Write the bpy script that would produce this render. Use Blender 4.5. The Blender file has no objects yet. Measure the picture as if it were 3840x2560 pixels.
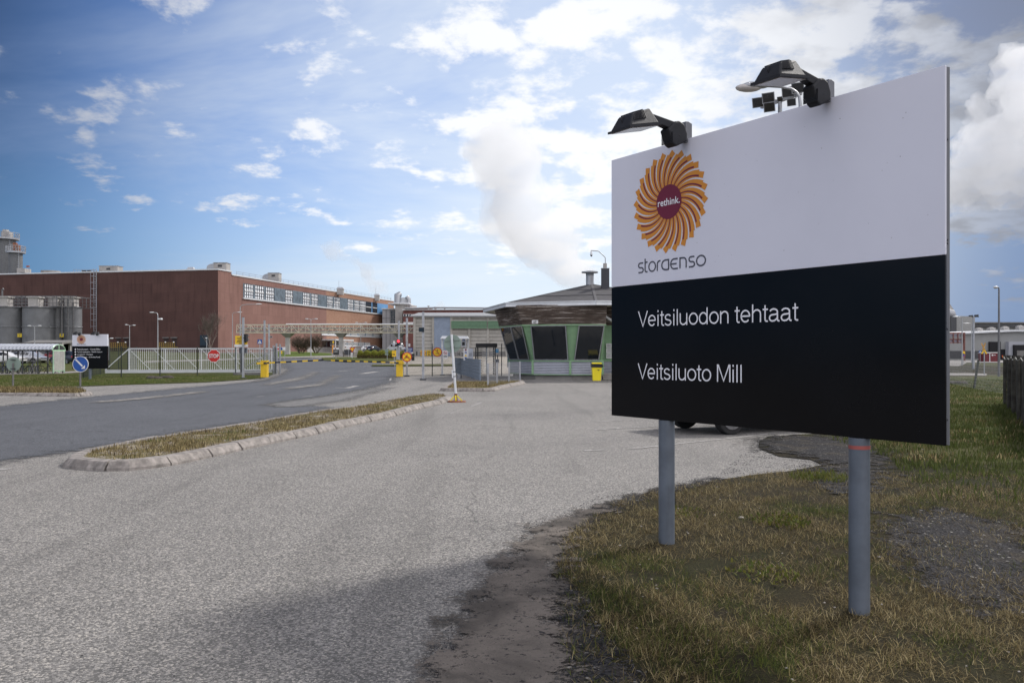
import bpy, bmesh, math, random
import numpy as np
from mathutils import Vector, Matrix
from math import radians as R, sin, cos, pi

# ---------------------------------------------------------------- camera, sky, sun, exposure
C = bpy.context.scene.collection
FPX, CAM_H, HZN = 3100.0, 1.6, 1325.0
cd = bpy.data.cameras.new('camera'); cam = bpy.data.objects.new('camera', cd); C.objects.link(cam)
cam.location = (0, 0, CAM_H); cam.rotation_euler = (R(90), 0, 0)
cd.sensor_width = 36; cd.lens = FPX / 3840 * 36; cd.shift_y = (HZN - 1280) / 3840
cd.clip_start = .05; cd.clip_end = 12000
bpy.context.scene.camera = cam
SUN_AZ, SUN_EL = R(50), R(41)          # azimuth measured from +Y towards +X
sc = bpy.context.scene
sc.view_settings.view_transform = 'Standard'; sc.view_settings.look = 'None'
sc.view_settings.gamma = 1; sc.view_settings.exposure = 0.56
sc.cycles.volume_bounces = 8; sc.cycles.max_bounces = 8
sl = bpy.data.lights.new('sun', 'SUN'); so = bpy.data.objects.new('sun', sl); C.objects.link(so)
sl.energy = 2.5; sl.angle = R(8); sl.color = (1, .96, .91)
sd = Vector((sin(SUN_AZ)*cos(SUN_EL), cos(SUN_AZ)*cos(SUN_EL), sin(SUN_EL)))
so.rotation_euler = sd.to_track_quat('Z', 'Y').to_euler(); so.location = (30, 10, 60)

class NT:
    def __init__(s, nt): s.nt = nt; s.L = nt.links
    def n(s, t, **k):
        nd = s.nt.nodes.new(t)
        for a, b in k.items():
            if a == 'i':
                for q, v in b.items():
                    if hasattr(v, 'is_output'): s.L.new(v, nd.inputs[q])
                    else: nd.inputs[q].default_value = v
            else: setattr(nd, a, b)
        return nd
    def math(s, op, a, b=0.0, c=0.0, clamp=False):
        nd = s.n('ShaderNodeMath', operation=op, use_clamp=clamp, i={0: a, 1: b, 2: c}); return nd.outputs[0]
    def mix(s, f, a, b):
        nd = s.n('ShaderNodeMix', data_type='RGBA', i={0: f, 6: a, 7: b}); return nd.outputs[2]
    def noise(s, vec, scale, detail=4, rough=.5, dist=0.0):
        nd = s.n('ShaderNodeTexNoise', i={'Scale': scale, 'Detail': detail, 'Roughness': rough, 'Distortion': dist})
        if vec is not None: s.L.new(vec, nd.inputs['Vector'])
        return nd.outputs[0]
    def sstep(s, x, lo, hi, a=0.0, b=1.0):
        nd = s.n('ShaderNodeMapRange', interpolation_type='SMOOTHSTEP', i={0: x, 1: lo, 2: hi, 3: a, 4: b}); return nd.outputs[0]
    def obj(s):
        return s.n('ShaderNodeTexCoord').outputs['Object']
    def geo(s):
        return s.n('ShaderNodeNewGeometry').outputs['Position']

def build_world():
    w = bpy.data.worlds.new('World'); sc.world = w; w.use_nodes = True
    nt = w.node_tree; nt.nodes.clear(); t = NT(nt)
    sky = t.n('ShaderNodeTexSky', sky_type='NISHITA', sun_disc=False, sun_elevation=SUN_EL, sun_rotation=SUN_AZ,
              air_density=1.0, dust_density=0.6, ozone_density=2.5)
    g = t.n('ShaderNodeTexCoord').outputs['Generated']
    sep = t.n('ShaderNodeSeparateXYZ', i={0: g})
    X, Y, Z = sep.outputs
    zz = t.math('ADD', t.math('MAXIMUM', Z, 0.0), 0.24)
    px = t.math('DIVIDE', X, zz); py = t.math('DIVIDE', Y, zz)
    P = t.n('ShaderNodeCombineXYZ', i={0: px, 1: py, 2: 0.0}).outputs[0]
    az = t.math('DIVIDE', X, t.math('MAXIMUM', Y, .05))     # -0.62 left edge of view .. 0.62 right
    back = t.sstep(Y, .35, -.3)  # unseen sky behind the camera, made cloudier and brighter as added fill light
    wp = t.n('ShaderNodeVectorMath', operation='ADD', i={0: P, 1: (5.3, 2.2, 0)}).outputs[0]
    n1 = t.noise(wp, 5.2, 7, .58, .15)
    n2 = t.noise(wp, 1.25, 3, .5)
    n3 = t.noise(wp, 13., 5, .62, .1)
    cover = t.math('ADD', t.math('MULTIPLY', t.sstep(az, -.50, .30), .17), t.math('MULTIPLY', n2, .26))
    base = t.math('ADD', t.math('ADD', n1, t.math('MULTIPLY', n3, .22)), cover)
    base = t.math('ADD', base, t.math('MULTIPLY', t.math('MULTIPLY', t.sstep(Z, .36, .20), t.sstep(az, -.40, .0)), .05))
    base = t.math('SUBTRACT', base, t.math('MULTIPLY', t.sstep(Z, .17, .05), .20))
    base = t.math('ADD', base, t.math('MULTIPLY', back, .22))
    cl = t.sstep(base, .825, .965)
    veil = t.noise(t.n('ShaderNodeVectorMath', operation='MULTIPLY', i={0: wp, 1: (.8, 1.3, 1)}).outputs[0], .9, 6, .62, .5)
    veilm = t.math('MULTIPLY', t.sstep(t.math('ADD', veil, t.math('MULTIPLY', t.sstep(az, -.5, .30), .36)), .42, .84), .72)
    skyc = t.n('ShaderNodeVectorMath', operation='SCALE', i={0: sky.outputs[0], 3: .074}).outputs[0]
    skyc = t.n('ShaderNodeVectorMath', operation='MULTIPLY', i={0: skyc, 1: (.66, .86, 1.20)}).outputs[0]
    glowdir = Vector((.02, .95, .22)).normalized()          # bright thin cloud low in the middle of the view
    gd = t.n('ShaderNodeVectorMath', operation='DOT_PRODUCT', i={0: g, 1: tuple(glowdir)}).outputs['Value']
    glow = t.sstep(gd, .84, .995)
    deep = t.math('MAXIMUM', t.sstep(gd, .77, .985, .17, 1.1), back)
    skyc = t.n('ShaderNodeVectorMath', operation='SCALE', i={0: skyc, 3: deep}).outputs[0]
    greyr = t.sstep(az, .16, .6); high = t.sstep(Z, .10, .36)
    hz_ = t.math('MULTIPLY', t.sstep(Z, .30, .02), t.sstep(az, -.62, .0, .55, .80))
    c1 = t.mix(hz_, skyc, t.mix(glow, (.105, .24, .44, 1), (.52, .60, .69, 1)))
    c1 = t.mix(t.math('MULTIPLY', t.sstep(az, .30, .55), t.sstep(Z, .34, .04, 0, .75)), c1, (.30, .35, .42, 1))
    veilcol = t.mix(glow, (.12, .18, .32, 1), (.58, .63, .68, 1))
    veilcol = t.mix(t.math('MULTIPLY', greyr, high), veilcol, (.165, .17, .195, 1))
    c2 = t.mix(veilm, c1, veilcol)
    shade = t.sstep(t.noise(wp, 8.2, 4, .5), .38, .62)
    puffc = t.mix(glow, (.24, .27, .34, 1), (.71, .715, .725, 1))
    puffc = t.mix(t.math('MULTIPLY', t.math('MULTIPLY', greyr, .75), shade), puffc, (.21, .215, .235, 1))
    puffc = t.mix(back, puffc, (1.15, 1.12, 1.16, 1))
    c3 = t.mix(t.math('MULTIPLY', cl, .88), c2, puffc)
    c4 = t.mix(t.sstep(Z, -.02, 0.0), (.15, .15, .145, 1), c3)
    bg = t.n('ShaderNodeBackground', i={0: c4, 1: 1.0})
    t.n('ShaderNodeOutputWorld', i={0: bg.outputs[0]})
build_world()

# ---------------------------------------------------------------- where things stand
def smooth(x): x = max(0., min(1., x)); return x*x*(3-2*x)
def hz(x, y):
    z = 0.
    if y > 60:
        q = x / y
        z += 2.3 * min(1, (y-60)/150)**1.2 * (1 - smooth((q-.30)/.2))
    if 0 < x < 12 and y < 30:
        d = (x-1.27)*.56 + (y-6.94)*-.83
        z -= .075 * max(0, min(d, 3.2)) * max(0, min(1, (x-.5)/.8))
    return z
def PT(u, v, y): return Vector(((u-1920)/FPX*y, y, CAM_H - (v-HZN)/FPX*y))
def PX(u, y): return (u-1920)/FPX*y
def PZ(v, y): return CAM_H - (v-HZN)/FPX*y
def G(u, v):
    lo, hi = 1.5, 1200.
    f = lambda y: PZ(v, y) - hz(PX(u, y), y)
    y = lo; step = .25
    while y < hi:
        y2 = y + step
        if f(y2) <= 0:
            a, b = y, y2
            for _ in range(30):
                m = (a+b)/2
                if f(m) > 0: a = m
                else: b = m
            y = a; return Vector((PX(u, y), y, hz(PX(u, y), y)))
        y = y2; step = .25 if y < 60 else 1.
    y = 1200.; return Vector((PX(u, y), y, hz(PX(u, y), y)))

# ---------------------------------------------------------------- materials
MATS = {}
def mat(name, col=(.5, .5, .5), rough=.6, metal=0., var=.12, vscale=3., bump=0., bscale=40., emit=0., spec=.5, fn=None, grime=0.):
    if name in MATS: return MATS[name]
    m = bpy.data.materials.new(name); m.use_nodes = True
    t = NT(m.node_tree); b = m.node_tree.nodes['Principled BSDF']
    b.inputs['Roughness'].default_value = rough; b.inputs['Metallic'].default_value = metal
    b.inputs['Specular IOR Level'].default_value = spec
    if fn: fn(t, b)
    else:
        o = t.geo()
        nz = t.noise(o, vscale, 6, .62)
        lo = tuple(c*(1-var) for c in col)+(1,); hi = tuple(min(1, c*(1+var)) for c in col)+(1,)
        c = t.mix(t.sstep(nz, .3, .7), lo, hi)
        if grime > 0:
            st = t.n('ShaderNodeVectorMath', operation='MULTIPLY', i={0: o, 1: (6, 6, .6)}).outputs[0]
            gm = t.math('MULTIPLY', t.sstep(t.noise(st, 2.0, 5, .6), .5, .78), grime)
            c = t.mix(gm, c, tuple(q*.38 for q in col)+(1,))
        t.L.new(c, b.inputs['Base Color'])
        if emit: t.L.new(c, b.inputs['Emission Color']); b.inputs['Emission Strength'].default_value = emit
        rr = t.math('ADD', rough-.08, t.math('MULTIPLY', nz, .16)); t.L.new(rr, b.inputs['Roughness'])
        if bump:
            bn = t.n('ShaderNodeBump', i={'Strength': bump, 'Distance': .01, 'Height': t.noise(o, bscale, 5, .6)})
            t.L.new(bn.outputs[0], b.inputs['Normal'])
    MATS[name] = m; return m

# ---------------------------------------------------------------- mesh builder and tagging
def origin_of(p):
    o = Vector((0, 0, 0))
    while p is not None: o += p.location; p = p.parent
    return o
class MB:
    def __init__(s): s.v = []; s.f = []
    def quad(s, *p):
        i = len(s.v); s.v += [Vector(q) for q in p]; s.f.append(tuple(range(i, i+len(p)))); return s
    def hexa(s, p):   # 8 points: bottom 4 ccw, top 4 ccw
        i = len(s.v); s.v += [Vector(q) for q in p]
        for a in ((3,2,1,0), (4,5,6,7), (0,1,5,4), (1,2,6,5), (2,3,7,6), (3,0,4,7)): s.f.append(tuple(i+k for k in a))
        return s
    def box(s, c, d, rz=0., M=None):
        c = Vector(c); x, y, z = d[0]/2, d[1]/2, d[2]/2
        q = [Vector(k) for k in ((-x,-y,-z),(x,-y,-z),(x,y,-z),(-x,y,-z),(-x,-y,z),(x,-y,z),(x,y,z),(-x,y,z))]
        m = M if M is not None else Matrix.Rotation(rz, 3, 'Z')
        return s.hexa([c + m @ k for k in q])
    def bar(s, a, b, w, h=None, up=(0,0,1)):
        a = Vector(a); b = Vector(b); h = h or w; d = (b-a)
        if d.length < 1e-6: return s
        d.normalize(); u = Vector(up)
        if abs(d.dot(u)) > .98: u = Vector((0,1,0))
        sx = d.cross(u).normalized(); sy = sx.cross(d).normalized()
        x = sx*w/2; y = sy*h/2
        return s.hexa([a-x-y, a+x-y, a+x+y, a-x+y, b-x-y, b+x-y, b+x+y, b-x+y])
    def tube(s, pts, r, n=8, cap=True):
        pts = [Vector(p) for p in pts]; rs = r if isinstance(r, (list, tuple)) else [r]*len(pts)
        i0 = len(s.v); pu = None
        for k, p in enumerate(pts):
            d = (pts[min(k+1, len(pts)-1)] - pts[max(k-1, 0)])
            d = d.normalized() if d.length > 1e-9 else Vector((0,0,1))
            if pu is None: pu = Vector((1,0,0)) if abs(d.x) < .9 else Vector((0,1,0))
            a = (pu - d*pu.dot(d)).normalized(); b = d.cross(a); pu = a
            for j in range(n):
                an = 2*pi*j/n; s.v.append(p + (a*cos(an)+b*sin(an))*rs[k])
        for k in range(len(pts)-1):
            for j in range(n):
                s.f.append((i0+k*n+j, i0+k*n+(j+1)%n, i0+(k+1)*n+(j+1)%n, i0+(k+1)*n+j))
        if cap and n > 2:
            s.f.append(tuple(i0+j for j in range(n))[::-1]); s.f.append(tuple(i0+(len(pts)-1)*n+j for j in range(n)))
        return s
    def cyl(s, a, b, r, r2=None, n=16): return s.tube([a, b], [r, r if r2 is None else r2], n)
    def disc(s, c, r, nrm, th, n=28):
        c = Vector(c); nrm = Vector(nrm).normalized(); return s.tube([c-nrm*th/2, c+nrm*th/2], r, n)
    def prism(s, poly, off):   # poly 3d points, extruded by vector off
        i = len(s.v); n = len(poly); off = Vector(off)
        s.v += [Vector(p) for p in poly] + [Vector(p)+off for p in poly]
        s.f.append(tuple(range(i, i+n))[::-1]); s.f.append(tuple(range(i+n, i+2*n)))
        for k in range(n): s.f.append((i+k, i+(k+1)%n, i+n+(k+1)%n, i+n+k))
        return s
    def grid(s, rows, close=False):   # rows of equal-length point lists
        i = len(s.v); n = len(rows[0])
        for r in rows: s.v += [Vector(p) for p in r]
        for k in range(len(rows)-1):
            for j in range(n if close else n-1):
                s.f.append((i+k*n+j, i+k*n+(j+1)%n, i+(k+1)*n+(j+1)%n, i+(k+1)*n+j))
        return s
    def sphere(s, c, r, sq=(1,1,1), n=12, m=8, z0=-1.0):
        rows = []
        for k in range(m+1):
            t = -pi/2 + pi*k/m
            z = max(sin(t), z0)
            rows.append([Vector(c)+Vector((cos(t)*cos(2*pi*j/n)*sq[0], cos(t)*sin(2*pi*j/n)*sq[1], z*sq[2]))*r for j in range(n)])
        return s.grid(rows, True)
    def build(s, name, m, parent=None, smooth=False, bevel=0., solid=0.):
        me = bpy.data.meshes.new(name); o0 = origin_of(parent)
        me.from_pydata([tuple(v-o0) for v in s.v], [], s.f)
        bm = bmesh.new(); bm.from_mesh(me)
        bmesh.ops.recalc_face_normals(bm, faces=bm.faces); bm.to_mesh(me); bm.free()
        if m is not None: me.materials.append(m)
        if smooth:
            me.shade_smooth() if hasattr(me, 'shade_smooth') else None
            try: me.set_sharp_from_angle(angle=R(40))
            except Exception: pass
        o = bpy.data.objects.new(name, me); C.objects.link(o)
        if parent is not None: o.parent = parent
        if bevel:
            b = o.modifiers.new('bevel', 'BEVEL'); b.width = bevel; b.segments = 2; b.limit_method = 'ANGLE'
        if solid:
            b = o.modifiers.new('solid', 'SOLIDIFY'); b.thickness = solid
        return o
def tag(o, label=None, cat=None, group=None, kind=None):
    for k, v in (('label', label), ('category', cat), ('group', group), ('kind', kind)):
        if v: o[k] = v
    return o
def T(name, label, cat, loc=(0,0,0), group=None):
    o = bpy.data.objects.new(name, None); C.objects.link(o); o.location = loc; o.empty_display_size = .2
    return tag(o, label, cat, group)
def kids(o): return [c for c in bpy.data.objects if c.parent == o]
def dup(o, parent=None, label=None, loc=None, rz=None):
    c = o.copy(); C.objects.link(c); c.parent = parent
    for k in kids(o): dup(k, c)
    if label: c['label'] = label
    if loc is not None: c.location = loc
    if rz is not None: c.rotation_euler[2] = rz
    return c

# text as a flat solid mesh laid on a plane: org = lower left corner, ex = reading direction, ey = up
def text_mesh(txt, org, ex, ey, width, height, name, m, parent, depth=.002, bold=0., ref='h', space=1.):
    cu = bpy.data.curves.new('t', 'FONT'); cu.body = txt; cu.size = 1; cu.offset = bold; cu.extrude = 0
    cu.space_character = space; cu.resolution_u = 3
    ob = bpy.data.objects.new('t', cu); C.objects.link(ob)
    dg = bpy.context.evaluated_depsgraph_get(); dg.update()
    me0 = bpy.data.meshes.new_from_object(ob.evaluated_get(dg))
    bpy.data.objects.remove(ob); 
    P = [v.co.copy() for v in me0.vertices]
    x0 = min(p.x for p in P); x1 = max(p.x for p in P); y1 = max(p.y for p in P)
    sx = width/(x1-x0); sy = height/y1 if y1 > 0 else sx
    org = Vector(org); ex = Vector(ex).normalized(); ey = Vector(ey).normalized(); nn = ex.cross(ey)
    b = MB(); b.v = [org + ex*(p.x-x0)*sx + ey*p.y*sy + nn*depth for p in P]
    b.f = [tuple(p.vertices) for p in me0.polygons]
    bpy.data.meshes.remove(me0)
    return b.build(name, m, parent)

# outlines on the ground -------------------------------------------------
def jitter(poly, amp, step=.5, seed=1, maxy=1e9):
    rnd = random.Random(seed); out = []
    n = len(poly)
    for i in range(n):
        a = Vector(poly[i][:2]); b = Vector(poly[(i+1) % n][:2]); d = (b-a).length
        k = max(1, min(60, int(d/(step*(1+max(a.y, 0)/12)))))
        nrm = Vector((-(b-a).y, (b-a).x)).normalized() if d > 0 else Vector((0,0))
        for j in range(k):
            p = a.lerp(b, j/k); s = amp*(1+max(p.y, 0)/25)
            if p.y < 1: s = 0
            out.append(p + nrm*rnd.uniform(-s, s))
    return out
def sheet(poly, off, name, m, parent=None, step=10., xs=(), fine=None):
    bm = bmesh.new(); vs = [bm.verts.new((p[0], p[1], 0)) for p in poly]
    f = bm.faces.new(vs); bmesh.ops.triangulate(bm, faces=[f])
    ys = [p[1] for p in poly]; x_ = [p[0] for p in poly]
    cuts = [60 + step*i for i in range(0, 30) if min(ys) < 60+step*i < max(ys)]
    if fine:
        cy = np.arange(fine[2], fine[3], fine[4]); cx = np.arange(fine[0], fine[1], fine[4])
        cuts += [c for c in cy if min(ys) < c < max(ys)]; xs = list(xs)+[c for c in cx if min(x_) < c < max(x_)]
    for c in cuts:
        bmesh.ops.bisect_plane(bm, geom=bm.verts[:]+bm.edges[:]+bm.faces[:], plane_co=(0, c, 0), plane_no=(0, 1, 0))
    for c in xs:
        bmesh.ops.bisect_plane(bm, geom=bm.verts[:]+bm.edges[:]+bm.faces[:], plane_co=(c, 0, 0), plane_no=(1, 0, 0))
    for v in bm.verts: v.co.z = hz(v.co.x, v.co.y) + off*(1 + max(0, v.co.y-40)*.02)
    bmesh.ops.recalc_face_normals(bm, faces=bm.faces)
    for f in bm.faces:
        if f.normal.z < 0: f.normal_flip()
    me = bpy.data.meshes.new(name); bm.to_mesh(me); bm.free(); me.materials.append(m)
    o = bpy.data.objects.new(name, me); C.objects.link(o)
    if parent is not None: o.parent = parent
    return o
def fade_mat(m, name, soft=.35, scale=7.):
    if name in MATS: return MATS[name]
    q = m.copy(); q.name = name; t = NT(q.node_tree); b = q.node_tree.nodes['Principled BSDF']; out = q.node_tree.nodes['Material Output']
    at = t.n('ShaderNodeAttribute', attribute_name='fade').outputs['Fac']; o = t.geo()
    nz = t.math('ADD', t.math('MULTIPLY', t.noise(o, scale, 5, .7), 1.0), t.math('MULTIPLY', t.noise(o, scale*7, 3, .7), .55))
    f = t.sstep(t.math('ADD', at, t.math('MULTIPLY', t.math('SUBTRACT', nz, .775), 2.0)), .5-soft*.5, .5+soft*.5)
    tr = t.n('ShaderNodeBsdfTransparent'); mx = t.n('ShaderNodeMixShader', i={0: f, 1: tr.outputs[0], 2: b.outputs[0]})
    t.L.new(mx.outputs[0], out.inputs['Surface']); MATS[name] = q; return q
def fade_sheet(poly, off, name, m, cell=.125, width=.5):
    P = np.array([(p[0], p[1]) for p in poly]); lo = np.floor(P.min(0)/cell)*cell; hi = P.max(0)+cell
    X, Y = np.meshgrid(np.arange(lo[0], hi[0]+cell, cell), np.arange(lo[1], hi[1]+cell, cell)); d = np.full(X.shape, 1e9)
    for i in range(len(P)):
        a, c = P[i], P[(i+1) % len(P)]; e = c-a; L2 = max(1e-9, (e**2).sum()); t_ = np.clip(((X-a[0])*e[0]+(Y-a[1])*e[1])/L2, 0, 1)
        d = np.minimum(d, np.hypot(X-a[0]-t_*e[0], Y-a[1]-t_*e[1]))
    ins = inpoly(X, Y, poly); w = width*(1+np.maximum(Y, 0)/15); f = np.where(ins, .5+d/w, .5-d/w).clip(0, 1)
    keep = f > .0; cells = keep[:-1,:-1] | keep[1:,:-1] | keep[:-1,1:] | keep[1:,1:]
    idx = -np.ones(X.shape, int); need = np.zeros(X.shape, bool)
    for a, c in ((0,0),(1,0),(0,1),(1,1)): need[a:X.shape[0]-1+a, c:X.shape[1]-1+c] |= cells
    idx[need] = np.arange(need.sum()); xs, ys = X[need], Y[need]
    v = [(x, y, hz(x, y)+off*(1+max(0, y-40)*.02)) for x, y in zip(xs, ys)]
    I, J = np.where(cells); faces = [(idx[i,j], idx[i,j+1], idx[i+1,j+1], idx[i+1,j]) for i, j in zip(I, J)]
    me = bpy.data.meshes.new(name); me.from_pydata(v, [], [tuple(map(int, q)) for q in faces]); at = me.attributes.new('fade', 'FLOAT', 'POINT'); at.data.foreach_set('value', f[need].astype(np.float32))
    me.materials.append(m); o = bpy.data.objects.new(name, me); C.objects.link(o); return o
def inpoly(px, py, poly):
    px = np.asarray(px); py = np.asarray(py); c = np.zeros(px.shape, bool); n = len(poly); j = n-1
    for i in range(n):
        xi, yi = poly[i][0], poly[i][1]; xj, yj = poly[j][0], poly[j][1]
        if yi != yj:
            c ^= ((yi > py) != (yj > py)) & (px < (xj-xi)*(py-yi)/(yj-yi)+xi)
        j = i
    return c
GS = lambda pts: [G(u, v) for u, v in pts]
# light grotesque lettering drawn stroke by stroke; cap height 1, x height .73
def _arc(cx, cy, rx, ry, a0, a1, n=10): return [(cx+rx*cos(R(a0+(a1-a0)*k/n)), cy+ry*sin(R(a0+(a1-a0)*k/n))) for k in range(n+1)]
GL = {
 'V': (.84, [[(.02,1.0), (.42,.02), (.82,1.0)]]),
 'e': (.76, [[(.08,.37), (.66,.37)] + _arc(.37,.37,.29,.32,0,318,20)]),
 'i': (.28, [[(.14,0), (.14,.73)], [(.14,.88), (.14,1.0)]]),
 'l': (.28, [[(.14,0), (.14,1.0)]]),
 't': (.38, [[(.18,.93), (.18,.14)] + _arc(.29,.14,.11,.10,180,270,4) + [(.36,.04)], [(.02,.69), (.36,.69)]]),
 's': (.66, [_arc(.32,.53,.22,.16,25,180,8) + [(.11,.47)] + [(.17,.40), (.46,.33), (.54,.27)] + _arc(.32,.20,.24,.16,10,-165,10)]),
 'u': (.74, [[(.10,.73), (.10,.26)] + _arc(.34,.26,.24,.22,180,330,8) + [(.62,.20)], [(.62,.73), (.62,0)]]),
 'o': (.78, [_arc(.39,.365,.31,.325,0,360,28)]),
 'd': (.78, [_arc(.37,.365,.29,.325,0,360,26), [(.66,1.0), (.66,0)]]),
 'n': (.74, [[(.10,0), (.10,.73)], [(.10,.52)] + _arc(.38,.47,.24,.22,150,0,9) + [(.62,0)]]),
 'h': (.74, [[(.10,0), (.10,1.0)], [(.10,.52)] + _arc(.38,.47,.24,.22,150,0,9) + [(.62,0)]]),
 'a': (.75, [_arc(.35,.53,.24,.16,165,15,8) + [(.59,.12)] + _arc(.67,.12,.08,.085,180,270,4) + [(.72,.04)], [(.59,.44), (.50,.40), (.30,.38)] + _arc(.28,.21,.20,.17,95,270,8) + [(.40,.06), (.53,.14), (.59,.24)]]),
 'M': (1.10, [[(.10,0), (.10,.96), (.16,.96), (.55,.06), (.94,.96), (1.0,.96), (1.0,0)]]),
 ' ': (.34, []),
}
def grot(txt, org, ex, ey, width, cap, m, parent, w=.088):
    tot = sum(GL[c][0] for c in txt); sx = width/tot; x = 0; k = 0
    for word in txt.split(' '):
        b = MB()
        for c in word:
            adv, st = GL[c]
            for s in st:
                stroke(b, [(x+p[0], p[1]) for p in s], w*cap, org, ex, ey, sx, cap, .0018+.0002*(k % 4)); k += 1
            x += adv
        b.build('lettering', m, parent); x += GL[' '][0]
# ================================================================ GROUND
def asphalt_fn(c0, c1, agg, scale, stain=.25, dark=(.03,.03,.032), specks=.5):
    def fn(t, b):
        o = t.geo()
        v = t.n('ShaderNodeTexVoronoi', i={'Vector': o, 'Scale': scale, 'Randomness': 1.0})
        cellr = t.n('ShaderNodeSeparateColor', i={0: v.outputs['Color']}).outputs[0]
        edge = t.n('ShaderNodeTexVoronoi', feature='DISTANCE_TO_EDGE', i={'Vector': o, 'Scale': scale}).outputs['Distance']
        big = t.noise(o, .16, 5, .6, .4); mid = t.noise(o, 1.1, 5, .6)
        fine = t.noise(o, scale*1.9, 3, .6)
        base = t.mix(t.sstep(cellr, .12, .9), c0+(1,), c1+(1,))
        base = t.mix(t.math('MULTIPLY', t.sstep(t.math('ADD', cellr, t.math('MULTIPLY', fine, .3)), .95, 1.1), specks), base, agg+(1,))
        gap = t.math('MULTIPLY', t.sstep(t.math('ADD', edge, t.math('MULTIPLY', fine, .06)), .07, .03), .8)
        base = t.mix(gap, base, dark+(1,))
        pits = t.math('MULTIPLY', t.sstep(t.noise(o, scale*.42, 3, .7), .59, .66), .55)
        base = t.mix(pits, base, dark+(1,))
        f = t.math('ADD', 1.0, t.math('MULTIPLY', t.math('SUBTRACT', t.math('ADD', t.math('MULTIPLY', big, .65), t.math('MULTIPLY', mid, .35)), .5), stain*4))
        base = t.n('ShaderNodeVectorMath', operation='SCALE', i={0: base, 3: f}).outputs[0]
        sp = t.n('ShaderNodeMapping', i={0: o, 2: (0,0,-.10), 3: (1.15,.07,1)}).outputs[0]
        trk = t.noise(sp, 1.0, 4, .55, .3)
        base = t.mix(t.math('MULTIPLY', t.sstep(trk, .50, .72), .28), base, tuple(q*.42 for q in c0)+(1,))
        spots = t.math('MULTIPLY', t.sstep(t.noise(o, 2.6, 5, .7), .60, .74), .30)
        base = t.mix(spots, base, tuple(q*.35 for q in c0)+(1,))
        wo = t.n('ShaderNodeVectorMath', operation='ADD', i={0: o, 1: t.n('ShaderNodeVectorMath', operation='SCALE', i={0: t.n('ShaderNodeTexNoise', i={'Vector': o, 'Scale': 1.3, 'Detail': 5}).outputs['Color'], 3: .9}).outputs[0]}).outputs[0]
        ck = t.n('ShaderNodeTexVoronoi', feature='DISTANCE_TO_EDGE', i={'Vector': wo, 'Scale': .22}).outputs['Distance']
        ckm = t.math('MULTIPLY', t.sstep(ck, .0045, .0015), t.sstep(big, .46, .56))
        base = t.mix(t.math('MULTIPLY', ckm, .38), base, (.018,.018,.018,1))
        t.L.new(base, b.inputs['Base Color'])
        hgt = t.math('ADD', t.math('MULTIPLY', edge, 1.2), t.math('MULTIPLY', fine, .6))
        bn = t.n('ShaderNodeBump', i={'Strength': .55, 'Distance': .008, 'Height': hgt}); t.L.new(bn.outputs[0], b.inputs['Normal'])
    return fn
M_light = mat('worn_asphalt', rough=.88, spec=.25, fn=asphalt_fn((.13,.126,.12), (.315,.30,.284), (.52,.48,.42), 80., .18))
M_dark = mat('new_asphalt', rough=.8, spec=.3, fn=asphalt_fn((.062,.065,.074), (.125,.13,.143), (.24,.24,.24), 80., .22, specks=.45))
M_mid = mat('patched_asphalt', rough=.85, spec=.3, fn=asphalt_fn((.12,.118,.118), (.22,.215,.21), (.35,.33,.3), 62., .16))
def sand_fn(t, b):
    o = t.geo()
    a = t.noise(o, 1.6, 6, .65, .5); g_ = t.noise(o, 90, 4, .7); cl = t.noise(o, 24, 4, .7)
    c = t.mix(t.sstep(a, .35, .65), (.085,.076,.068,1), (.185,.162,.142,1))
    c = t.mix(t.math('MULTIPLY', t.sstep(g_, .5, .72), .55), c, (.05,.045,.045,1))
    c = t.mix(t.math('MULTIPLY', t.sstep(t.math('ADD', cl, t.math('MULTIPLY', a, .15)), .66, .72), .85), c, (.022,.022,.026,1))
    t.L.new(c, b.inputs['Base Color'])
    bn = t.n('ShaderNodeBump', i={'Strength': .6, 'Distance': .01, 'Height': t.math('ADD', cl, g_)}); t.L.new(bn.outputs[0], b.inputs['Normal'])
M_sand = mat('sandy_dirt', rough=.95, spec=.1, fn=sand_fn)
def gravel_fn(t, b):
    o = t.geo()
    v = t.n('ShaderNodeTexVoronoi', i={'Vector': o, 'Scale': 48., 'Randomness': 1.0})
    r = t.n('ShaderNodeSeparateColor', i={0: v.outputs['Color']}).outputs[0]
    c = t.mix(r, (.009,.009,.011,1), (.05,.048,.05,1))
    c = t.mix(t.math('MULTIPLY', t.sstep(t.noise(o, 2.2, 5, .6), .48, .68), .6), c, (.07,.058,.042,1))
    c = t.mix(t.sstep(r, .98, .995), c, (.26,.25,.23,1))
    t.L.new(c, b.inputs['Base Color'])
    bn = t.n('ShaderNodeBump', i={'Strength': 1., 'Distance': .015, 'Height': v.outputs['Distance']}); t.L.new(bn.outputs[0], b.inputs['Normal'])
M_gravel = mat('black_gravel', rough=.9, spec=.12, fn=gravel_fn)
def turf_fn(cols, sc_=1.):
    def fn(t, b):
        o = t.geo()
        big = t.noise(o, .22*sc_, 5, .65, .6); mid = t.noise(o, 2.4*sc_, 5, .65); fi = t.noise(o, 60, 4, .7)
        c = t.mix(t.sstep(big, .38, .62), cols[0]+(1,), cols[1]+(1,))
        c = t.mix(t.math('MULTIPLY', t.sstep(mid, .45, .68), .7), c, cols[2]+(1,))
        c = t.mix(t.sstep(fi, .35, .75, 0, .75), c, cols[3]+(1,))
        t.L.new(c, b.inputs['Base Color'])
        bn = t.n('ShaderNodeBump', i={'Strength': .8, 'Distance': .03, 'Height': t.math('ADD', fi, mid)}); t.L.new(bn.outputs[0], b.inputs['Normal'])
    return fn
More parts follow.
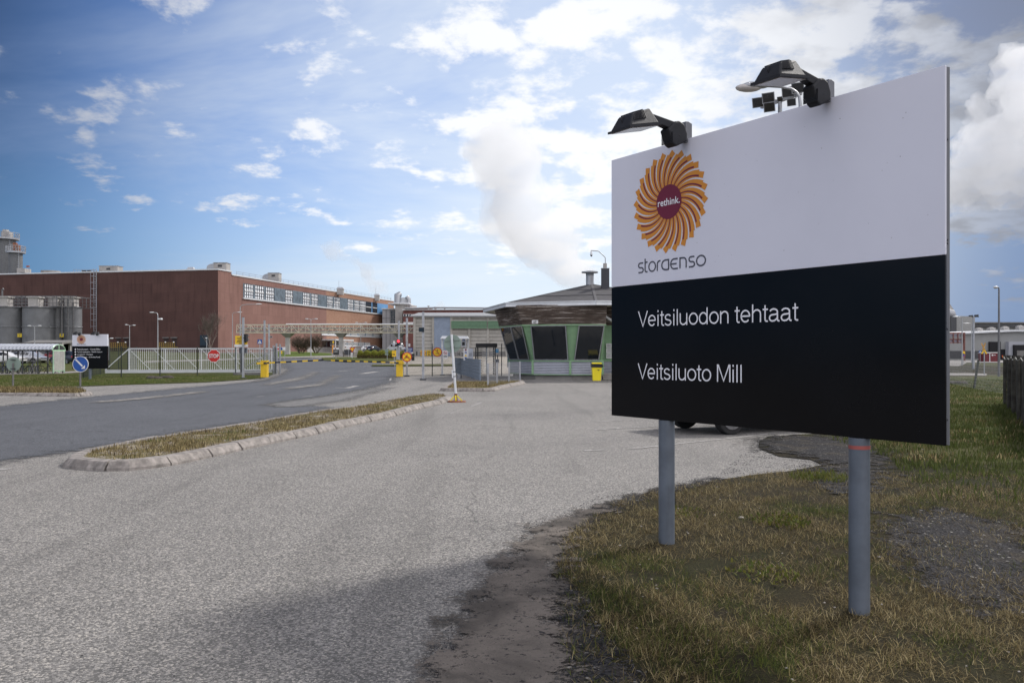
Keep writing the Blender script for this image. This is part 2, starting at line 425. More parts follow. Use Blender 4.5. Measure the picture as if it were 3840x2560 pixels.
M_turf = mat('dry_turf', rough=.95, spec=.1, fn=turf_fn(((.050,.040,.022),(.036,.038,.016),(.026,.022,.016),(.012,.011,.009))))
M_green = mat('spring_turf', rough=.95, spec=.1, fn=turf_fn(((.075,.100,.022),(.105,.100,.040),(.085,.070,.036),(.03,.035,.012))))
M_lawn = mat('bright_lawn', rough=.95, spec=.1, fn=turf_fn(((.12,.17,.03),(.09,.14,.03),(.12,.11,.05),(.05,.07,.02))))
M_soil = mat('earth', (.10,.088,.07), .95, var=.35, vscale=.6, bump=.5, bscale=12)
M_kerb = mat('kerb_concrete', (.235,.213,.196), .9, var=.38, vscale=7, bump=.6, bscale=60, grime=.6)
M_paint = None
def paint_fn(t, b):
    o = t.geo(); n = t.noise(o, 9, 6, .7); n2 = t.noise(o, 60, 3, .7)
    w = t.sstep(t.math('ADD', n, t.math('MULTIPLY', n2, .4)), .52, .76)
    c = t.mix(w, (.48,.47,.45,1), (.22,.21,.20,1)); t.L.new(c, b.inputs['Base Color'])
M_paint = mat('worn_road_paint', rough=.8, spec=.2, fn=paint_fn)

def ground_sheet():
    xs = sorted(set(list(np.linspace(-2600, -200, 9)) + list(np.arange(-200, 201, 12.5)) + list(np.linspace(200, 2600, 9))))
    ys = sorted(set([-600, -60, -10, 0] + list(np.arange(2, 60, 2.)) + list(np.arange(60, 361, 10.)) + [500, 900, 2000, 5000]))
    xs = sorted(set(xs + list(np.arange(0, 12.1, .5))))
    b = MB(); b.grid([[(x, y, hz(x, y)-.05-max(0, y-40)*.002) for x in xs] for y in ys])
    o = b.build('ground', M_soil); tag(o, kind='structure'); 
    if o.data.polygons[0].normal.z < 0: o.data.flip_normals()
ground_sheet()

# the light worn asphalt apron in front of the gate
EDGE = [(3,-6), (.45,-6), (.42,2.2)] + GS([(2140,2560), (2105,2350), (2085,2150), (2120,2020), (2250,1912), (2450,1846), (2700,1803), (2960,1766), (3090,1745)])
RIGHT = EDGE[3:] + GS([(3050,1725), (2920,1712), (2850,1680), (2845,1655), (2885,1637), (3150,1622), (3300,1560), (3480,1480)]) + [(20, 60), (24, 100)]
light_poly = [Vector((.42,2.2)), Vector((.45,-6)), Vector((-60,-6)), Vector((-60,100)), Vector((24,100))] + [Vector(p) for p in RIGHT[::-1][1:]]
tag(sheet(jitter(light_poly, .035, .3, 3), 0., 'asphalt_apron', M_light), kind='structure')
dark_px = [(-900,1600), (-300,1550), (0,1524), (357,1487), (765,1448), (969,1430), (1045,1404), (1072,1385), (1050,1364), (1030,1345), (1130,1343),
           (1270,1347), (1400,1354), (1505,1364), (1488,1400), (1480,1413), (1472,1432), (1382,1457), (1212,1487), (1090,1504), (1000,1519),
           (1060,1528), (1190,1522), (1240,1529), (1200,1538), (918,1586), (602,1632), (286,1693), (0,1730), (-300,1800), (-900,1960)]
tag(fade_sheet(GS(dark_px), .012, 'road', fade_mat(M_dark, 'new_asphalt_edge', .5, 3.), .5, .5), kind='structure')
tag(fade_sheet(GS([(1000,1517), (1250,1484), (1390,1462), (1470,1452), (1300,1500), (1150,1522), (1060,1528)]), .016, 'road_patch', fade_mat(M_mid, 'patch_edge', .6, 3.), .25, .35), kind='structure')
# inner yard behind the fence
tag(sheet(GS([(1505,1364), (1400,1354), (1270,1347), (1130,1343), (1250,1338), (1330,1338), (1560,1331), (2050,1333), (2100,1400), (1495,1408)]), .014, 'yard', mat('pale_yard', rough=.9, spec=.2, fn=asphalt_fn((.26,.235,.20),(.36,.33,.29),(.4,.38,.34),20.,.12))), kind='structure')
# turf
left_turf = GS([(-900,1500), (-300,1465), (0,1452), (306,1449), (510,1442), (765,1434), (918,1424), (975,1419), (1040,1400), (1046,1385), (1022,1364), (1010,1345), (1000,1330)]) + [Vector((-90,196)), Vector((-190,196)), Vector((-190,40))]
tag(sheet(jitter(left_turf, .06, .5, 7), .026, 'turf', M_green), kind='structure')
right_turf = [Vector((p[0], p[1])) for p in ([(.42,2.2), (.45,-6), (60,-6), (95,150), (24,100)] + [tuple(p[:2]) for p in RIGHT[::-1][1:]])]
tag(sheet(jitter(right_turf, .03, .25, 9), .012, 'verge', M_turf, fine=(0, 12.1, 2, 30, .5)), kind='structure')
tag(fade_sheet(GS([(3120,1650), (3300,1585), (3480,1480), (3520,1400), (3560,1362), (4300,1362), (4700,1560), (4700,2300), (3900,1780), (3500,1720), (3330,1700)]), .016, 'green_turf', fade_mat(M_green, 'spring_turf_edge', .5, 2.), .5, 1.2), kind='structure')
tag(fade_sheet(GS([(1450,2960), (1560,2560), (1720,2330), (1880,2130), (2010,1975), (2190,1925), (2260,1905), (2130,2010), (2090,2150), (2110,2350), (2150,2560), (2160,2960)]), .021, 'sand_patch', fade_mat(M_sand, 'sandy_edge', .3, 5.), .1, .45), kind='structure')
tag(fade_sheet(GS([(2860,1690), (2845,1655), (2900,1635), (3130,1640), (3280,1680), (3320,1780), (3260,1860), (3100,1850), (3060,1790), (3120,1745), (3030,1715)]), .026, 'gravel_patch', fade_mat(M_gravel, 'gravel_edge', .25, 5.), .25, .7), kind='structure')
for k, q in enumerate(([(2060,1990), (2130,1955), (2260,1895), (2450,1838), (2700,1796), (2700,1808), (2480,1852), (2270,1925), (2150,2010), (2110,2100), (2085,2130), (2070,2060)],
          [(2120,2160), (2180,2250), (2350,2480), (2420,2760), (2130,2760), (2060,2500), (2030,2300), (2060,2200)],
          [(3300,1960), (3500,1900), (3840,1990), (3950,2200), (3700,2330), (3480,2200), (3350,2080)])):
    tag(fade_sheet(GS(q), .018, 'gravel_patch', MATS['gravel_edge'], .1, .28 if k < 2 else .6), kind='structure')
# paths and roads inside and at the right
M_path = mat('pale_path', rough=.9, spec=.2, fn=asphalt_fn((.22,.21,.20),(.34,.32,.30),(.4,.38,.35),25.,.1))
for q in ([(540,1356), (800,1349), (985,1343), (985,1347), (800,1354), (540,1362)], [(-300,1402), (230,1396), (300,1393), (300,1398), (230,1403), (-300,1412)],
          [(3400,1414), (3560,1410), (3700,1411), (3700,1403), (3560,1400), (3400,1402)], [(3300,1500), (3560,1382), (3612,1370), (3625,1362), (3790,1362), (3790,1352), (3560,1347), (3400,1347)],
          [(1028,1345), (1250,1342), (1260,1334), (1150,1336), (1028,1341)]):
    tag(sheet(GS(q), .040, 'path', M_path), kind='structure')
tag(sheet(GS([(1205,1343), (1290,1341), (1500,1343), (1510,1352), (1400,1358), (1300,1359), (1215,1353)]), .045, 'turf', M_green), kind='structure')
tag(sheet(GS([(1028,1341), (1120,1339), (1245,1335), (1240,1327), (1120,1321), (1028,1320)]), .045, 'lawn', M_lawn), kind='structure')
tag(sheet(GS([(1370,1338), (1370,1318), (1505,1314), (1505,1338)]), .045, 'lawn', M_lawn), kind='structure')
tag(sheet(GS([(1395,1370), (1700,1368), (1700,1374), (1395,1375)]), .05, 'turf', M_green), kind='structure')
# painted marks
def strip(u0, v0, u1, v1, w, name='road_marking'):
    a = G(u0, v0); b = G(u1, v1); d = (b-a); d.z = 0; n = Vector((-d.y, d.x, 0)).normalized()*w/2
    tag(sheet([a-n, b-n, b+n, a+n], .006 if v0 > 1540 or u0 > 1600 else .017, name, M_paint), kind='structure')
strip(2365,1683,2900,1625,.11); strip(2230,1612,2470,1598,.11); strip(2190,1690,2270,1687,.11); strip(2240,1582,2330,1574,.1)
strip(-60,1762,42,1757,.18); strip(-60,1497,82,1497,.15); strip(358,1546,395,1542,.1); strip(965,1488,990,1486,.1); strip(1132,1489,1172,1486,.13)
strip(1463,1428,1465,1419,.12); strip(1768,1523,1806,1508,.10); strip(1690,1550,1740,1532,.05)
strip(1048,1372,1068,1371,.15); strip(1300,1456,1338,1447,.3); strip(1270,1393,1305,1391,.4); strip(1358,1402,1412,1394,.6); strip(1365,1372,1392,1374,.15); strip(1258,1454,1285,1455,.2)
# dusty streaks on the dark road
def dust_fn(t, b):
    o = t.geo(); n = t.noise(t.n('ShaderNodeVectorMath', operation='MULTIPLY', i={0: o, 1: (1, .6, 1)}).outputs[0], 2.4, 6, .7); n2 = t.noise(o, 30, 4, .7)
    c = t.mix(t.sstep(t.math('ADD', n, t.math('MULTIPLY', n2, .4)), .55, .8), (.11,.112,.12,1), (.25,.235,.215,1)); t.L.new(c, b.inputs['Base Color'])
M_dust = mat('dusty_asphalt', rough=.9, spec=.2, fn=dust_fn)
for k, q in enumerate(([(360,1508), (560,1490), (760,1468), (765,1473), (560,1497), (365,1513)], [(1000,1440), (1130,1415), (1180,1395), (1188,1398), (1130,1425), (1000,1447)], [(1080,1455), (1200,1440), (1262,1408), (1268,1412), (1210,1446), (1080,1461)],
     [(1048,1385), (1075,1387), (1062,1400), (1000,1424), (960,1432), (1030,1408)])):
    tag(fade_sheet(GS(q), .030, 'dust_streak', fade_mat(M_dust, 'dust_edge', .8, 3.), .25, .22), kind='structure')
for k, (u, v, w) in enumerate(((575,1421,26), (628,1419,22), (3595,1440,30))):
    p = G(u, v); s = p.y/FPX; b = MB(); rnd = random.Random(k)
    for j in range(9): b.sphere(p+Vector((rnd.uniform(-w, w)*s*.9, rnd.uniform(-.3, .3), .03)), rnd.uniform(.12, .3), (1.3,1,.6), 9, 6)
    tag(b.build('soil_heap', mat('dug_soil', (.05,.042,.034), .95, var=.5, vscale=7, bump=.8, bscale=14), smooth=True), ('low heap of dug soil on the grass nearer the arrow sign', 'low heap of dug soil on the grass nearer the stop sign', 'low dark soil heap on the green grass right of the big board')[k], 'soil heap')
# ================================================================ THE BIG BOARD
M_white = mat('sign_white', (.66,.665,.75), .42, var=.02, vscale=1.2)
M_black = mat('sign_black', (.004,.004,.005), .16, var=.2, vscale=1., spec=.16)
M_orange = mat('logo_orange', (.60,.24,.03), .5, var=.02)
M_maroon = mat('logo_maroon', (.15,.008,.035), .5, var=.02)
M_slate = mat('logo_slate', (.065,.068,.09), .5, var=.02)
M_letter = mat('letter_white', (.80,.80,.84), .5, var=.01)
M_alu = mat('aluminium', (.16,.165,.18), .5, .6, var=.1)
M_post = mat('painted_post', (.115,.135,.165), .42, .15, var=.14, vscale=5, bump=.15, bscale=120, grime=.35)
M_lamp = mat('lamp_plastic', (.020,.021,.025), .6, spec=.25, var=.15, vscale=8, bump=.12, bscale=160)
M_glassy = mat('lamp_glass', (.45,.42,.40), .2, var=.05)

def sunburst(cen, ex, ey, r_out, parent, n=24, inner=.34):
    """swirl of paired blades; each blade a curved strip"""
    nn = ex.cross(ey)
    def curve(phi, r1, bend, off0, off1, w0, w1, d, b):
        rows = []
        K = 9
        for k in range(K+1):
            s = k/K; r = r_out*(inner*.92 + (r1-inner*.92)*s)
            a = phi - bend*s**1.35
            # local tangent for the width direction
            ds = .01; r2 = r + r_out*(r1-inner*.92)*ds; a2 = phi - bend*(s+ds)**1.35
            p = Vector((cos(a)*r, sin(a)*r)); q = Vector((cos(a2)*r2, sin(a2)*r2)); tn = (q-p).normalized(); nr = Vector((tn.y, -tn.x))
            o = (off0+(off1-off0)*s)*r_out; w = (w0+(w1-w0)*s)*r_out/2
            c = p + nr*o
            rows.append([cen+ex*(c-nr*w).x+ey*(c-nr*w).y+nn*d, cen+ex*(c+nr*w).x+ey*(c+nr*w).y+nn*d])
        b.grid(rows)
    bo = MB(); bd = MB()
    for i in range(n):
        ph = 2*pi*i/n + .1
        curve(ph, 1.0, .46, .017, .042, .046, .122, .0022 + .0002*(i % 2), bo)
        curve(ph, .87, .41, -.018, -.040, .046, .110, .0027 + .0002*(i % 2), bo)
        curve(ph, .87, .435, .0, .003, .022, .034, .0034, bd)
    for q in bo, bd: pass
    a = bo.build('swirl_blade', M_orange, parent); bd.build('swirl_line', M_maroon, parent)
    c = MB(); c.quad(*[cen+(ex*cos(2*pi*k/48)+ey*sin(2*pi*k/48))*r_out*inner+nn*.0042 for k in range(48)]); c.build('swirl_centre', M_maroon, parent)

def stroke(bm_, pts, w, org, ex, ey, sx, sy, d):
    """flat ribbon along a polyline, width w in metres"""
    nn = ex.cross(ey); P = [Vector((p[0]*sx, p[1]*sy)) for p in pts]; rows = []
    closed = (P[0]-P[-1]).length < 1e-6
    for k, p in enumerate(P):
        if closed:
            q0 = P[k-1] if k > 0 else P[-2]; q1 = P[k+1] if k < len(P)-1 else P[1]
        else: q0 = P[max(0, k-1)]; q1 = P[min(len(P)-1, k+1)]
        a = (p-q0); c = (q1-p)
        tn = ((a.normalized() if a.length > 0 else Vector((0,0)))+(c.normalized() if c.length > 0 else Vector((0,0)))).normalized()
        nr = Vector((tn.y, -tn.x))
        m = 1.0
        if a.length > 0 and c.length > 0:
            cs = a.normalized().dot(tn); m = 1/max(.6, cs)
        rows.append([org+ex*(p-nr*w/2*m).x+ey*(p-nr*w/2*m).y+nn*d, org+ex*(p+nr*w/2*m).x+ey*(p+nr*w/2*m).y+nn*d])
    bm_.grid(rows)
def arc(cx, cy, rx, ry, a0, a1, n=10): return [(cx+rx*cos(R(a0+(a1-a0)*k/n)), cy+ry*sin(R(a0+(a1-a0)*k/n))) for k in range(n+1)]
def wordmark(org, ex, ey, width, xh, parent, name='wordmark'):
    L = []; x = 0.
    # letters drawn as thin strokes, x height = 1
    def s_(x): return [(x+.62,.97), (x+.28,.97)] + arc(x+.26,.74,.23,.23,90,270,7) + arc(x+.40,.265,.23,.235,90,-90,7) + [(x+.02,.03)]
    L.append(s_(0)); L.append([(.86,1.36), (.86,.22)] + arc(1.04,.22,.18,.19,180,270,5) + [(1.16,.03)]); L.append([(.86,1.0), (1.16,1.0)])
    L.append(arc(1.72,.5,.40,.47,0,360,26)); L.append([(2.34,.0), (2.34,.6)] + arc(2.62,.62,.28,.35,180,95,6) + [(2.72,.97)])
    L.append([(3.68,.0), (3.68,.97), (3.35,.97)] + arc(3.32,.5,.44,.47,92,268,14) + [(3.68,.03)])
    L.append([(4.72,.97), (4.30,.97)] + arc(4.30,.5,.38,.47,90,270,12) + [(4.74,.03)]); L.append([(3.94,.50), (4.60,.50)])
    L.append([(4.98,.0), (4.98,.97), (5.35,.97)] + arc(5.35,.64,.32,.33,90,0,7) + [(5.67,.0)])
    L.append(s_(5.95)); L.append(arc(7.28,.5,.47,.47,0,360,28))
    sx = width/7.78; b = MB()
    for k, l in enumerate(L): stroke(b, l, xh*.15, org, ex, ey, sx, xh, .0022+.0003*(k % 3))
    b.build(name, M_slate, parent)

def lamp_head(o, ex, n, parent, K=.80, lift=0.):
    """sign lamp reaching forwards over the board from point o (top edge); n = outward, ex = along the board"""
    up = Vector((0,0,1))
    def P(d, z, s=0.): return o + n*d*K + up*(z+max(0, d-.2)*lift)*K + ex*s*K
    def solid(b, prof, w0, w1=None):
        w1 = w1 or w0
        A = [P(d, z, -w0/2) for d, z in prof]; b.prism(A, ex*w0*K)
    br = MB(); solid(br, [(-.06,-.04), (.03,-.04), (.03,.17), (-.01,.175), (-.06,.16)], .06); br.build('bracket', M_alu, parent, bevel=.004)
    g = MB(); solid(g, [(.04,.04), (.08,.125), (.15,.15), (.21,.135), (.31,.04), (.25,-.09), (.20,-.115), (.04,-.04)], .125); gb = g.build('gear_box', M_lamp, parent, bevel=.012)
    r = MB()
    for k in range(9): r.box(P(.16, -.005, -.064+.016*k)+n*.0, (.004,.004,.004))
    for k in range(8): r.bar(P(.265-.0*k, -.085+.014*k, -.078), P(.265, -.085+.014*k, .078), .006, .008)
    r.build('cooling_rib', M_lamp, gb)
    a = MB(); 
    a.hexa([P(.14,.04,-.045), P(.14,.04,.045), P(.14,.13,.045), P(.14,.13,-.045), P(.56,.10,-.035), P(.56,.10,.035), P(.56,.165,.035), P(.56,.165,-.035)])
    a.build('arm', M_lamp, parent, bevel=.006)
    h = MB()
    base = [(.50,.045,.13), (.50,.045,-.13), (.90,-.06,-.145), (.90,-.06,.145)]
    top = [(.565,.195,.06), (.565,.195,-.06), (.83,.085,-.105), (.83,.085,.105)]
    h.hexa([P(d, z, s) for d, z, s in base] + [P(d, z, s) for d, z, s in top]); hd = h.build('lamp_head', M_lamp, parent, bevel=.012)
    h2 = MB()
    h2.hexa([P(.485,.030,.145), P(.485,.030,-.145), P(.915,-.080,-.158), P(.915,-.080,.158), P(.485,.052,.145), P(.485,.052,-.145), P(.915,-.058,-.158), P(.915,-.058,.158)])
    h2.build('rim', M_lamp, hd)
    gl = MB(); gl.hexa([P(.51,.018,.12), P(.51,.018,-.12), P(.885,-.078,-.13), P(.885,-.078,.13), P(.51,.026,.12), P(.51,.026,-.12), P(.885,-.070,-.13), P(.885,-.070,.13)]); gl.build('lens', M_glassy, hd)
    rb = MB()
    for k in range(9):
        t_ = k/8*.5+.4; q0 = [Vector((.565+(.83-.565)*t_, .195+(.085-.195)*t_, 0)), 0]
        w = .06+(.105-.06)*t_
        rb.bar(P(q0[0].x, q0[0].y+.004, -w*.9), P(q0[0].x, q0[0].y+.004, w*.9), .006, .010)
        bx = .50+.40*t_; bz = .045-.105*t_; bw = .13+.015*t_
        for sgn in (-1, 1):
            rb.bar(P(q0[0].x, q0[0].y, sgn*(w+.002)), P(q0[0].x*.45+bx*.55, q0[0].y*.45+bz*.55, sgn*(w*.45+bw*.55+.002)), .006, .008)
    rb.build('cooling_rib', M_lamp, hd)
    lp = MB(); lp.tube([P(.84+.03*sin(a*pi/5)*1.0, .06+.03*cos(a*pi/5)-.02) + n*.01 for a in range(0, 8)], .005, 6); lp.build('latch', M_lamp, hd)

BL = Vector((.899, 7.47, 0)); BR = Vector((2.62, 5.0, 0)); BEX = (BR-BL).normalized(); BW = (BR-BL).length; BN = BEX.cross(Vector((0,0,1))).normalized()
if BN.y > 0: BN = -BN
UPV = Vector((0,0,1))
def S(u, v):
    d = Vector(((u-1920)/FPX, 1, -(v-HZN)/FPX)); o = Vector((0,0,CAM_H))
    t = (BL-o).dot(BN)/d.dot(BN); p = o+d*t
    return (p-BL).dot(BEX), p.z
def SP(a, z, d=0.): return BL + BEX*a + UPV*z + BN*d
def big_board():
    t = T('sign_board', 'huge white and black board with orange swirl emblem on two grey posts in front', 'sign board', (BL+BEX*1.5))
    z0, zm, z1 = 1.042, 2.198, 3.343; th = .018
    pw = MB(); pw.hexa([SP(0,zm,0), SP(BW,zm,0), SP(BW,zm,-th), SP(0,zm,-th), SP(0,z1,0), SP(BW,z1,0), SP(BW,z1,-th), SP(0,z1,-th)])
    up = pw.build('upper_panel', M_white, t, bevel=.002); up['label'] = 'white upper panel with the orange swirl emblem'
    pb = MB(); pb.hexa([SP(0,z0,.0), SP(BW,z0,.0), SP(BW,z0,-th), SP(0,z0,-th), SP(0,zm-.003,0), SP(BW,zm-.003,0), SP(BW,zm-.003,-th), SP(0,zm-.003,-th)])
    lo = pb.build('lower_panel', M_black, t, bevel=.002); lo['label'] = 'glossy black lower panel with white lettering'
    bk = MB(); bk.hexa([SP(0.005,z0,-.050), SP(BW-.005,z0,-.050), SP(BW-.005,z0,-.064), SP(.005,z0,-.064), SP(.005,z1,-.050), SP(BW-.005,z1,-.050), SP(BW-.005,z1,-.064), SP(.005,z1,-.064)])
    bk.build('back_panel', mat('back_sheet', (.14,.145,.155), .5), t)
    fr = MB()
    for a in (.012, BW-.012):
        fr.bar(SP(a, z0+.004, -.034), SP(a, z1-.004, -.034), .018, .028, up=BN)
    fr.bar(SP(.03, z1-.012, -.034), SP(BW-.03, z1-.012, -.034), .028, .02); fr.bar(SP(.03, z0+.012, -.034), SP(BW-.03, z0+.012, -.034), .028, .02)
    for a in (.012, BW-.012):
        for zz in (1.2, 1.75, 2.27, 2.29, 2.9): fr.disc(SP(a+(.011 if a > 1 else -.011), zz, -.034), .007, BEX, .008, 10)
    fr.build('frame', M_alu, t)
    a1, _ = S(2489, 1700); a2, _ = S(3211, 1800)
    for k, a in enumerate((a1, a2)):
        p = SP(a, 0, -.034); g0 = hz(p.x, p.y); r = .067
        b = MB(); b.tube([Vector((p.x, p.y, g0-.15)), Vector((p.x, p.y, z0-.002))], r, 40); ps = b.build('post', M_post, t, smooth=True)
        if k:
            b = MB(); b.tube([Vector((p.x, p.y, z0-.075)), Vector((p.x, p.y, z0-.050))], r+.0015, 40, cap=False); b.build('tape_band', mat('red_tape', (.30,.075,.065), .6), ps, smooth=True)
            ps['label'] = 'nearer grey post with a faded red band near its top'
        else:
            b = MB(); b.bar(Vector((p.x+.066, p.y-.012, .33)), Vector((p.x+.066, p.y-.012, .43)), .012, .004); b.build('slot', mat('dark_hole', (.02,.02,.02), .9), ps)
            ps['label'] = 'farther plain grey post standing in dry grass'
    # emblem
    a, z = S(2509, 757); aL, _ = S(2383, 757); aR, _ = S(2655, 757)
    rr = .5*((S(2509,565)[1])-(S(2509,945)[1]))
    sunburst(SP(a, z), BEX, UPV, rr, up)
    aa, zz = S(2469, 774); ab, _ = S(2551, 755)
    text_mesh('rethink.', SP(aa, zz-.006, .0046), BEX, UPV, ab-aa, .058, 'lettering', M_letter, up, bold=.012)
    aa, zz = S(2394, 1024); ab, _ = S(2647, 1000)
    wordmark(SP(aa, zz), BEX, UPV, ab-aa, .086, up)
    aa, zz = S(2394, 1225); ab, zb = S(2995, 1199); zt = S(2994, 1133)[1]
    grot('Veitsiluodon tehtaat', SP(aa, zz), BEX, UPV, ab-aa, (S(2400,1167)[1]-zz), M_letter, lo)
    aa, zz = S(2393, 1420); ab, zb = S(2787, 1433)
    grot('Veitsiluoto Mill', SP(aa, zz), BEX, UPV, ab-aa, (S(2400,1362)[1]-zz), M_letter, lo)
    b = MB(); rnd = random.Random(4)
    for k in range(26):
        u = SP(rnd.uniform(.9, BW-.1), rnd.uniform(zm+.05, z1-.05), .0012); b.disc(u, rnd.uniform(.0012,.0028), BN, .001, 6)
    b.build('dirt_specks', mat('speck', (.06,.05,.05), .9), up)['kind'] = 'stuff'
    for k, (u, v) in enumerate(((2572, 524), (3105, 368))):
        a, z = S(u, v); o = SP(a, z1, 0)
        f = bpy.data.objects.new('floodlight', None); C.objects.link(f); f.parent = t; f.location = o - t.location
        lamp_head(o, BEX, BN, f, (.80,.73)[k], (.03,.10)[k])
big_board()
# ================================================================ BUILDINGS
def wall_fn(ang, c0, c1, pw=4.2, ph=2.4, mortar=.55, brick=None, streak=.25, joint=(.05,.03,.028)):
    def fn(t, b):
        o = t.geo(); s = t.n('ShaderNodeSeparateXYZ', i={0: o})
        al = t.math('ADD', t.math('MULTIPLY', s.outputs[0], cos(ang)), t.math('MULTIPLY', s.outputs[1], sin(ang)))
        P = t.n('ShaderNodeCombineXYZ', i={0: al, 1: s.outputs[2], 2: 0.0}).outputs[0]
        pan = t.n('ShaderNodeTexBrick', offset=.5, i={'Vector': P, 'Color1': (0,0,0,1), 'Color2': (1,1,1,1), 'Mortar': (.5,.5,.5,1), 'Scale': 1., 'Brick Width': pw, 'Row Height': ph, 'Mortar Size': .035, 'Bias': 0.0})
        tone = t.n('ShaderNodeSeparateColor', i={0: pan.outputs[0]}).outputs[0]
        big = t.noise(P, .12, 5, .6); gr = t.noise(P, 5., 5, .75)
        st = t.noise(t.n('ShaderNodeVectorMath', operation='MULTIPLY', i={0: P, 1: (1.2, .09, 1)}).outputs[0], 1., 5, .65)
        f = t.math('ADD', t.math('MULTIPLY', tone, .10), t.math('ADD', t.math('MULTIPLY', big, .42), t.math('MULTIPLY', gr, .48)))
        c = t.mix(t.sstep(f, .28, .72), c0+(1,), c1+(1,))
        c = t.mix(t.math('MULTIPLY', t.sstep(st, .48, .70), streak*1.5), c, tuple(q*.45 for q in c0)+(1,))
        if brick:
            br = t.n('ShaderNodeTexBrick', i={'Vector': P, 'Color1': (.0,0,0,1), 'Color2': (1,1,1,1), 'Mortar': (.5,.5,.5,1), 'Scale': 1., 'Brick Width': .6, 'Row Height': .2, 'Mortar Size': .015})
            c = t.mix(t.math('MULTIPLY', t.n('ShaderNodeSeparateColor', i={0: br.outputs[0]}).outputs[0], .45), c, brick+(1,))
        c = t.mix(t.math('MULTIPLY', pan.outputs['Fac'], mortar), c, joint+(1,))
        t.L.new(c, b.inputs['Base Color'])
    return fn
A0 = Vector((-72.9, 205, 0)); AL = Vector((-150., 220.6, 0)); AR = Vector((-45.3, 317, 0))
dl = (AL-A0).normalized(); dr = (AR-A0).normalized(); nl = Vector((dl.y, -dl.x, 0)); nl = nl if nl.y < 0 else -nl
nr_ = Vector((dr.y, -dr.x, 0)); nr_ = nr_ if nr_.x > 0 else -nr_
M_redL = mat('red_panel_painted_shade', rough=.85, spec=.2, fn=wall_fn(math.atan2(dl.y, dl.x), (.066,.037,.033), (.118,.064,.056), mortar=.4))  # same red panels, with the shade of this side put into the colour
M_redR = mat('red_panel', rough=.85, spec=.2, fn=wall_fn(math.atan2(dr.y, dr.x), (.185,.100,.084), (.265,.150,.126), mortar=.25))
M_brick = mat('orange_brick', rough=.85, spec=.2, fn=wall_fn(math.atan2(dr.y, dr.x), (.225,.118,.080), (.315,.178,.124), mortar=.0, brick=(.38,.25,.18), streak=.12))
M_cap = mat('white_flashing', (.62,.64,.66), .5, .1, var=.05)
M_conc = mat('pale_concrete', (.36,.345,.33), .9, var=.14, vscale=.9, grime=.5)
M_dconc = mat('dark_concrete', (.16,.155,.15), .9, var=.2, vscale=.9, grime=.5)
M_galv = mat('galvanised', (.37,.38,.40), .45, .6, var=.12, vscale=4, grime=.25)
M_dgrey = mat('dark_metal', (.055,.057,.062), .5, .3, var=.15)
M_winw = mat('window_white', (.80,.83,.86), .25, var=.10, vscale=.8)  # near-white base colour paints the sky reflection into the high panes
M_winf = mat('window_bar', (.05,.055,.07), .6)
M_wframe = mat('white_frame', (.62,.62,.62), .55)
M_glassd = mat('dark_glass', (.012,.015,.019), .04, var=.1, spec=.7)
M_teal = mat('blue_grey_panel', (.17,.215,.255), .6, var=.28, vscale=.7, grime=.6)
M_blue = mat('sky_blue_panel', (.10,.25,.46), .5, var=.1, grime=.2)
M_cream = mat('cream_steel', (.50,.46,.36), .6, var=.12, grime=.4)
M_roofd = mat('roof_dark', (.06,.06,.065), .9, var=.25, vscale=1.5, bump=.3, bscale=30)
M_grate = mat('yellow_rail', (.34,.24,.05), .6)

def fac(base, d, n, s, z, off=0.): return base + d*s + Vector((0,0,z)) + n*off
def onfac(base, d, n, u, v=None):
    k = (u-1920)/FPX; s = (k*base.y - base.x)/(d.x - k*d.y); y = base.y + d.y*s
    return (s, PZ(v, y)) if v is not None else s
def panel(b, base, d, n, s0, s1, z0, z1, off, th):
    b.hexa([fac(base,d,n,s0,z0,off), fac(base,d,n,s1,z0,off), fac(base,d,n,s1,z0,off-th), fac(base,d,n,s0,z0,off-th),
            fac(base,d,n,s0,z1,off), fac(base,d,n,s1,z1,off), fac(base,d,n,s1,z1,off-th), fac(base,d,n,s0,z1,off-th)])

mill = T('mill_building', 'long red-brown mill hall with a band of high windows behind the gate', 'factory', A0+Vector((0,0,2.3)))
LW = (AL-A0).length; RW = (AR-A0).length; ZT = 22.3; ZT2 = 21.5; Z0 = 1.2
sstp = onfac(A0, dr, nr_, 868)
sbr = onfac(A0, dr, nr_, 1224)
b = MB(); panel(b, A0, dl, nl, 0, LW, Z0, ZT, 0, 1.0); o_ = b.build('wall', M_redL, mill); o_['label'] = 'long red wall facing the camera, coloured darker as its shaded side'
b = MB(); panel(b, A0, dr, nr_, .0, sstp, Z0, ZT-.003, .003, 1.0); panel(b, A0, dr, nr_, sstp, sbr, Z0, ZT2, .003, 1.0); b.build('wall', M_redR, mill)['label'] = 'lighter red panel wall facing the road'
b = MB(); panel(b, A0, dr, nr_, sbr, RW, Z0, ZT2, .003, 1.0); b.build('wall', M_brick, mill)['label'] = 'orange brick end of the road side wall'
b = MB(); b.quad(fac(A0,dl,nl,1,ZT-.3,-1), fac(A0,dl,nl,LW,ZT-.3,-1), fac(AR+(AL-A0),dl,nl,0,ZT-.3,0), fac(A0,dr,nr_,RW,ZT2-.3,-1)); b.build('roof', M_roofd, mill)
b = MB(); panel(b, A0, dl, nl, -.15, LW, ZT, ZT+.30, .15, 1.2); panel(b, A0, dr, nr_, .10, sstp+.1, ZT, ZT+.30, .16, .9); panel(b, A0, dr, nr_, sstp+.1, RW+.1, ZT2, ZT2+.33, .16, .9); b.build('roof_edge', M_cap, mill)
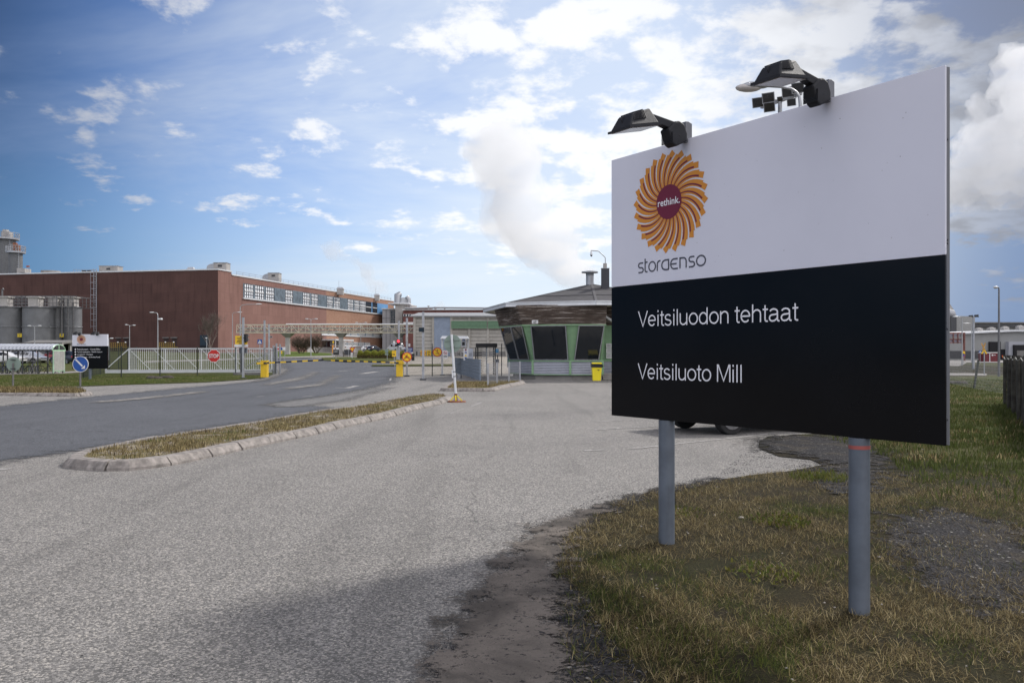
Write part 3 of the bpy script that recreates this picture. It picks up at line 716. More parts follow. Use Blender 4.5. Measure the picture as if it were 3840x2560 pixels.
for nm, bs, d, n, L, z in (('roof_rail', A0, dr, nr_, RW, ZT2+.3),):
    b = MB()
    for k in range(int(L/3)): b.bar(fac(bs,d,n,10+k*3 if 10+k*3 < L else L,z,-1.2), fac(bs,d,n,10+k*3 if 10+k*3 < L else L,z+1.1,-1.2), .06)
    for q in (.6, 1.1): b.bar(fac(bs,d,n,10,z+q,-1.2), fac(bs,d,n,L,z+q,-1.2), .06)
    b.build(nm, M_galv, mill)
# window band
zt_, zb_ = 19.95, 16.2
b = MB(); panel(b, A0, dr, nr_, onfac(A0,dr,nr_,910), onfac(A0,dr,nr_,1457), zb_-.35, zb_, .35, .34); b.build('window_sill', M_cap, mill)
segs = [(912,915,'p'),(915,948,'w'),(948,955,'p'),(955,988,'w'),(988,995,'p'),(995,1026,'w'),(1027,1069,'c'),(1069,1096,'w'),(1096,1135,'c'),(1135,1160,'w'),(1160,1167,'p'),
        (1167,1190,'w'),(1191,1225,'c'),(1226,1246,'w'),(1246,1251,'p'),(1251,1273,'w'),(1273,1303,'c'),(1303,1323,'w'),(1323,1328,'p'),(1328,1347,'w'),(1347,1350,'p'),(1350,1370,'w'),(1370,1372,'p'),
        (1372,1391,'d'),(1391,1396,'b'),(1396,1413,'d'),(1413,1454,'b')]
for u0, u1, k in segs:
    s0, s1 = onfac(A0,dr,nr_,u0), onfac(A0,dr,nr_,u1)
    if k in 'pcb':
        b = MB(); panel(b, A0, dr, nr_, s0, s1, zb_+.02, zt_, .08, .1)
        if k == 'c':
            q = s0+.3
            while q < s1-.3: b.bar(fac(A0,dr,nr_,q,zb_+.05,.10), fac(A0,dr,nr_,q,zt_-.05,.10), .12, .08); q += .55
        b.build('window_panel', M_blue if k == 'b' else M_teal, mill)
    else:
        b = MB(); panel(b, A0, dr, nr_, s0, s1, zb_+.02, zt_, .04, .06); w = b.build('window', M_winw if k == 'w' else M_glassd, mill)
        f = MB(); nb = 4
        for j in range(nb+1):
            q = s0+(s1-s0)*j/nb; f.bar(fac(A0,dr,nr_,q,zb_+.02,.07), fac(A0,dr,nr_,q,zt_,.07), .24, .08)
        for zf in (.0, .22, .44, .72, 1.0):
            f.bar(fac(A0,dr,nr_,s0,zb_+.06+(zt_-zb_-.1)*zf,.09), fac(A0,dr,nr_,s1,zb_+.06+(zt_-zb_-.1)*zf,.09), .08, .14)
        f.build('window_bars', M_winf, w)
        f = MB(); panel(f, A0, dr, nr_, s0, s1, (zb_+zt_)/2-.16, (zb_+zt_)/2+.16, .14, .05); f.build('transom', M_wframe, w)
# lower rows at the brick end
for us, vt, vb, u_ref in (([(1205+k*28, 1225+k*28) for k in range(10)], 1246.5, 1256, 1300), ([(1237+k*22, 1253+k*22) for k in range(7)], 1282, 1294, 1300)):
    sref = onfac(A0,dr,nr_,u_ref); yy = A0.y+dr.y*sref; za, zb = PZ(vb, yy), PZ(vt, yy)
    sA, sB = onfac(A0,dr,nr_,us[0][0]), min(RW-1, onfac(A0,dr,nr_,us[-1][1]))
    b = MB(); panel(b, A0, dr, nr_, sA, sB, za-.45, za-.05, .2, .2); b.build('window_sill', M_cap, mill)
    b = MB(); panel(b, A0, dr, nr_, sA, sB, za-.04, zb+.04, .06, .06); b.build('window_surround', M_teal, mill)
    for u0, u1 in us:
        s0, s1 = onfac(A0,dr,nr_,u0), onfac(A0,dr,nr_,u1)
        if s1 > RW-1: continue
        w = MB(); panel(w, A0, dr, nr_, s0, s1, za, zb, .10, .03); w = w.build('window', M_glassd, mill)
        f = MB()
        for j in range(6): q = s0+(s1-s0)*j/5; f.bar(fac(A0,dr,nr_,q,za,.14), fac(A0,dr,nr_,q,zb,.14), .22, .1)
        for z in (za+.08, za+(zb-za)*.6, zb-.06): f.bar(fac(A0,dr,nr_,s0,z,.16), fac(A0,dr,nr_,s1,z,.16), .12, .14)
        f.build('window_bars', M_wframe, w)
s0, z = onfac(A0,dr,nr_,1204,1272); s1 = onfac(A0,dr,nr_,1274); zc = PZ(1271, A0.y+dr.y*s0)
b = MB(); panel(b, A0, dr, nr_, s0, s1, zc-.45, zc, 5, 5); b.build('canopy', M_cap, mill)
for q in (s0+.4, (s0+s1)/2, s1-.4): b = MB(); b.bar(fac(A0,dr,nr_,q,2,4.7), fac(A0,dr,nr_,q,zc-.45,4.7), .3); b.build('canopy_post', M_wframe, mill)
b = MB(); panel(b, A0, dr, nr_, s0+1, s0+9, 2.2, zc-.6, .12, .1); b.build('entrance_door', M_glassd, mill)
sA = onfac(A0,dr,nr_,1150); b = MB(); panel(b, A0, dr, nr_, sA, RW, 1.5, 3.6, .25, .25); b.build('plinth', M_conc, mill)
# doors, ladder and doorway on the camera side wall
for u0, u1 in ((437,454), (466,483), (614,633), (645,664)):
    s0, s1 = onfac(A0,dl,nl,u1), onfac(A0,dl,nl,u0); zb = 4.0
    b = MB(); panel(b, A0, dl, nl, s0, s1, 3.3, 5.4, .04, .05); dd = b.build('door', mat('door_dark', (.035,.02,.018), .6), mill)
    b = MB(); panel(b, A0, dl, nl, s0-.1, s1+.1, 5.42, 5.7, .5, .5); b.build('hood', M_dconc, dd)
    b = MB(); b.sphere(fac(A0,dl,nl,(s0+s1)/2,4.4,.35), .22, n=8, m=6); b.build('wall_lamp', M_winw, dd)
for u0, u1 in ((424,487), (604,668)):
    s0, s1 = onfac(A0,dl,nl,u1), onfac(A0,dl,nl,u0); b = MB()
    panel(b, A0, dl, nl, s0, s1, 3.1, 3.25, 1.6, 1.5)
    for k in range(9): q = s0+(s1-s0)*k/8; b.bar(fac(A0,dl,nl,q,2.3,1.5), fac(A0,dl,nl,q,4.3,1.5), .09)
    for z in (3.7, 4.3): b.bar(fac(A0,dl,nl,s0,z,1.5), fac(A0,dl,nl,s1,z,1.5), .09)
    b.build('loading_platform', M_grate, mill)
s0, s1 = onfac(A0,dl,nl,782), onfac(A0,dl,nl,750)
b = MB(); panel(b, A0, dl, nl, s0, s1, 2.3, 6.2, .04, .05); b.build('doorway', M_glassd, mill)
sL = onfac(A0,dl,nl,360); b = MB()
for q in (-.55, .25): b.bar(fac(A0,dl,nl,sL+q,6,.5), fac(A0,dl,nl,sL+q,ZT+.9,.5), .12)
for q in (-.95, .65): b.bar(fac(A0,dl,nl,sL+q,8,1.15), fac(A0,dl,nl,sL+q,ZT+.7,1.15), .06)
z = 6.2
while z < ZT+.5: b.bar(fac(A0,dl,nl,sL-.55,z,.5), fac(A0,dl,nl,sL+.25,z,.5), .09); z += .6
z = 8.5
while z < ZT+.9:
    b.bar(fac(A0,dl,nl,sL-.55,z,.5), fac(A0,dl,nl,sL-.95,z,1.15), .08); b.bar(fac(A0,dl,nl,sL-.95,z,1.15), fac(A0,dl,nl,sL+.65,z,1.15), .08); b.bar(fac(A0,dl,nl,sL+.65,z,1.15), fac(A0,dl,nl,sL+.25,z,.5), .08); z += 1.6
b.build('ladder', M_galv, mill)
# roof machinery
def ahu(name, label, u0, u1, v0, v1, y, hood=True, cat='ventilation unit', group='ventilation units on the mill roof', m=None):
    x0, x1, zt, zb = PX(u0, y), PX(u1, y), PZ(v0, y), min(PZ(v1, y), 99)
    t = T(name, label, cat, ((x0+x1)/2, y, zb), group); w = x1-x0; b = MB(); xb = x0 + (w*.36 if hood else 0)
    b.box(((xb+x1)/2, y+1.5, (zt+zb-.8)/2), (x1-xb, 3, zt-zb+.8)); b.build('casing', m or M_conc, t, bevel=.05)
    if hood:
        b = MB(); pr = [Vector((x0+w*.37, y+.3, zb+.2))]
        for k in range(8): a = pi/2+ (pi/2)*k/7; pr.append(Vector((x0+w*.37+cos(a)*w*.37, y+.3, zt-(zt-zb)*.55+sin(a)*(zt-zb)*.5)))
        pr.append(Vector((x0, y+.3, zb+.5))); b.prism(pr, (0, 2.2, 0)); b.build('intake_hood', M_galv, t)
    b = MB(); b.box(((xb+x1)/2, y-.03, zt-.7), (w*.2, .06, .5)); b.build('louvre', M_dgrey, t)
    b = MB(); b.box(((xb+x1)/2, y+1.5, zt+.08), (x1-xb+.2, 3.2, .14)); b.build('lid', M_galv, t)
    return t
ahu('ventilation_unit', 'hooded grey unit on the roof corner of the red hall', 773, 849, 986, 1015, 209)
ahu('ventilation_unit', 'hooded grey unit above the first high windows of the red hall', 982, 1045, 1024, 1054, 236)
ahu('ventilation_unit', 'plain pale box unit beside the roof ladder top', 371, 441, 998, 1024, 215, hood=False)
def vent(u0, u1, v0, v1, y, label, name='roof_vent', mast=True, grp='small roof vents on the mill'):
    x0, x1, zt, zb = PX(u0, y), PX(u1, y), PZ(v0, y), PZ(v1, y)-.8; t = T(name, label, 'roof vent', ((x0+x1)/2, y, zb), grp); w = x1-x0
    b = MB(); b.box(((x0+x1)/2, y, (zb+zt)/2-.3), (w*.78, w*.7, zt-zb-.6)); b.build('housing', M_conc, t)
    b = MB(); b.hexa([(x0,y-w*.4,zt-.6),(x1,y-w*.4,zt-.6),(x1,y+w*.4,zt-.6),(x0,y+w*.4,zt-.6),(x0+w*.2,y-w*.25,zt),(x1-w*.2,y-w*.25,zt),(x1-w*.2,y+w*.25,zt),(x0+w*.2,y+w*.25,zt)]); b.build('cap', M_galv, t)
    if mast: b = MB(); b.bar((x0+w*.3, y, zt), (x0+w*.3, y, zt+2.2), .08); b.build('mast', M_galv, t)
vent(1262,1291,1077,1096,270,'capped vent with a thin mast on the far roof'); vent(1402,1425,1102,1120,300,'capped vent with a mast near the far roof end')
vent(703,731,1002,1014,212,'low flat vent left of the roof corner unit', mast=False)
b = MB(); b.cyl((PX(190,235),235,21.6),(PX(190,235),235,PZ(1016,235)), 2.5, n=14); b.box((PX(150,235),236,22.7), (8,4,1.4)); t=b.build('roof_vent', M_conc); tag(t,'low pale roof box between the tower silos and the ladder','roof vent')
fl = T('wind_flag', 'small wind flag on a thin mast beside the tower silos', 'flag', (PX(107,222),222,22.5)); b = MB(); b.bar((PX(109,222),222,22.4),(PX(109,222),222,PZ(994,222)), .1); b.build('mast', M_galv, fl)
b = MB(); b.box((PX(105,222),222,PZ(995,222)-.3), (.9,.05,.5)); b.build('cloth', mat('flag_cloth', (.3,.1,.08), .8), fl)
rr_ = T('roof_railing', 'thin railing on the roof edge left of the ladder top', 'railing', (PX(320,221),221,22.5)); b = MB()
for k in range(9): x = PX(276+k*10, 221); b.bar((x,221,22.4),(x,221,24.0), .07)
for z in (23.2,24.0): b.bar((PX(276,221),221,z),(PX(356,221),221,z), .07)
b.build('rail', M_galv, rr_)
b = MB(); b.box((PX(317,221),220.8,23.5),(1.1,.3,.6)); b.box((PX(336,221),220.8,23.5),(1.0,.3,.6)); b.build('lamps', M_dgrey, rr_)
# tower silos on the far left
M_towr = mat('tower_steel', (.13,.135,.14), .7, var=.2, grime=.5)
M_rack = mat('rack_steel', (.12,.12,.125), .6, .3, var=.3)
def tower(label, u0, u1, v0, y, rail, cap):
    x0, x1, zt = PX(u0,y), PX(u1,y), PZ(v0,y); r = (x1-x0)/2; cx = (x0+x1)/2
    t = T('tower_silo', label, 'silo', (cx, y, 2), 'tall tower silos behind the red wall')
    b = MB(); b.cyl((cx,y,2),(cx,y,zt), r, n=32); b.build('shell', M_towr, t, smooth=True)
    b = MB(); b.cyl((cx,y,zt-.5),(cx,y,zt), r+rail, n=24)
    for z in (zt+.7, zt+1.4):
        b.tube([(cx+(r+rail)*cos(2*pi*k/24), y+(r+rail)*sin(2*pi*k/24), z) for k in range(25)], .07, 4, cap=False)
    for k in range(24): a = 2*pi*k/24; b.bar((cx+(r+rail)*cos(a), y+(r+rail)*sin(a), zt-.2),(cx+(r+rail)*cos(a), y+(r+rail)*sin(a), zt+1.4), .09)
    b.build('platform_rail', M_galv, t)
    b = MB(); b.box((cx+.3,y,zt+.9),(r*.9,r*.9,1.8)); b.box((cx+.1,y-.4,zt+2.),(r*.5,r*.5,.7)); b.build('top_hatch', cap, t)
    b = MB()
    for q in (-.3,.3): b.bar((cx+r*.75+q, y-r*.72, 16),(cx+r*.75+q, y-r*.72, zt+1), .09)
    for k in range(int((zt-16)/.6)): b.bar((cx+r*.75-.3, y-r*.72, 16+k*.6),(cx+r*.75+.3, y-r*.72, 16+k*.6), .07)
    b.build('ladder', M_galv, t)
tower('taller grey tower silo cut by the left frame edge', -8, 55, 893, 240, .9, M_conc)
tower('shorter tower silo with a rusty hatch on its top', 36, 82, 943, 228, .7, mat('rusty', (.22,.09,.05), .85, var=.4, vscale=3))
b = MB(); b.box((PX(90,226),226,23.4),(2.2,3,2.6)); b.box((PX(100,226),226,22.8),(1.6,3,1.6)); tag(b.build('roof_machine', M_conc), 'small roof machine close beside the rusty-topped tower silo', 'machine')
# storage tanks in front of the red wall
ty = 196
M_tank = mat('tank_steel', (.16,.165,.175), .6, .2, var=.14, vscale=.6, grime=.45)
M_yel = mat('yellow_sign', (.68,.50,.02), .5)
for k, (u0, u1, vt, lab) in enumerate(((-60,54,1150,'leftmost wide storage tank, cut by the photo edge'), (55,170,1151,'widest storage tank, second from the left'), (171,221,1151,'slim storage tank between the widest tank and the last one'), (221,288,1151,'rightmost storage tank next to the pipe rack end'))):
    yy = ty-3 if k > 1 else ty-8; x0, x1 = PX(u0,yy), PX(u1,yy); r = (x1-x0)/2; cx = (x0+x1)/2; yc = yy+r; zt = PZ(vt, yy); zg = hz(cx, yc)-.3
    t = T('storage_tank', lab, 'tank', (cx,yc,zg), 'steel storage tanks by the red hall')
    b = MB(); b.cyl((cx,yc,zg),(cx,yc,zt), r*.965, n=40); b.build('shell', M_tank, t, smooth=True)
    b = MB(); b.tube([(cx,yc,zt),(cx,yc,zt+.01),(cx,yc,zt+.5)], [r+.2,r+.2,r*.1], 36); b.tube([(cx+(r+.05)*cos(2*pi*j/36), yc+(r+.05)*sin(2*pi*j/36), zt*.55+1) for j in range(37)], .06, 4, cap=False); b.build('roof', M_galv, t)
    b = MB(); b.box((cx+.3,yc-r*.5,zt+1.2),(2.3,2.2,2.0)); b.box((cx+.3,yc-r*.5,zt+2.3),(2.9,2.6,.3)); b.build('filter_box', M_conc, t)
    if k > 0:
        us = ((66,81),(174,188),(224,238))[k-1]; xs0, xs1 = PX(us[0],yy), PX(us[1],yy); xm = (xs0+xs1)/2; ys_ = yy; um = (us[0]+us[1])/2
        for _ in range(12): ys_ = yc - math.sqrt(max(.1, r*r-(PX(um,ys_)-cx)**2)) - 1.3
        xm = PX(um, ys_)
        b = MB(); b.box((xm,ys_,PZ(1257,ys_)),(xs1-xs0,.08,.85)); sg = b.build('warning_sign', M_yel, t)
        b = MB()
        for q in range(4): b.box((xm,ys_-.05,PZ(1257,ys_)+.3-q*.2),((xs1-xs0)*(.8 if q != 2 else .4),.02,.06))
        b.build('printing', mat('black_print', (.02,.02,.02), .6), sg)
pr = T('pipe_rack', 'steel platform with railings and pipes running over the storage tanks', 'pipe rack', (PX(140,ty),ty,PZ(1151,ty))); b = MB(); b2 = MB()
for y in (ty-6, ty+2):
    for v in (1110, 1122, 1136, 1149): z = PZ(v, ty-6); b.bar((PX(-60,ty-6),y,z),(PX(288,ty-6),y,z), .16 if v in (1110,1149) else .09)
    for k in range(24): x = PX(-50+k*14.6, ty-6); b.bar((x,y,PZ(1149,ty-6)),(x,y,PZ(1110,ty-6)), .14 if k % 3 == 0 else .09)
for k in range(12): x = PX(-50+k*29.2, ty-6); b.bar((x,ty-6,PZ(1110,ty-6)),(x,ty+2,PZ(1110,ty-6)), .14)
for k, x in enumerate((275,288,300)): b.bar((PX(x,ty),ty-5+k,PZ(1262,ty)),(PX(x,ty),ty-5+k,PZ(1112+k*12,ty)), .2)
for v in (1135,1155,1175,1200,1225,1245): b.bar((PX(288,ty),ty-5,PZ(v,ty)),(PX(301,ty),ty-4,PZ(v,ty)), .1)
b.build('frame', M_rack, pr)
for k, v in enumerate((1118,1130,1141)): b2.tube([(PX(-60,ty),ty-2+k,PZ(v,ty)),(PX(270,ty),ty-2+k,PZ(v,ty))], .22, 8)
b2.tube([(PX(67,ty),ty-6,PZ(1135,ty)),(PX(67,ty),ty-6,PZ(1092,ty)),(PX(69,ty),ty-6,PZ(1089,ty)),(PX(72,ty),ty-6,PZ(1094,ty))], .2, 8); b2.build('pipe', M_rack, pr)
# loading canopy behind the bike shelter
lc = T('loading_canopy', 'flat dark roofed loading shelter in front of the storage tanks', 'canopy', (PX(190,150),150,hz(-84,150)))
b = MB(); y = 158; b.hexa([(PX(88,y-8),y-8,PZ(1284,y-8)-.4),(PX(232,y-8),y-8,PZ(1283,y-8)-.4),(PX(285,y+12),y+12,PZ(1275,y+12)-.4),(PX(130,y+12),y+12,PZ(1275,y+12)-.4),(PX(88,y-8),y-8,PZ(1284,y-8)),(PX(232,y-8),y-8,PZ(1283,y-8)),(PX(285,y+12),y+12,PZ(1275,y+12)),(PX(130,y+12),y+12,PZ(1275,y+12))]); b.build('roof', M_dconc, lc)
b = MB()
for u, yy in ((232,150),(262,168),(130,150),(180,150)): b.bar((PX(u,yy),yy,1),(PX(u,yy),yy,PZ(1284,yy)-.2), .4)
b.build('post', M_conc, lc)
b = MB(); b.box((PX(250,176),176,2.4),(14,1,3.0)); b.box((PX(160,176),176,2.4),(12,1,3.0)); b.build('wall', M_dconc, lc)
# ---- centre background: grey tower, annexe, long dark red hall
gt = T('stair_tower', 'square pale concrete tower with round ducts on its roof, right end of the red hall', 'tower', (PX(1500,300),300,2.3))
y = 296; b = MB(); x0, x1 = PX(1482,y), PX(1509,y); zt = PZ(1140,y)
b.hexa([(x0,y,1),(x1,y,1),(x1+4,y+10,1),(x0,y+10,1),(x0,y,zt),(x1,y,zt),(x1+4,y+10,zt),(x0,y+10,zt)]); b.build('wall', M_conc, gt)
b = MB(); b.box((PX(1496,y),y+5,zt+.2),(x1-x0+5,12,.4)); b.build('roof_edge', M_cap, gt)
b = MB(); b.cyl((PX(1502,y),y+3,zt),(PX(1502,y),y+3,PZ(1114,y)), 1.2); b.cyl((PX(1513,y),y+5,zt),(PX(1513,y),y+5,PZ(1119,y)), .9)
b.tube([(PX(1487,y),y+2,zt+.2),(PX(1487,y),y+2,zt+3.4),(PX(1494,y),y+3,zt+3.6)], 1.1, 14); b.tube([(PX(1518,y),y+5,zt+3),(PX(1525,y),y+5,zt+2),(PX(1526,y),y+5,zt-.5)], .9, 12); b.build('duct', M_galv, gt, smooth=True)
an = T('grey_annexe', 'pale grey panelled annexe with a tall dark window between red hall and tower', 'building', (PX(1460,306),306,2.3))
y = 300; b = MB(); x0, x1 = PX(1434,y), PX(1492,y); zt = PZ(1160,y); b.box(((x0+x1)/2,y+5,zt/2+.5),(x1-x0,10,zt-1)); b.build('wall', mat('annexe_panel', (.40,.40,.42), .7, var=.06, grime=.2), an)
b = MB(); b.box(((x0+x1)/2,y+4.9,zt+.2),(x1-x0+.6,10.6,.4)); b.build('roof_edge', M_cap, an)
b = MB()
for u in (1448,1463,1483): b.bar((PX(u,y),y-.05,2),(PX(u,y),y-.05,zt), .12)
for v in (1193,): b.bar((x0,y-.05,PZ(v,y)),(x1,y-.05,PZ(v,y)), .12)
b.build('panel_joint', M_dgrey, an)
b = MB(); wx0, wx1 = PX(1465.5,y), PX(1482,y); b.box(((wx0+wx1)/2,y-.03,(PZ(1164,y)+PZ(1230,y))/2),(wx1-wx0,.1,PZ(1164,y)-PZ(1230,y))); w = b.build('window', M_glassd, an)
b = MB()
for k in range(4): x = wx0+(wx1-wx0)*k/3; b.bar((x,y-.12,PZ(1230,y)),(x,y-.12,PZ(1164,y)), .12)
for k in range(11): z = PZ(1164+k*6.6,y); b.bar((wx0,y-.12,z),(wx1,y-.12,z), .10)
b.build('window_bars', M_conc, w)
dh = T('dark_red_hall', 'long low dark red hall with a narrow window strip behind the concrete shed', 'building', (PX(1650,290),290,2.3))
y = 290; M_dred = mat('dark_red_wall', rough=.85, fn=wall_fn(0, (.12,.045,.04), (.18,.07,.06), mortar=.2))
b = MB(); x0, x1 = PX(1512,y), PX(2330,y); b.box(((x0+x1)/2,y+15,PZ(1163,y)/2),(x1-x0,30,PZ(1163,y))); b.build('wall', M_dred, dh)
b = MB(); b.box(((x0+x1)/2,y+14.8,PZ(1162.5,y)+.1),(x1-x0+.6,30.6,.35)); b.build('roof_edge', M_cap, dh)
b = MB(); wx0, wx1 = PX(1513,y), PX(1585,y); b.box(((wx0+wx1)/2,y-.1,PZ(1182,y)),(wx1-wx0,.2,.85)); b.build('window_frame', M_wframe, dh)
for k in range(7): b = MB(); b.box((wx0+(wx1-wx0)*(k+.5)/7,y-.22,PZ(1182,y)),((wx1-wx0)/7-.35,.06,.68)); b.build('window', M_glassd, dh)
b = MB(); b.box(((wx0+wx1)/2,y-.1,PZ(1212,y)),(wx1-wx0,.2,.85)); b.build('window_frame', M_wframe, dh)
b = MB(); b.tube([(PX(1520,y),y-1,PZ(1157,y)),(PX(1640,y),y-1,PZ(1154,y)),(PX(1880,y),y-1,PZ(1156,y))], .3, 8); b.build('roof_pipe', M_galv, dh)
b = MB(); b.box((PX(1570,y),y+8,PZ(1156,y)),(PX(1600,y)-PX(1530,y),6,1.0)); b.build('roof_block', M_dred, dh)
for k, (u, w_, v) in enumerate(((1607,8,1146),(1620,8,1152),(1633,11,1150),(1668,7,1155),(1551,8,1156),(1544,3,1146))):
    x = PX(u,y+4); b = MB(); ww = w_/FPX*y; b.cyl((x,y+4,PZ(1164,y+4)),(x,y+4,PZ(v,y+4)), ww*.4, n=12); b.cyl((x,y+4,PZ(v+2,y+4)),(x,y+4,PZ(v,y+4)), ww*.52, n=12)
    tag(b.build('roof_vent', M_conc), ('widest tall round vent','short round vent next to the tall one','broad low vent in the middle','small vent furthest right','low vent near the tower','thin pipe vent near the tower')[k]+' on the dark red hall roof', 'roof vent', 'round vents on the dark red hall')
# ---- concrete shed with the blue-grey door
cs = T('concrete_shed', 'low precast concrete warehouse with a blue-grey door behind the fence', 'warehouse', (PX(1560,140),140,hz(0,140)))
y = 140; zt = PZ(1188,y); zg = hz(0,140)-.2; xL, xR = PX(1551,y), PX(2460,y)
M_slab = mat('precast_plank', (.34,.325,.295), .9, var=.14, vscale=.5, bump=.2, bscale=20, grime=.45)
b = MB(); b.box(((xL+xR)/2,y+12,(zt+zg)/2),(xR-xL,24,zt-zg)); 
b.build('wall', mat('joint_dark', (.10,.095,.09), .9), cs)
b = MB(); z = zg+1.0
while z < zt-.2:
    h = min(.62, zt-z); b.box(((xL+xR)/2,y-.03,z+h/2),(xR-xL-.1,.08,h-.07)); b.box((xL-.03,y+12,z+h/2),(.08,24,h-.07)); z += .62
b.build('wall_planks', M_slab, cs)
for u in (1555,1624,1693,1760,1830,1900,1970,2060,2150):
    x = PX(u,y); b = MB(); b.box((x,y-.16,(zt+zg)/2),(.38,.2,zt-zg)); b.build('column', M_slab, cs)
b = MB(); b.box(((xL+xR)/2,y-.1,zg+.6),(xR-xL,.12,.9)); b.build('plinth', M_dconc, cs)
b = MB(); x0, x1 = PX(1628,y), PX(1689,y); b.box(((x0+x1)/2,y-.14,(zt+zg)/2),(x1-x0,.12,zt-zg-.1)); b.build('door', mat('door_blue_grey', (.20,.245,.32), .6, var=.1, vscale=1.5, grime=.2), cs)
for u0, u1 in ((1692,1827),(1829,1960),(1962,2100)):
    b = MB(); x0, x1 = PX(u0,y), PX(u1,y); b.box(((x0+x1)/2,y-.35,PZ(1217,y)),(x1-x0-.1,.1,1.15))
    for v in (1205,1210,1215,1220,1225,1230): b.box(((x0+x1)/2,y-.45,PZ(v,y)),(x1-x0-.1,.16,.12))
    b.build('louvre_band', mat('green_louvre', (.13,.235,.145), .55, var=.1), cs)
b = MB(); ridge = PZ(1172,y+12)
b.hexa([(xL-.5,y-.6,zt),(xR,y-.6,zt),(xR,y+12,ridge-.25),(xL-.5,y+12,ridge-.25),(xL-.5,y-.6,zt+.22),(xR,y-.6,zt+.22),(xR,y+12,ridge),(xL-.5,y+12,ridge)])
b.hexa([(xL-.5,y+24.6,zt),(xR,y+24.6,zt),(xR,y+12.01,ridge-.25),(xL-.5,y+12.01,ridge-.25),(xL-.5,y+24.6,zt+.22),(xR,y+24.6,zt+.22),(xR,y+12.01,ridge),(xL-.5,y+12.01,ridge)])
b.build('roof', mat('shed_roof', (.30,.305,.31), .6, .2, var=.1, grime=.3), cs)
b = MB(); b.quad((xL-.1,y,zt),(xL-.1,y+24,zt),(xL-.1,y+12,ridge-.2)); b.build('gable', M_slab, cs)
# ---- pipe bridge
pb = T('pipe_bridge', 'cream lattice pipe bridge on concrete columns crossing behind the gate', 'pipe bridge', (PX(1270,155),155,1.5))
y = 152; xa, xb = PX(887,y), PX(1660,y); zt = PZ(1217,y); zb = PZ(1247,y); M_pipe = mat('pipe_lagging', (.26,.25,.24), .5, .2, var=.15, grime=.4)
for yy in (y, y+2.6):
    b = MB(); b.bar((xa,yy,zt),(xb,yy,zt), .13); b.bar((xa,yy,zb),(xb,yy,zb), .18); b.bar((xa,yy,(zt+zb)/2),(xb,yy,(zt+zb)/2), .07)
    n = 30
    for k in range(n+1):
        x = xa+(xb-xa)*k/n; b.bar((x,yy,zb),(x,yy,zt), .08)
        if k < n and yy == y: x2 = xa+(xb-xa)*(k+1)/n; b.bar((x,yy,zb if k % 2 else zt),(x2,yy,zt if k % 2 else zb), .08)
    b.build('truss', M_cream, pb)
b = MB()
for k in range(31): x = xa+(xb-xa)*k/30; b.bar((x,y,zb),(x,y+2.6,zb), .12); b.bar((x,y,(zt+zb)/2),(x,y+2.6,(zt+zb)/2), .08)
b.build('cross_beam', M_cream, pb)
for k, (z, r, m) in enumerate(((zb+.28,.13,M_pipe),(zb+.30,.10,M_dgrey),(zb+.90,.11,M_pipe),(zb+.92,.08,M_dgrey),(zb+.3,.10,M_dconc),(zt+.15,.12,M_cap))):
    b = MB(); x0 = xa if k < 5 else PX(1060,y); b.tube([(x0,y+.35+k*.4,z),(xb,y+.35+k*.4,z)], r, 8); b.build('pipe', m, pb)
b = MB()
for k in range(26): x = xa+(xb-xa)*(k+.3)/26; b.box((x,y+1.2,zb+.66),(.5,1.4,.12))
b.build('pipe_bracket', M_dgrey, pb)
for u, v in ((1079,1325),(1279,1336),(1497,1338)):
    x = PX(u,y+1.3); g0 = hz(x,y); b = MB(); b.hexa([(x-.42,y+.9,g0-.3),(x+.42,y+.9,g0-.3),(x+.42,y+1.7,g0-.3),(x-.42,y+1.7,g0-.3),(x-.34,y+.9,zb-.9),(x+.34,y+.9,zb-.9),(x+.34,y+1.7,zb-.9),(x-.34,y+1.7,zb-.9)])
    b.hexa([(x-.34,y+.9,zb-.9),(x+.34,y+.9,zb-.9),(x+.34,y+1.7,zb-.9),(x-.34,y+1.7,zb-.9),(x-1.0,y-.1,zb-.1),(x+1.0,y-.1,zb-.1),(x+1.0,y+2.7,zb-.1),(x-1.0,y+2.7,zb-.1)]); b.build('column', M_conc, pb)
# ---- right-hand side: long low warehouse, grey silo house, conveyor
rw = T('grey_warehouse', 'long low grey warehouse with white roof edge and loading bays on the right', 'warehouse', (PX(3650,170),170,0))
y = 180; M_rw = mat('grey_cladding', (.25,.255,.25), .7, var=.08, vscale=.4, grime=.3)
xa, xb = PX(3300,y), PX(4300,y); za = PZ(1258,y); xm = PX(3800,y); zr = PZ(1243,y)
b = MB(); b.prism([(xa,y,0),(xb,y,0),(xb,y,PZ(1252,y)),(xm,y,zr),(xa,y,PZ(1266,y))], (0,40,0)); b.build('wall', M_rw, rw)
b = MB(); b.box(((xa+PX(3735,y))/2,y-.1,PZ(1349,y)/2+1.25),(PX(3735,y)-xa,.2,1.6)); b.build('plinth', M_dgrey, rw)
for p0, p1 in (((xa,PZ(1266,y)),(xm,zr)),((xm,zr),(xb,PZ(1252,y)))):
    b = MB(); b.hexa([(p0[0],y-.8,p0[1]),(p1[0],y-.8,p1[1]),(p1[0],y+40,p1[1]),(p0[0],y+40,p0[1]),(p0[0],y-.8,p0[1]+.35),(p1[0],y-.8,p1[1]+.35),(p1[0],y+40,p1[1]+.8),(p0[0],y+40,p0[1]+.8)]); b.build('roof', M_cap, rw)
b = MB(); b.box(((PX(3706,y)+PX(3764,y))/2,y-.3,PZ(1314,y)),(PX(3764,y)-PX(3706,y),.5,PZ(1280,y)-PZ(1346,y))); b.build('open_doorway', mat('bay_dark', (.012,.012,.014), .9), rw)
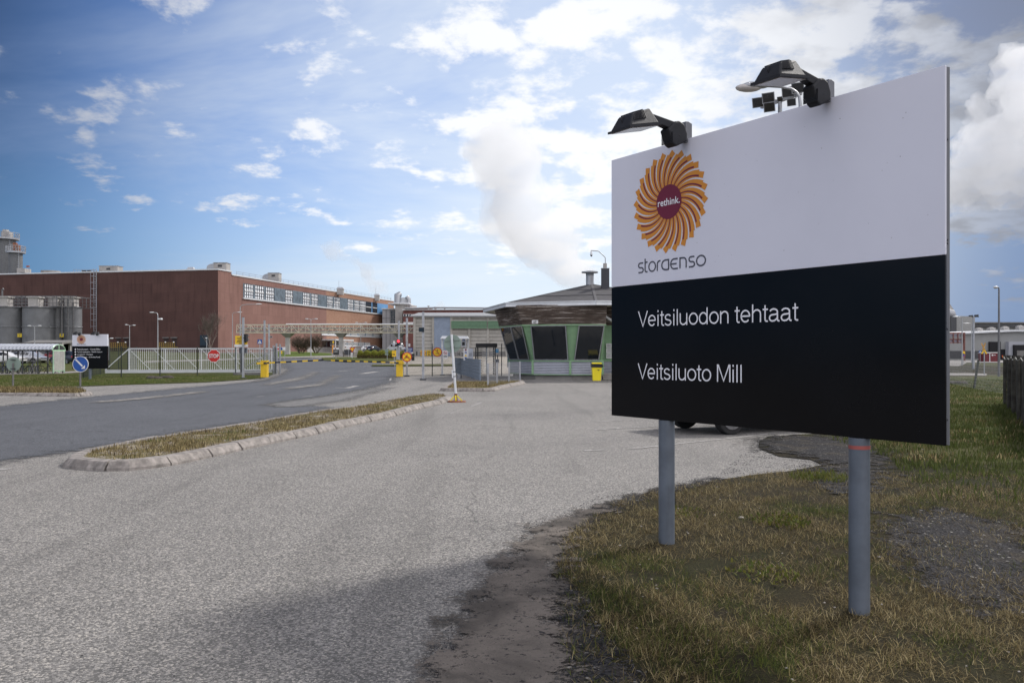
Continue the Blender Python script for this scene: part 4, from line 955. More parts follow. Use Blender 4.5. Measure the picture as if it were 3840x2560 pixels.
b = MB(); b.box(((PX(3747,y)+PX(3764,y))/2,y-.6,PZ(1295,y)),(PX(3764,y)-PX(3747,y),.1,PZ(1280,y)-PZ(1309,y))); b.build('half_shutter', M_rw, rw)
x0, x1 = PX(3764,y), PX(4200,y); b = MB(); b.box(((x0+x1)/2,y-.9,(PZ(1281,y))/2),(x1-x0,1.8,PZ(1281,y))); b.build('dock_front', mat('dock_pale', (.33,.34,.37), .7, var=.05), rw)
for u0 in (3779,3832,3885,3938):
    x0, x1 = PX(u0,y), PX(u0+44,y); b = MB(); b.box(((x0+x1)/2,y-2.1,(PZ(1300,y)+.4)/2+.4),(x1-x0,.6,PZ(1300,y)-.4)); bb = b.build('loading_bay', mat('bay_dark'), rw)
    b = MB(); b.box(((x0+x1)/2,y-2.45,(PZ(1314,y)+.9)/2),((x1-x0)*.62,.1,PZ(1314,y)-.9)); b.build('bay_curtain', M_dconc, bb)
y2 = 260; b = MB(); b.box((PX(3800,y2),y2+15,PZ(1212,y2)/2),(PX(4400,y2)-PX(3200,y2),30,PZ(1212,y2))); up = b.build('rear_hall', M_rw, rw)
b = MB(); b.box((PX(3800,y2),y2-.4,PZ(1223,y2)),(PX(4400,y2)-PX(3200,y2),.6,.8)); b.build('gutter_band', M_dgrey, up)
b = MB(); b.box((PX(3800,y2),y2+10,PZ(1212,y2)+.15),(PX(4400,y2)-PX(3200,y2),22,.4)); b.build('roof_edge', M_dconc, up)
for k, (u, v) in enumerate(((3670,1237),(3717,1235),(3768,1232),(3825,1228))):
    x = PX(u,190); b = MB(); b.box((x,190,PZ(v+3,190)),(1.3,1.3,1.1)); b.sphere((x,190,PZ(v+1,190)+.2), .8, (1,1,.5), 10, 6); b.build('roof_light', M_conc, rw)
sh = T('silo_house', 'tall blocky grey silo house with a slanting conveyor, right of the big board', 'building', (PX(3590,230),230,0))
y = 232; b = MB(); b.box(((PX(3440,y)+PX(3656,y))/2,y+10,PZ(1185,y)/2),(PX(3656,y)-PX(3440,y),20,PZ(1185,y))); b.build('wall', mat('silo_grey', (.27,.27,.26), .8, var=.1, grime=.3), sh)
b = MB(); b.box((PX(3574,y),y-.2,(PZ(1185,y)+4)/2),(1.6,.3,PZ(1185,y)-4)); b.build('corner_duct', M_dgrey, sh)
b = MB(); b.bar((PX(3480,y),y+4,PZ(1010,y)),(PX(3590,y),y+4,PZ(1178,y)), 2.4, 2.4); b.build('conveyor', M_conc, sh)
b = MB(); b.tube([(PX(3480,y),y+3,PZ(1150,y)),(PX(3560,y),y+3,PZ(1168,y)),(PX(3592,y),y+3,PZ(1176,y)),(PX(3598,y),y+3,PZ(1186,y))], [1.2,1.6,1.2,.8], 14); b.build('duct', M_galv, sh, smooth=True)
sf = T('pipe_gantry', 'rust-stained steel gantry with grey panels against the grey warehouse', 'pipe gantry', (PX(3590,168),168,0)); y = 168; b = MB()
for u in (3575,3592,3610): b.bar((PX(u,y),y,PZ(1287,y)),(PX(u,y),y,PZ(1248,y)), .2)
b.bar((PX(3480,y),y,PZ(1249,y)),(PX(3618,y),y,PZ(1249,y)), .3); b.bar((PX(3480,y),y,PZ(1284,y)),(PX(3612,y),y,PZ(1284,y)), .2)
b.bar((PX(3480,y),y,PZ(1272,y)),(PX(3612,y),y,PZ(1272,y)), .2)
for u in (3612,3617): b.bar((PX(u,y),y,0),(PX(u,y),y,PZ(1248,y)), .2)
b.build('frame', mat('rust_red', (.17,.075,.065), .8, var=.3), sf)
b = MB(); b.box(((PX(3480,y)+PX(3612,y))/2,y+.3,PZ(1279,y)),(PX(3612,y)-PX(3480,y),.2,.6)); b.box(((PX(3480,y)+PX(3600,y))/2,y+.3,PZ(1257,y)),(PX(3600,y)-PX(3480,y),.2,.5)); b.build('cladding', mat('lilac_panel', (.30,.30,.36), .7), sf)
# ================================================================ GUARDHOUSE 
def guardhouse():
    t = T('guardhouse', 'polygonal gatehouse with outward leaning windows, timber band and dark hipped roof', 'gatehouse', (5.2, 53.5, 0))
    low = [(-.17,54.0), (1.26,50.7), (3.5,49.75), (5.45,49.75), (5.45,51.6), (8.3,51.6), (10.3,53.6), (10.6,56.5), (8.5,59.2), (3.4,60.0), (.6,58.0)]
    upp = [(-.82,53.7), (.63,50.05), (3.55,49.1), (5.55,49.1), (5.6,51.5), (8.4,51.4), (10.9,53.3), (11.2,56.6), (8.9,59.8), (3.2,60.7), (.1,58.4)]
    zs, zt_, z1, z2 = 1.19, 1.12, 3.30, 4.46
    n = len(low); M_gg = mat('sage_green_steel', (.20,.335,.19), .5, .1, var=.06, vscale=3, grime=.12); M_corr = mat('corrugated_sheet', (.40,.415,.46), .42, .25, var=.08, vscale=2)
    M_wood = mat('weathered_wood', rough=.8, fn=wood_fn); M_found = mat('foundation', (.30,.285,.265), .9, var=.15, vscale=2, bump=.2, bscale=40, grime=.3)
    L = [Vector((x, y, 0)) for x, y in low]; U = [Vector((x, y, 0)) for x, y in upp]
    cen = Vector((5.2, 54.5, 0))
    def at(i, z):    # wall line of leaning part at height z
        f = (z-zs)/(z1-zs); p = L[i].lerp(U[i], f); return Vector((p.x, p.y, z))
    b = MB()
    inn = [p + (cen-p).normalized()*.25 for p in L]
    b.prism([Vector((p.x,p.y,-.1)) for p in inn], (0,0,.45)); b.build('foundation', M_found, t)
    b = MB(); b.prism([Vector((p.x,p.y,1.2)) + (cen-p).normalized()*.35 for p in L], (0,0,.02)); b.build('floor', M_dconc, t)
    b = MB(); b.prism([Vector((p.x,p.y,z1+.05)) + (cen-p).normalized()*.3 for p in U], (0,0,1.2)); b.build('core', M_dgrey, t)
    # corrugated skirt between z .33 and sill
    for i in range(n):
        j = (i+1) % n; a, c = L[i], L[j]; d = (c-a); ln = d.length; d.normalize(); no = Vector((d.y,-d.x,0)); 
        rows = []; z = .33; k = 0
        while z <= zt_+.001:
            o = .022*sin(k*pi/2); rows.append([Vector((a.x,a.y,z))+no*o, Vector((c.x,c.y,z))+no*o]); z += .0247; k += 1
        b = MB(); b.grid(rows); b.build('skirt', M_corr, t, smooth=False)
    # sill band and bottom band
    for z, h, w in ((1.155, .09, .10), (.315, .05, .06)):
        for i in range(n):
            j = (i+1) % n; a, c = L[i].copy(), L[j].copy(); a.z = c.z = z; b = MB(); d = (c-a).normalized(); b.bar(a-d*.02, c+d*.02, w, h); b.build('green_band', M_gg, t)
    for i in range(n):
        b = MB(); a = L[i].copy(); a.z = .34; c = L[i].copy(); c.z = 1.11; b.bar(a, c, .13, .13); b.build('corner_post', M_gg, t)
    # glazing and green piers: on each of the first facets give window fractions
    wins = {0: [(.05,.52),(.54,.985)], 1: [(.0, .0)], 2: [], 3: []}
    def facet(i, wl):
        j = (i+1) % n
        A0_, A1_ = at(i, zs), at(j, zs); B0_, B1_ = at(i, z1), at(j, z1)
        nrm = ((A1_-A0_).cross(B0_-A0_)).normalized()
        if nrm.dot(cen-A0_) > 0: nrm = -nrm
        b = MB(); b.hexa([A0_-nrm*.12, A1_-nrm*.12, A1_-nrm*.04, A0_-nrm*.04, B0_-nrm*.12, B1_-nrm*.12, B1_-nrm*.04, B0_-nrm*.04]); b.build('wall', M_gg, t)
        for (l0, l1, u0, u1) in wl:
            q = [A0_.lerp(A1_, l0), A0_.lerp(A1_, l1), B0_.lerp(B1_, u1), B0_.lerp(B1_, u0)]
            q[0] = q[0].lerp(q[3], .02); q[1] = q[1].lerp(q[2], .02); q[2] = q[2].lerp(q[1], .015); q[3] = q[3].lerp(q[0], .015)
            g = MB(); q = [p_+nrm*.045 for p_ in q]; g.hexa([q[0]-nrm*.035, q[1]-nrm*.035, q[1]-nrm*.012, q[0]-nrm*.012, q[3]-nrm*.035, q[2]-nrm*.035, q[2]-nrm*.012, q[3]-nrm*.012]); w = g.build('window', M_glassd, t)
            f = MB()
            for k in range(4): f.bar(q[k], q[(k+1) % 4], .055, .05, up=nrm)
            f.build('window_frame', M_galv, w)
    facet(0, [(.04,.44,.06,.52), (.46,.885,.54,.985)])
    facet(1, [(.06,.95,.18,.88)]); facet(2, [(.13,.875,.22,.96)]); facet(3, []); facet(4, [(.35,.9,.35,.9)]); facet(7, [])
    for q in (5, 6, 8, 9, 10): facet(q, [(.1,.9,.1,.9)])
    for i in range(n):
        j = (i+1) % n; b = MB(); b.bar(at(i, z1), at(j, z1), .10, .08); b.build('green_band', M_gg, t)
    # timber slat band
    for i in range(n):
        j = (i+1) % n; b = MB(); nn_ = 17
        for k in range(nn_):
            z = z1+.05+(z2-z1)*k/nn_; f = (z-zs)/(z1-zs); 
            a = L[i].lerp(U[i], 1+(f-1)*.9); c = L[j].lerp(U[j], 1+(f-1)*.9); a.z = c.z = z+.02
            b.bar(a, c, .045, .046)
        s_ = b.build('timber_slats', M_wood, t)
        b = MB(); a0 = L[i].lerp(U[i], 1.0); c0 = L[j].lerp(U[j], 1.0); a1 = L[i].lerp(U[i], 1.5); c1 = L[j].lerp(U[j], 1.5)
        inw = (cen-(a0+c0)/2).normalized()*.06
        b.quad(Vector((a0.x,a0.y,z1))+inw, Vector((c0.x,c0.y,z1))+inw, Vector((c1.x,c1.y,z2+.05))+inw, Vector((a1.x,a1.y,z2+.05))+inw); b.build('slat_backing', M_dgrey, t)
    # roof
    ez = 4.50; ev = [(-1.95,56.9), (-.36,50.2), (4.92,48.25), (10.6,48.9), (12.4,53), (12.6,57.5), (9.6,61.5), (2.6,62.3), (-1.2,60.2)]
    E = [Vector((x, y, ez)) for x, y in ev]; ap = Vector((5.2, 53.9, 6.12))
    b = MB(); m = len(E)
    for i in range(m): b.quad(E[i]+Vector((0,0,.16)), E[(i+1) % m]+Vector((0,0,.16)), ap)
    b.build('roof', mat('bitumen_felt', (.062,.060,.064), .95, var=.22, vscale=2.5, bump=.5, bscale=60), t)
    b = MB()
    for i in range(m):
        b.bar(E[i]+Vector((0,0,.175)), ap, .16, .03)
        mm_ = (E[i]+E[(i+1) % m])/2
        for f in (.33, .66):
            b.bar(E[i].lerp(ap, f)+Vector((0,0,.172*(1-f))), E[(i+1) % m].lerp(ap, f)+Vector((0,0,.172*(1-f))), .12, .03)
    b.build('felt_seam', mat('bitumen_seam', (.085,.083,.088), .9), t)
    b = MB(); b.prism([e+(ap-e).normalized()*.05 - Vector((0,0,(ap-e).normalized().z*.05)) for e in E], (0,0,.04)); b.build('soffit', mat('soffit_cream', (.52,.50,.40), .8), t)
    for i in range(m):
        a, c = E[i], E[(i+1) % m]; d = (c-a).normalized(); b = MB()
        b.bar(a+Vector((0,0,.06)), c+Vector((0,0,.06)), .05, .17); b.bar(a+Vector((0,0,.165)), c+Vector((0,0,.165)), .14, .05); b.tube([a+Vector((0,0,-.04)), c+Vector((0,0,-.04))], .055, 8); b.build('gutter', M_cap, t)
    vy = 53.9; vx = PX(2212, vy); b = MB(); b.cyl((vx,vy,5.8),(vx,vy,PZ(1022,vy)), .25, n=14); v = b.build('ventilation_stack', M_galv, t, smooth=True)
    b = MB(); b.cyl((vx,vy,PZ(1023,vy)),(vx,vy,PZ(1019,vy)), .54, .54, n=24); b.cyl((vx,vy,PZ(1019,vy)),(vx,vy,PZ(1014,vy)), .54, .08, n=24); b.build('cap', M_galv, v)
    b = MB()
    for k in range(5): b.cyl((vx,vy,PZ(1033-k*1.6,vy)),(vx,vy,PZ(1032.4-k*1.6,vy)), .262, n=14)
    b.build('vent_slots', M_dgrey, v)
    cy = 52.6; cx = PX(2269.5, cy); b = MB(); b.box((cx,cy,(PZ(1008,cy)+5.6)/2),(.48,.45,PZ(1008,cy)-5.6)); ch = b.build('chimney', mat('chimney_sheet', (.045,.047,.055), .6, .2), t, bevel=.01)
    b = MB(); b.box((cx,cy,PZ(1007,cy)),(.52,.49,.03)); b.build('chimney_cap', M_galv, ch)
    # house number plate
    p = at(1, 3.42).lerp(at(2, 3.42), .40); d = (at(2,3.42)-at(1,3.42)).normalized(); no = Vector((d.y,-d.x,0)); 
    if no.y > 0: no = -no
    c0 = Vector((PX(2006,49.3),49.25,PZ(1207,49.3))); b = MB(); ex = d; hw = .19
    b.hexa([c0-ex*hw-Vector((0,0,.10)), c0+ex*hw-Vector((0,0,.10)), c0+ex*hw-Vector((0,0,.10))-no*.03, c0-ex*hw-Vector((0,0,.10))-no*.03, c0-ex*hw+Vector((0,0,.11)), c0+ex*hw+Vector((0,0,.11)), c0+ex*hw+Vector((0,0,.11))-no*.03, c0-ex*hw+Vector((0,0,.11))-no*.03])
    np_ = b.build('number_plate', M_wframe, t); text_mesh('69', c0-ex*.09-Vector((0,0,.075))+no*.004, ex, UPV, .18, .15, 'number', mat('black_print', (.02,.02,.02), .6), np_, bold=.01)
    # entrance: notices, steps, brace
    for k in range(3):
        b = MB(); y = 51.45; z = PZ(1296+k*19.5, y); b.box((PX(2284,y),y,z),(.36,.02,.29)); q = b.build('notice', M_wframe, t)
        b = MB()
        for j in range(5): b.box((PX(2284,y),y-.015,z+.09-j*.04),(.26,.006,.010))
        b.build('printing', M_slate, q)
    b = MB()
    for k in range(3): b.box((PX(2300,50.6),50.9+k*.16,.07+k*.13),(1.3,1.1-k*.3,.12))
    b.build('step', M_found, t)
    b = MB(); b.bar((PX(2266,50),50,PZ(1184,50)),(PX(2300,50.5),50.5,PZ(1206,50.5)), .10, .12); b.build('canopy_brace', M_cap, t)
    return t
def wood_fn(t, b):
    o = t.geo(); s = t.n('ShaderNodeVectorMath', operation='MULTIPLY', i={0: o, 1: (.5, .5, 16)}).outputs[0]
    n1 = t.noise(s, 1.6, 5, .7); n2 = t.noise(o, 8, 4, .6)
    c = t.mix(t.sstep(n1, .38, .62), (.055,.038,.028,1), (.145,.105,.08,1)); c = t.mix(t.math('MULTIPLY', t.sstep(n1, .54, .62), .9), c, (.50,.45,.40,1))
    t.L.new(c, b.inputs['Base Color'])
guardhouse()
cmx = PX(2270, 52.6); cy = 52.6
ct = T('security_camera', 'dome camera on a bent grey pole standing on the guardhouse chimney', 'camera', (cmx, cy, PZ(1008, cy)))
b = MB(); b.box((cmx-.02,cy,PZ(997,cy)),(.22,.2,.32)); b.build('junction_box', M_conc, ct)
b = MB(); b.tube([(cmx,cy,PZ(990,cy)),(cmx,cy,PZ(968,cy)),(PX(2267,cy),cy,PZ(962,cy)),(PX(2246,cy),cy,PZ(943,cy)),(PX(2242,cy),cy,PZ(941.5,cy)),(PX(2216,cy),cy,PZ(939.5,cy)),(PX(2216,cy),cy,PZ(945,cy))], .028, 10); b.build('pole', M_galv, ct, smooth=True)
b = MB(); b.tube([(PX(2217.5,cy),cy,PZ(943,cy)),(PX(2217.5,cy),cy,PZ(946,cy)),(PX(2217.5,cy),cy,PZ(951,cy)),(PX(2217.5,cy),cy,PZ(956,cy))], [.03,.05,.075,.08], 14); b.build('housing', M_cap, ct, smooth=True)
b = MB(); b.sphere((PX(2217.5,cy),cy,PZ(957,cy)), .068, (1,1,1.3), 14, 8); b.build('dome', M_glassd, ct, smooth=True)
# ================================================================ GATE AREA
M_yellow = mat('barrier_yellow', (.72,.47,.02), .45, var=.05, grime=.12); M_blackp = mat('matt_black', (.015,.015,.016), .6)
M_green = mat('fence_green_black', (.018,.026,.020), .6); M_redp = mat('sign_red', (.50,.02,.015), .45); M_bluep = mat('sign_blue', (.01,.07,.30), .4)
M_signback = mat('sign_back_grey_green', (.21,.27,.235), .6, .1, var=.08, grime=.2); M_signyel = mat('sign_yellow', (.80,.50,.015), .45); M_signw = mat('sign_face_white', (.66,.66,.66), .45, grime=.1)
M_print = mat('black_print', (.02,.02,.02), .6); M_rust = mat('rusty_steel', (.20,.075,.04), .85, var=.4, vscale=9, bump=.3)
CAMN = Vector((0,-1,0))
def face_axes(yaw):  # yaw: direction the sign faces, 0 = towards the camera
    n = Vector((sin(yaw), -cos(yaw), 0)); ex = Vector((cos(yaw), sin(yaw), 0)); return ex, Vector((0,0,1)), n
def plate(parent, c, w, h, m, yaw=0., name='panel', th=.02):
    ex, ey, n = face_axes(yaw); b = MB(); q = [c-ex*w/2-ey*h/2, c+ex*w/2-ey*h/2, c+ex*w/2+ey*h/2, c-ex*w/2+ey*h/2]
    b.prism(q, n*-th); return b.build(name, m, parent)
def flat(parent, c, pts, m, yaw, d, name='printing'):
    ex, ey, n = face_axes(yaw); b = MB()
    for poly in pts: b.quad(*[c+ex*p[0]+ey*p[1]+n*d for p in poly])
    return b.build(name, m, parent)
def lines(parent, c, w, rows, m, yaw, d=.006, th=.02, name='printing'):
    P = []
    for (y, x0, x1) in rows: P.append([(x0*w,y-th/2),(x1*w,y-th/2),(x1*w,y+th/2),(x0*w,y+th/2)])
    return flat(parent, c, P, m, yaw, d, name)
def rnd_disc(r, n=32): return [(r*cos(2*pi*k/n), r*sin(2*pi*k/n)) for k in range(n)]
def ring(r0, r1, n=32): return [[(r0*cos(2*pi*k/n), r0*sin(2*pi*k/n)),(r1*cos(2*pi*k/n), r1*sin(2*pi*k/n)),(r1*cos(2*pi*(k+1)/n), r1*sin(2*pi*(k+1)/n)),(r0*cos(2*pi*(k+1)/n), r0*sin(2*pi*(k+1)/n))] for k in range(n)]
def seg(x0, y0, x1, y1, w):
    d = Vector((x1-x0, y1-y0)).normalized(); n = Vector((-d.y, d.x))*w/2
    return [(x0-n.x,y0-n.y),(x1-n.x,y1-n.y),(x1+n.x,y1+n.y),(x0+n.x,y0+n.y)]
# --- barriers
def barrier(label, u, v, y_tip, u_tip, v_tip, flip):
    p = G(u, v); t = T('barrier', label, 'barrier', p, 'boom barriers at the gate'); s = p.y/FPX
    b = MB(); b.box(p+Vector((0,.2,.55)), (.42,.42,1.08)); cab = b.build('cabinet', M_yellow, t, bevel=.015)
    b = MB(); b.box(p+Vector((0,.2,1.11)), (.46,.46,.05)); b.build('lid', M_yellow, cab)
    b = MB(); b.box(p+Vector((0,.2,.01)), (.5,.5,.03)); b.build('base_plate', M_dgrey, t)
    b = MB(); b.box(p+Vector((.12*(-1 if flip else 1),-.02,.95)), (.22,.10,.10)); b.build('arm_clamp', M_dgrey, t)
    a = p+Vector((0,-.10,.97)); e = PT(u_tip, v_tip, y_tip); n = max(6, round((e-a).length/.42)); 
    for k in range(n):
        b = MB(); b.bar(a.lerp(e, k/n), a.lerp(e, (k+1)/n), .05, .10); b.build('arm_band', M_yellow if k % 2 else M_blackp, t)
    b = MB(); b.bar(a, a-(e-a).normalized()*.45, .07, .12); b.build('counterweight', M_yellow, t)
    return t
barrier('left yellow boom barrier with its arm reaching right, beside the sliding gate', 989, 1416, 57.5, 1212, 1350, False)
barrier('right yellow boom barrier with its arm reaching left, below the red traffic light', 1497, 1413, 60, 1242, 1351, True)
# --- square steel posts
def post(name, label, u, v, vtop, w, cat='post', group='square galvanised posts at the gate', base=True, y=None):
    p = G(u, v) if y is None else Vector((PX(u,y), y, hz(PX(u,y), y))); h = PZ(vtop, p.y)-p.z
    t = T(name, label, cat, p, group); b = MB(); b.box(p+Vector((0,0,h/2)), (w,w,h)); b.build('shaft', M_galv, t, bevel=.006)
    if base: b = MB(); b.box(p+Vector((0,0,.04)), (w*2.6,w*2.6,.09)); b.build('foot', M_dgrey, t)
    b = MB(); b.box(p+Vector((0,0,h+.01)), (w+.01,w+.01,.02)); b.build('cap', M_dgrey, t)
    return t, p
tA, pA = post('steel_post', 'tall square post in front of the sliding gate, carrying a traffic light seen from behind', 912, 1420, 1190, .125)
tB, pB = post('steel_post', 'square post just right of the sliding gate end, without a floodlight', 992, 1402, 1201, .12)
tC, pC = post('steel_post', 'square post right of the sliding gate carrying a small floodlight', 1009, 1392, 1215, .11)
tD, pD = post('steel_post', 'square post directly behind the red traffic light', 1496, 1404, 1202, .13)
tE, pE = post('steel_post', 'square post behind the round motorcycle ban sign', 1526, 1412, 1192, .13)
tF, pF = post('steel_post', 'freestanding square post with a black flat floodlight, right of the motorcycle ban', 1587, 1425, 1170, .135)
# floodlights on posts
def small_flood(label, c, w, h, m=M_dgrey, yaw=0., group='small floodlights on posts'):
    t = T('floodlight', label, 'floodlight', c, group); plate(t, c, w, h, m, yaw, 'housing', .1)
    ex, ey, n = face_axes(yaw); plate(t, c+n*.004, w*.84, h*.8, M_glassd, yaw, 'lens', .002)
    b = MB(); b.bar(c-n*.1, c-n*.1+ex*w*.6, .03); b.build('bracket', M_galv, t)
small_flood('black flat floodlight facing us on the freestanding post', PT(1580,1236,pF.y-.12), .32, .26, M_blackp, -.1)
small_flood('small pale floodlight on the post right of the sliding gate', PT(1017,1263,pC.y-.12), .2, .15, M_galv, .5)
# traffic lights
def signal(label, c, lit, yaw, name='traffic_light'):
    t = T(name, label, 'traffic light', c, 'two lamp traffic lights'); ex, ey, n = face_axes(yaw)
    plate(t, c, .26, .50, M_blackp, yaw, 'housing', .16)
    for k, (z, m) in enumerate(((.12, lit), (-.13, M_glassd))):
        b = MB(); b.disc(c+ey*z+n*.012, .10, n, .02, 20); b.build('lamp', m or M_glassd, t)
        b = MB(); rows = []
        for j in range(9): a = pi*j/8; q = c+ey*z+ex*cos(a)*.115+ey*sin(a)*.115; rows.append([q, q+n*.14])
        b.grid(rows); b.build('visor', M_blackp, t, solid=.006)
    b = MB(); b.bar(c-n*.16, c-n*.26, .05); b.build('bracket', M_dgrey, t)
signal('traffic light with a glowing red lamp above the right barrier', PT(1494,1285,pD.y-.3), mat('red_light', (1.,.03,.05), .4, emit=2.2, var=.0), 0)
signal('traffic light seen from behind on the post before the sliding gate', PT(924,1267,pA.y+.1), None, pi*.86)
# --- boxes on posts D and E
for lab, c, d, m in (('pale control cabinet strapped to the post under the red traffic light', PT(1492,1330,pD.y-.12), (.24,.14,.72), M_galv), ('grey meter box on the post behind the motorcycle ban sign', PT(1525,1268,pE.y-.1), (.13,.1,.45), M_conc),
                  ('small white box on the fence beside the motorcycle ban sign', PT(1535,1294,pE.y+.3), (.12,.1,.20), M_signw)):
    t = T('control_box', lab, 'control box', c, 'boxes on the gate posts'); b = MB(); b.box(c, d); b.build('case', m, t, bevel=.01); b = MB(); b.box(c+Vector((d[0]*.35,-d[1]/2-.005,0)), (.015,.012,d[2]*.25)); b.build('hinge', M_dgrey, t)
def cctv(label, c, yaw):
    ex, ey, n = face_axes(yaw); t = T('cctv_camera', label, 'camera', c, 'security cameras at the gate'); b = MB(); b.bar(c, c+n*.28-ey*.04, .10, .10); b.build('housing', M_cap, t, bevel=.01); b = MB(); b.disc(c+n*.285-ey*.04, .035, n, .01); b.build('lens', M_blackp, t); b = MB(); b.bar(c-ey*.05, c-ey*.05-n*.15-ey*.12, .03); b.build('bracket', M_galv, t)
cctv('white security camera right of the red traffic light', PT(1508,1297,pE.y-.2), -.9); cctv('white security camera under the grey meter box, looking left', PT(1519,1304,pE.y-.25), -1.0)
# --- wire fences
def wire_fence(name, label, pts, h, dx=.06, hh=(.0,), group=None, post_r=.03, post_over=.08, m=M_green, wire=.007, ends=True, mp=None, rows=10, cat='fence', posts=None, pw=None):
    t = T(name, label, cat, pts[0], group)
    for a, c in zip(pts[:-1], pts[1:]):
        b = MB(); L = (c-a).length; n = max(2, int(L/dx))
        for k in range(1, n): q = a.lerp(c, k/n); b.bar(q+Vector((0,0,.06)), q+Vector((0,0,h)), wire, wire)
        for k in range(rows+1): z = .06+(h-.06)*k/rows; b.bar(a+Vector((0,0,z)), c+Vector((0,0,z)), wire*1.25)
        b.build('mesh_panel', m, t)
    for p in (posts or pts):
        b = MB(); b.bar(p-Vector((0,0,.1)), p+Vector((0,0,h+post_over)), pw or .055); b.build('post', mp or m, t)
    return t
yF = 62.5
def fp(u, y=None): y = y or yF; return Vector((PX(u,y), y, 0.))
f1 = [G(308,1419), G(455,1415), G(600,1413), G(740,1411), G(883,1408), G(1032,1404)]
wire_fence('mesh_fence', 'dark green wire mesh fence in front of the white sliding gate', f1, 2.0, .06, group='dark wire mesh fences', wire=.005)
f0 = [G(308,1419)+Vector((.05,.1,0)), G(345,1411), G(376,1405), G(411,1399), G(445,1393), G(480,1388), G(512,1384)]
wire_fence('mesh_fence', 'dark green wire mesh fence running back beside the direction board', f0, 2.0, .1, group='dark wire mesh fences', wire=.006)
f2 = [G(1511,1409), G(1621,1410), G(1740,1406), G(1825,1404)]
wire_fence('mesh_fence', 'black wire mesh fence right of the right barrier, hung with warning signs', f2, 2.05, .06, group='dark wire mesh fences', wire=.005, post_over=.25)
# --- white sliding gate
a = G(380,1404)+Vector((0,.6,0)); c = G(1010,1401)+Vector((0,.6,0)); 
t = T('sliding_gate', 'long white steel sliding gate with diagonal braces behind the mesh fence', 'gate', a); L = (c-a).length; d = (c-a).normalized(); hg = 1.95
aS = a.lerp(c, .14)
b = MB(); b.bar(a+Vector((0,0,.22)), c+Vector((0,0,.22)), .12, .24); b.build('bottom_beam', M_cap, t)
b = MB(); b.bar(aS+Vector((0,0,hg)), c+Vector((0,0,hg)), .08, .09); b.bar(a+Vector((0,0,.34)), aS+Vector((0,0,hg)), .06, .07); b.build('frame', M_cap, t)
b = MB(); n = 76
for k in range(n+1):
    q = aS.lerp(c, k/n)
    b.bar(q+Vector((0,0,.34)), q+Vector((0,0,hg)), .03)
b.build('bars', M_cap, t)
b = MB()
for k in range(6): q0 = aS.lerp(c, k/6); q1 = aS.lerp(c, (k+.85)/6); b.bar(q0+Vector((0,.05,hg-.05)), q1+Vector((0,.05,.36)), .035)
b.build('brace', M_cap, t)
b = MB()
for q in (0, .25, .5, .75, 1): p = aS.lerp(c, q); b.bar(p+Vector((0,0,.3)), p+Vector((0,0,hg)), .08)
b.build('upright', M_cap, t)
for lab, u0, u1 in (('steel guide frame with a diagonal brace at the right end of the sliding gate', 1013, 1026),):
    p0, p1 = G(884,1409)+Vector((0,1.2,0)), G(1024,1405)+Vector((0,.9,0)); t = T('guide_frame', lab, 'gate frame', p0)
    for p, hh_ in ((p0,2.1),(p1,2.35),(p1+Vector((.12,.5,0)),2.3),(p1+Vector((-.25,.1,0)),2.2)): b = MB(); b.box(p+Vector((0,0,hh_/2)), (.11,.11,hh_)); b.build('upright', M_galv if p is not p0 else M_dgrey, t)
    b = MB(); b.bar(p0+Vector((0,0,.35)), p1+Vector((0,0,2.05)), .045); b.bar(p0+Vector((0,0,.3)), p1+Vector((0,0,.3)), .05, .09); b.build('brace', M_galv, t)
    b = MB(); b.box(p0+Vector((.6,-.3,.1)), (2.0,.5,.24)); b.build('concrete_foot', M_dconc, t)
# --- signs on fences and posts
def stop_sign():
    y = G(802,1410).y-.15; c = PT(802,1334,y); r = 23.5/FPX*y; t = T('stop_sign', 'red octagonal stop sign fixed to the mesh fence', 'road sign', c)
    oc = lambda r: [(r*cos(R(22.5+45*k))/cos(R(22.5)), r*sin(R(22.5+45*k))/cos(R(22.5))) for k in range(8)]
    ex, ey, n = face_axes(0); b = MB(); b.prism([c+ex*p[0]+ey*p[1] for p in oc(r)], (0,.02,0)); b.build('plate', M_signw, t)
    flat(t, c, [oc(r*.93)], M_redp, 0, .003, 'face'); text_mesh('STOP', c-ex*r*.78-ey*r*.30+n*.006, ex, ey, r*1.56, r*.62, 'lettering', M_signw, t, bold=.03)
stop_sign()
def moto(t, c, r, d):   # silhouette of a rider on a motorcycle
    P = [*ring(r*.13, r*.2, 14)]; w1 = [[(p[0]-r*.42, p[1]-r*.22) for p in q] for q in P]; w2 = [[(p[0]+r*.40, p[1]-r*.22) for p in q] for q in P]
    body = [[(-r*.35,-r*.12),(r*.3,-r*.2),(r*.42,r*.02),(r*.1,r*.06),(-r*.3,r*.02)], [(-r*.1,0),(r*.14,0),(r*.1,r*.3),(-r*.02,r*.34)], seg(-r*.02,r*.28,-r*.3,r*.08,r*.08), seg(-r*.42,-r*.2,-r*.25,r*.12,r*.07), seg(r*.08,r*.02,-r*.08,-r*.22,r*.1)]
    hd = [(p[0]+r*.02, p[1]+r*.42) for p in rnd_disc(r*.1, 12)]
    flat(t, c, w1+w2+body+[hd], M_print, 0, d, 'pictogram')
def walker(t, c, r, d, sx=0., sy=0., m=None, k=1.):
    r = r*k; o = lambda P: [(p[0]+sx, p[1]+sy) for p in P]
    flat(t, c, [o([(p[0], p[1]+r*.36) for p in rnd_disc(r*.08, 10)]), o(seg(0,r*.28,0,-r*.0,r*.13)), o(seg(0,0,-r*.17,-r*.34,r*.08)), o(seg(0,0,r*.16,-r*.34,r*.08)), o(seg(0,r*.22,-r*.16,0,r*.06)), o(seg(0,r*.22,r*.16,r*.02,r*.06))], m or M_print, 0, d, 'pictogram')
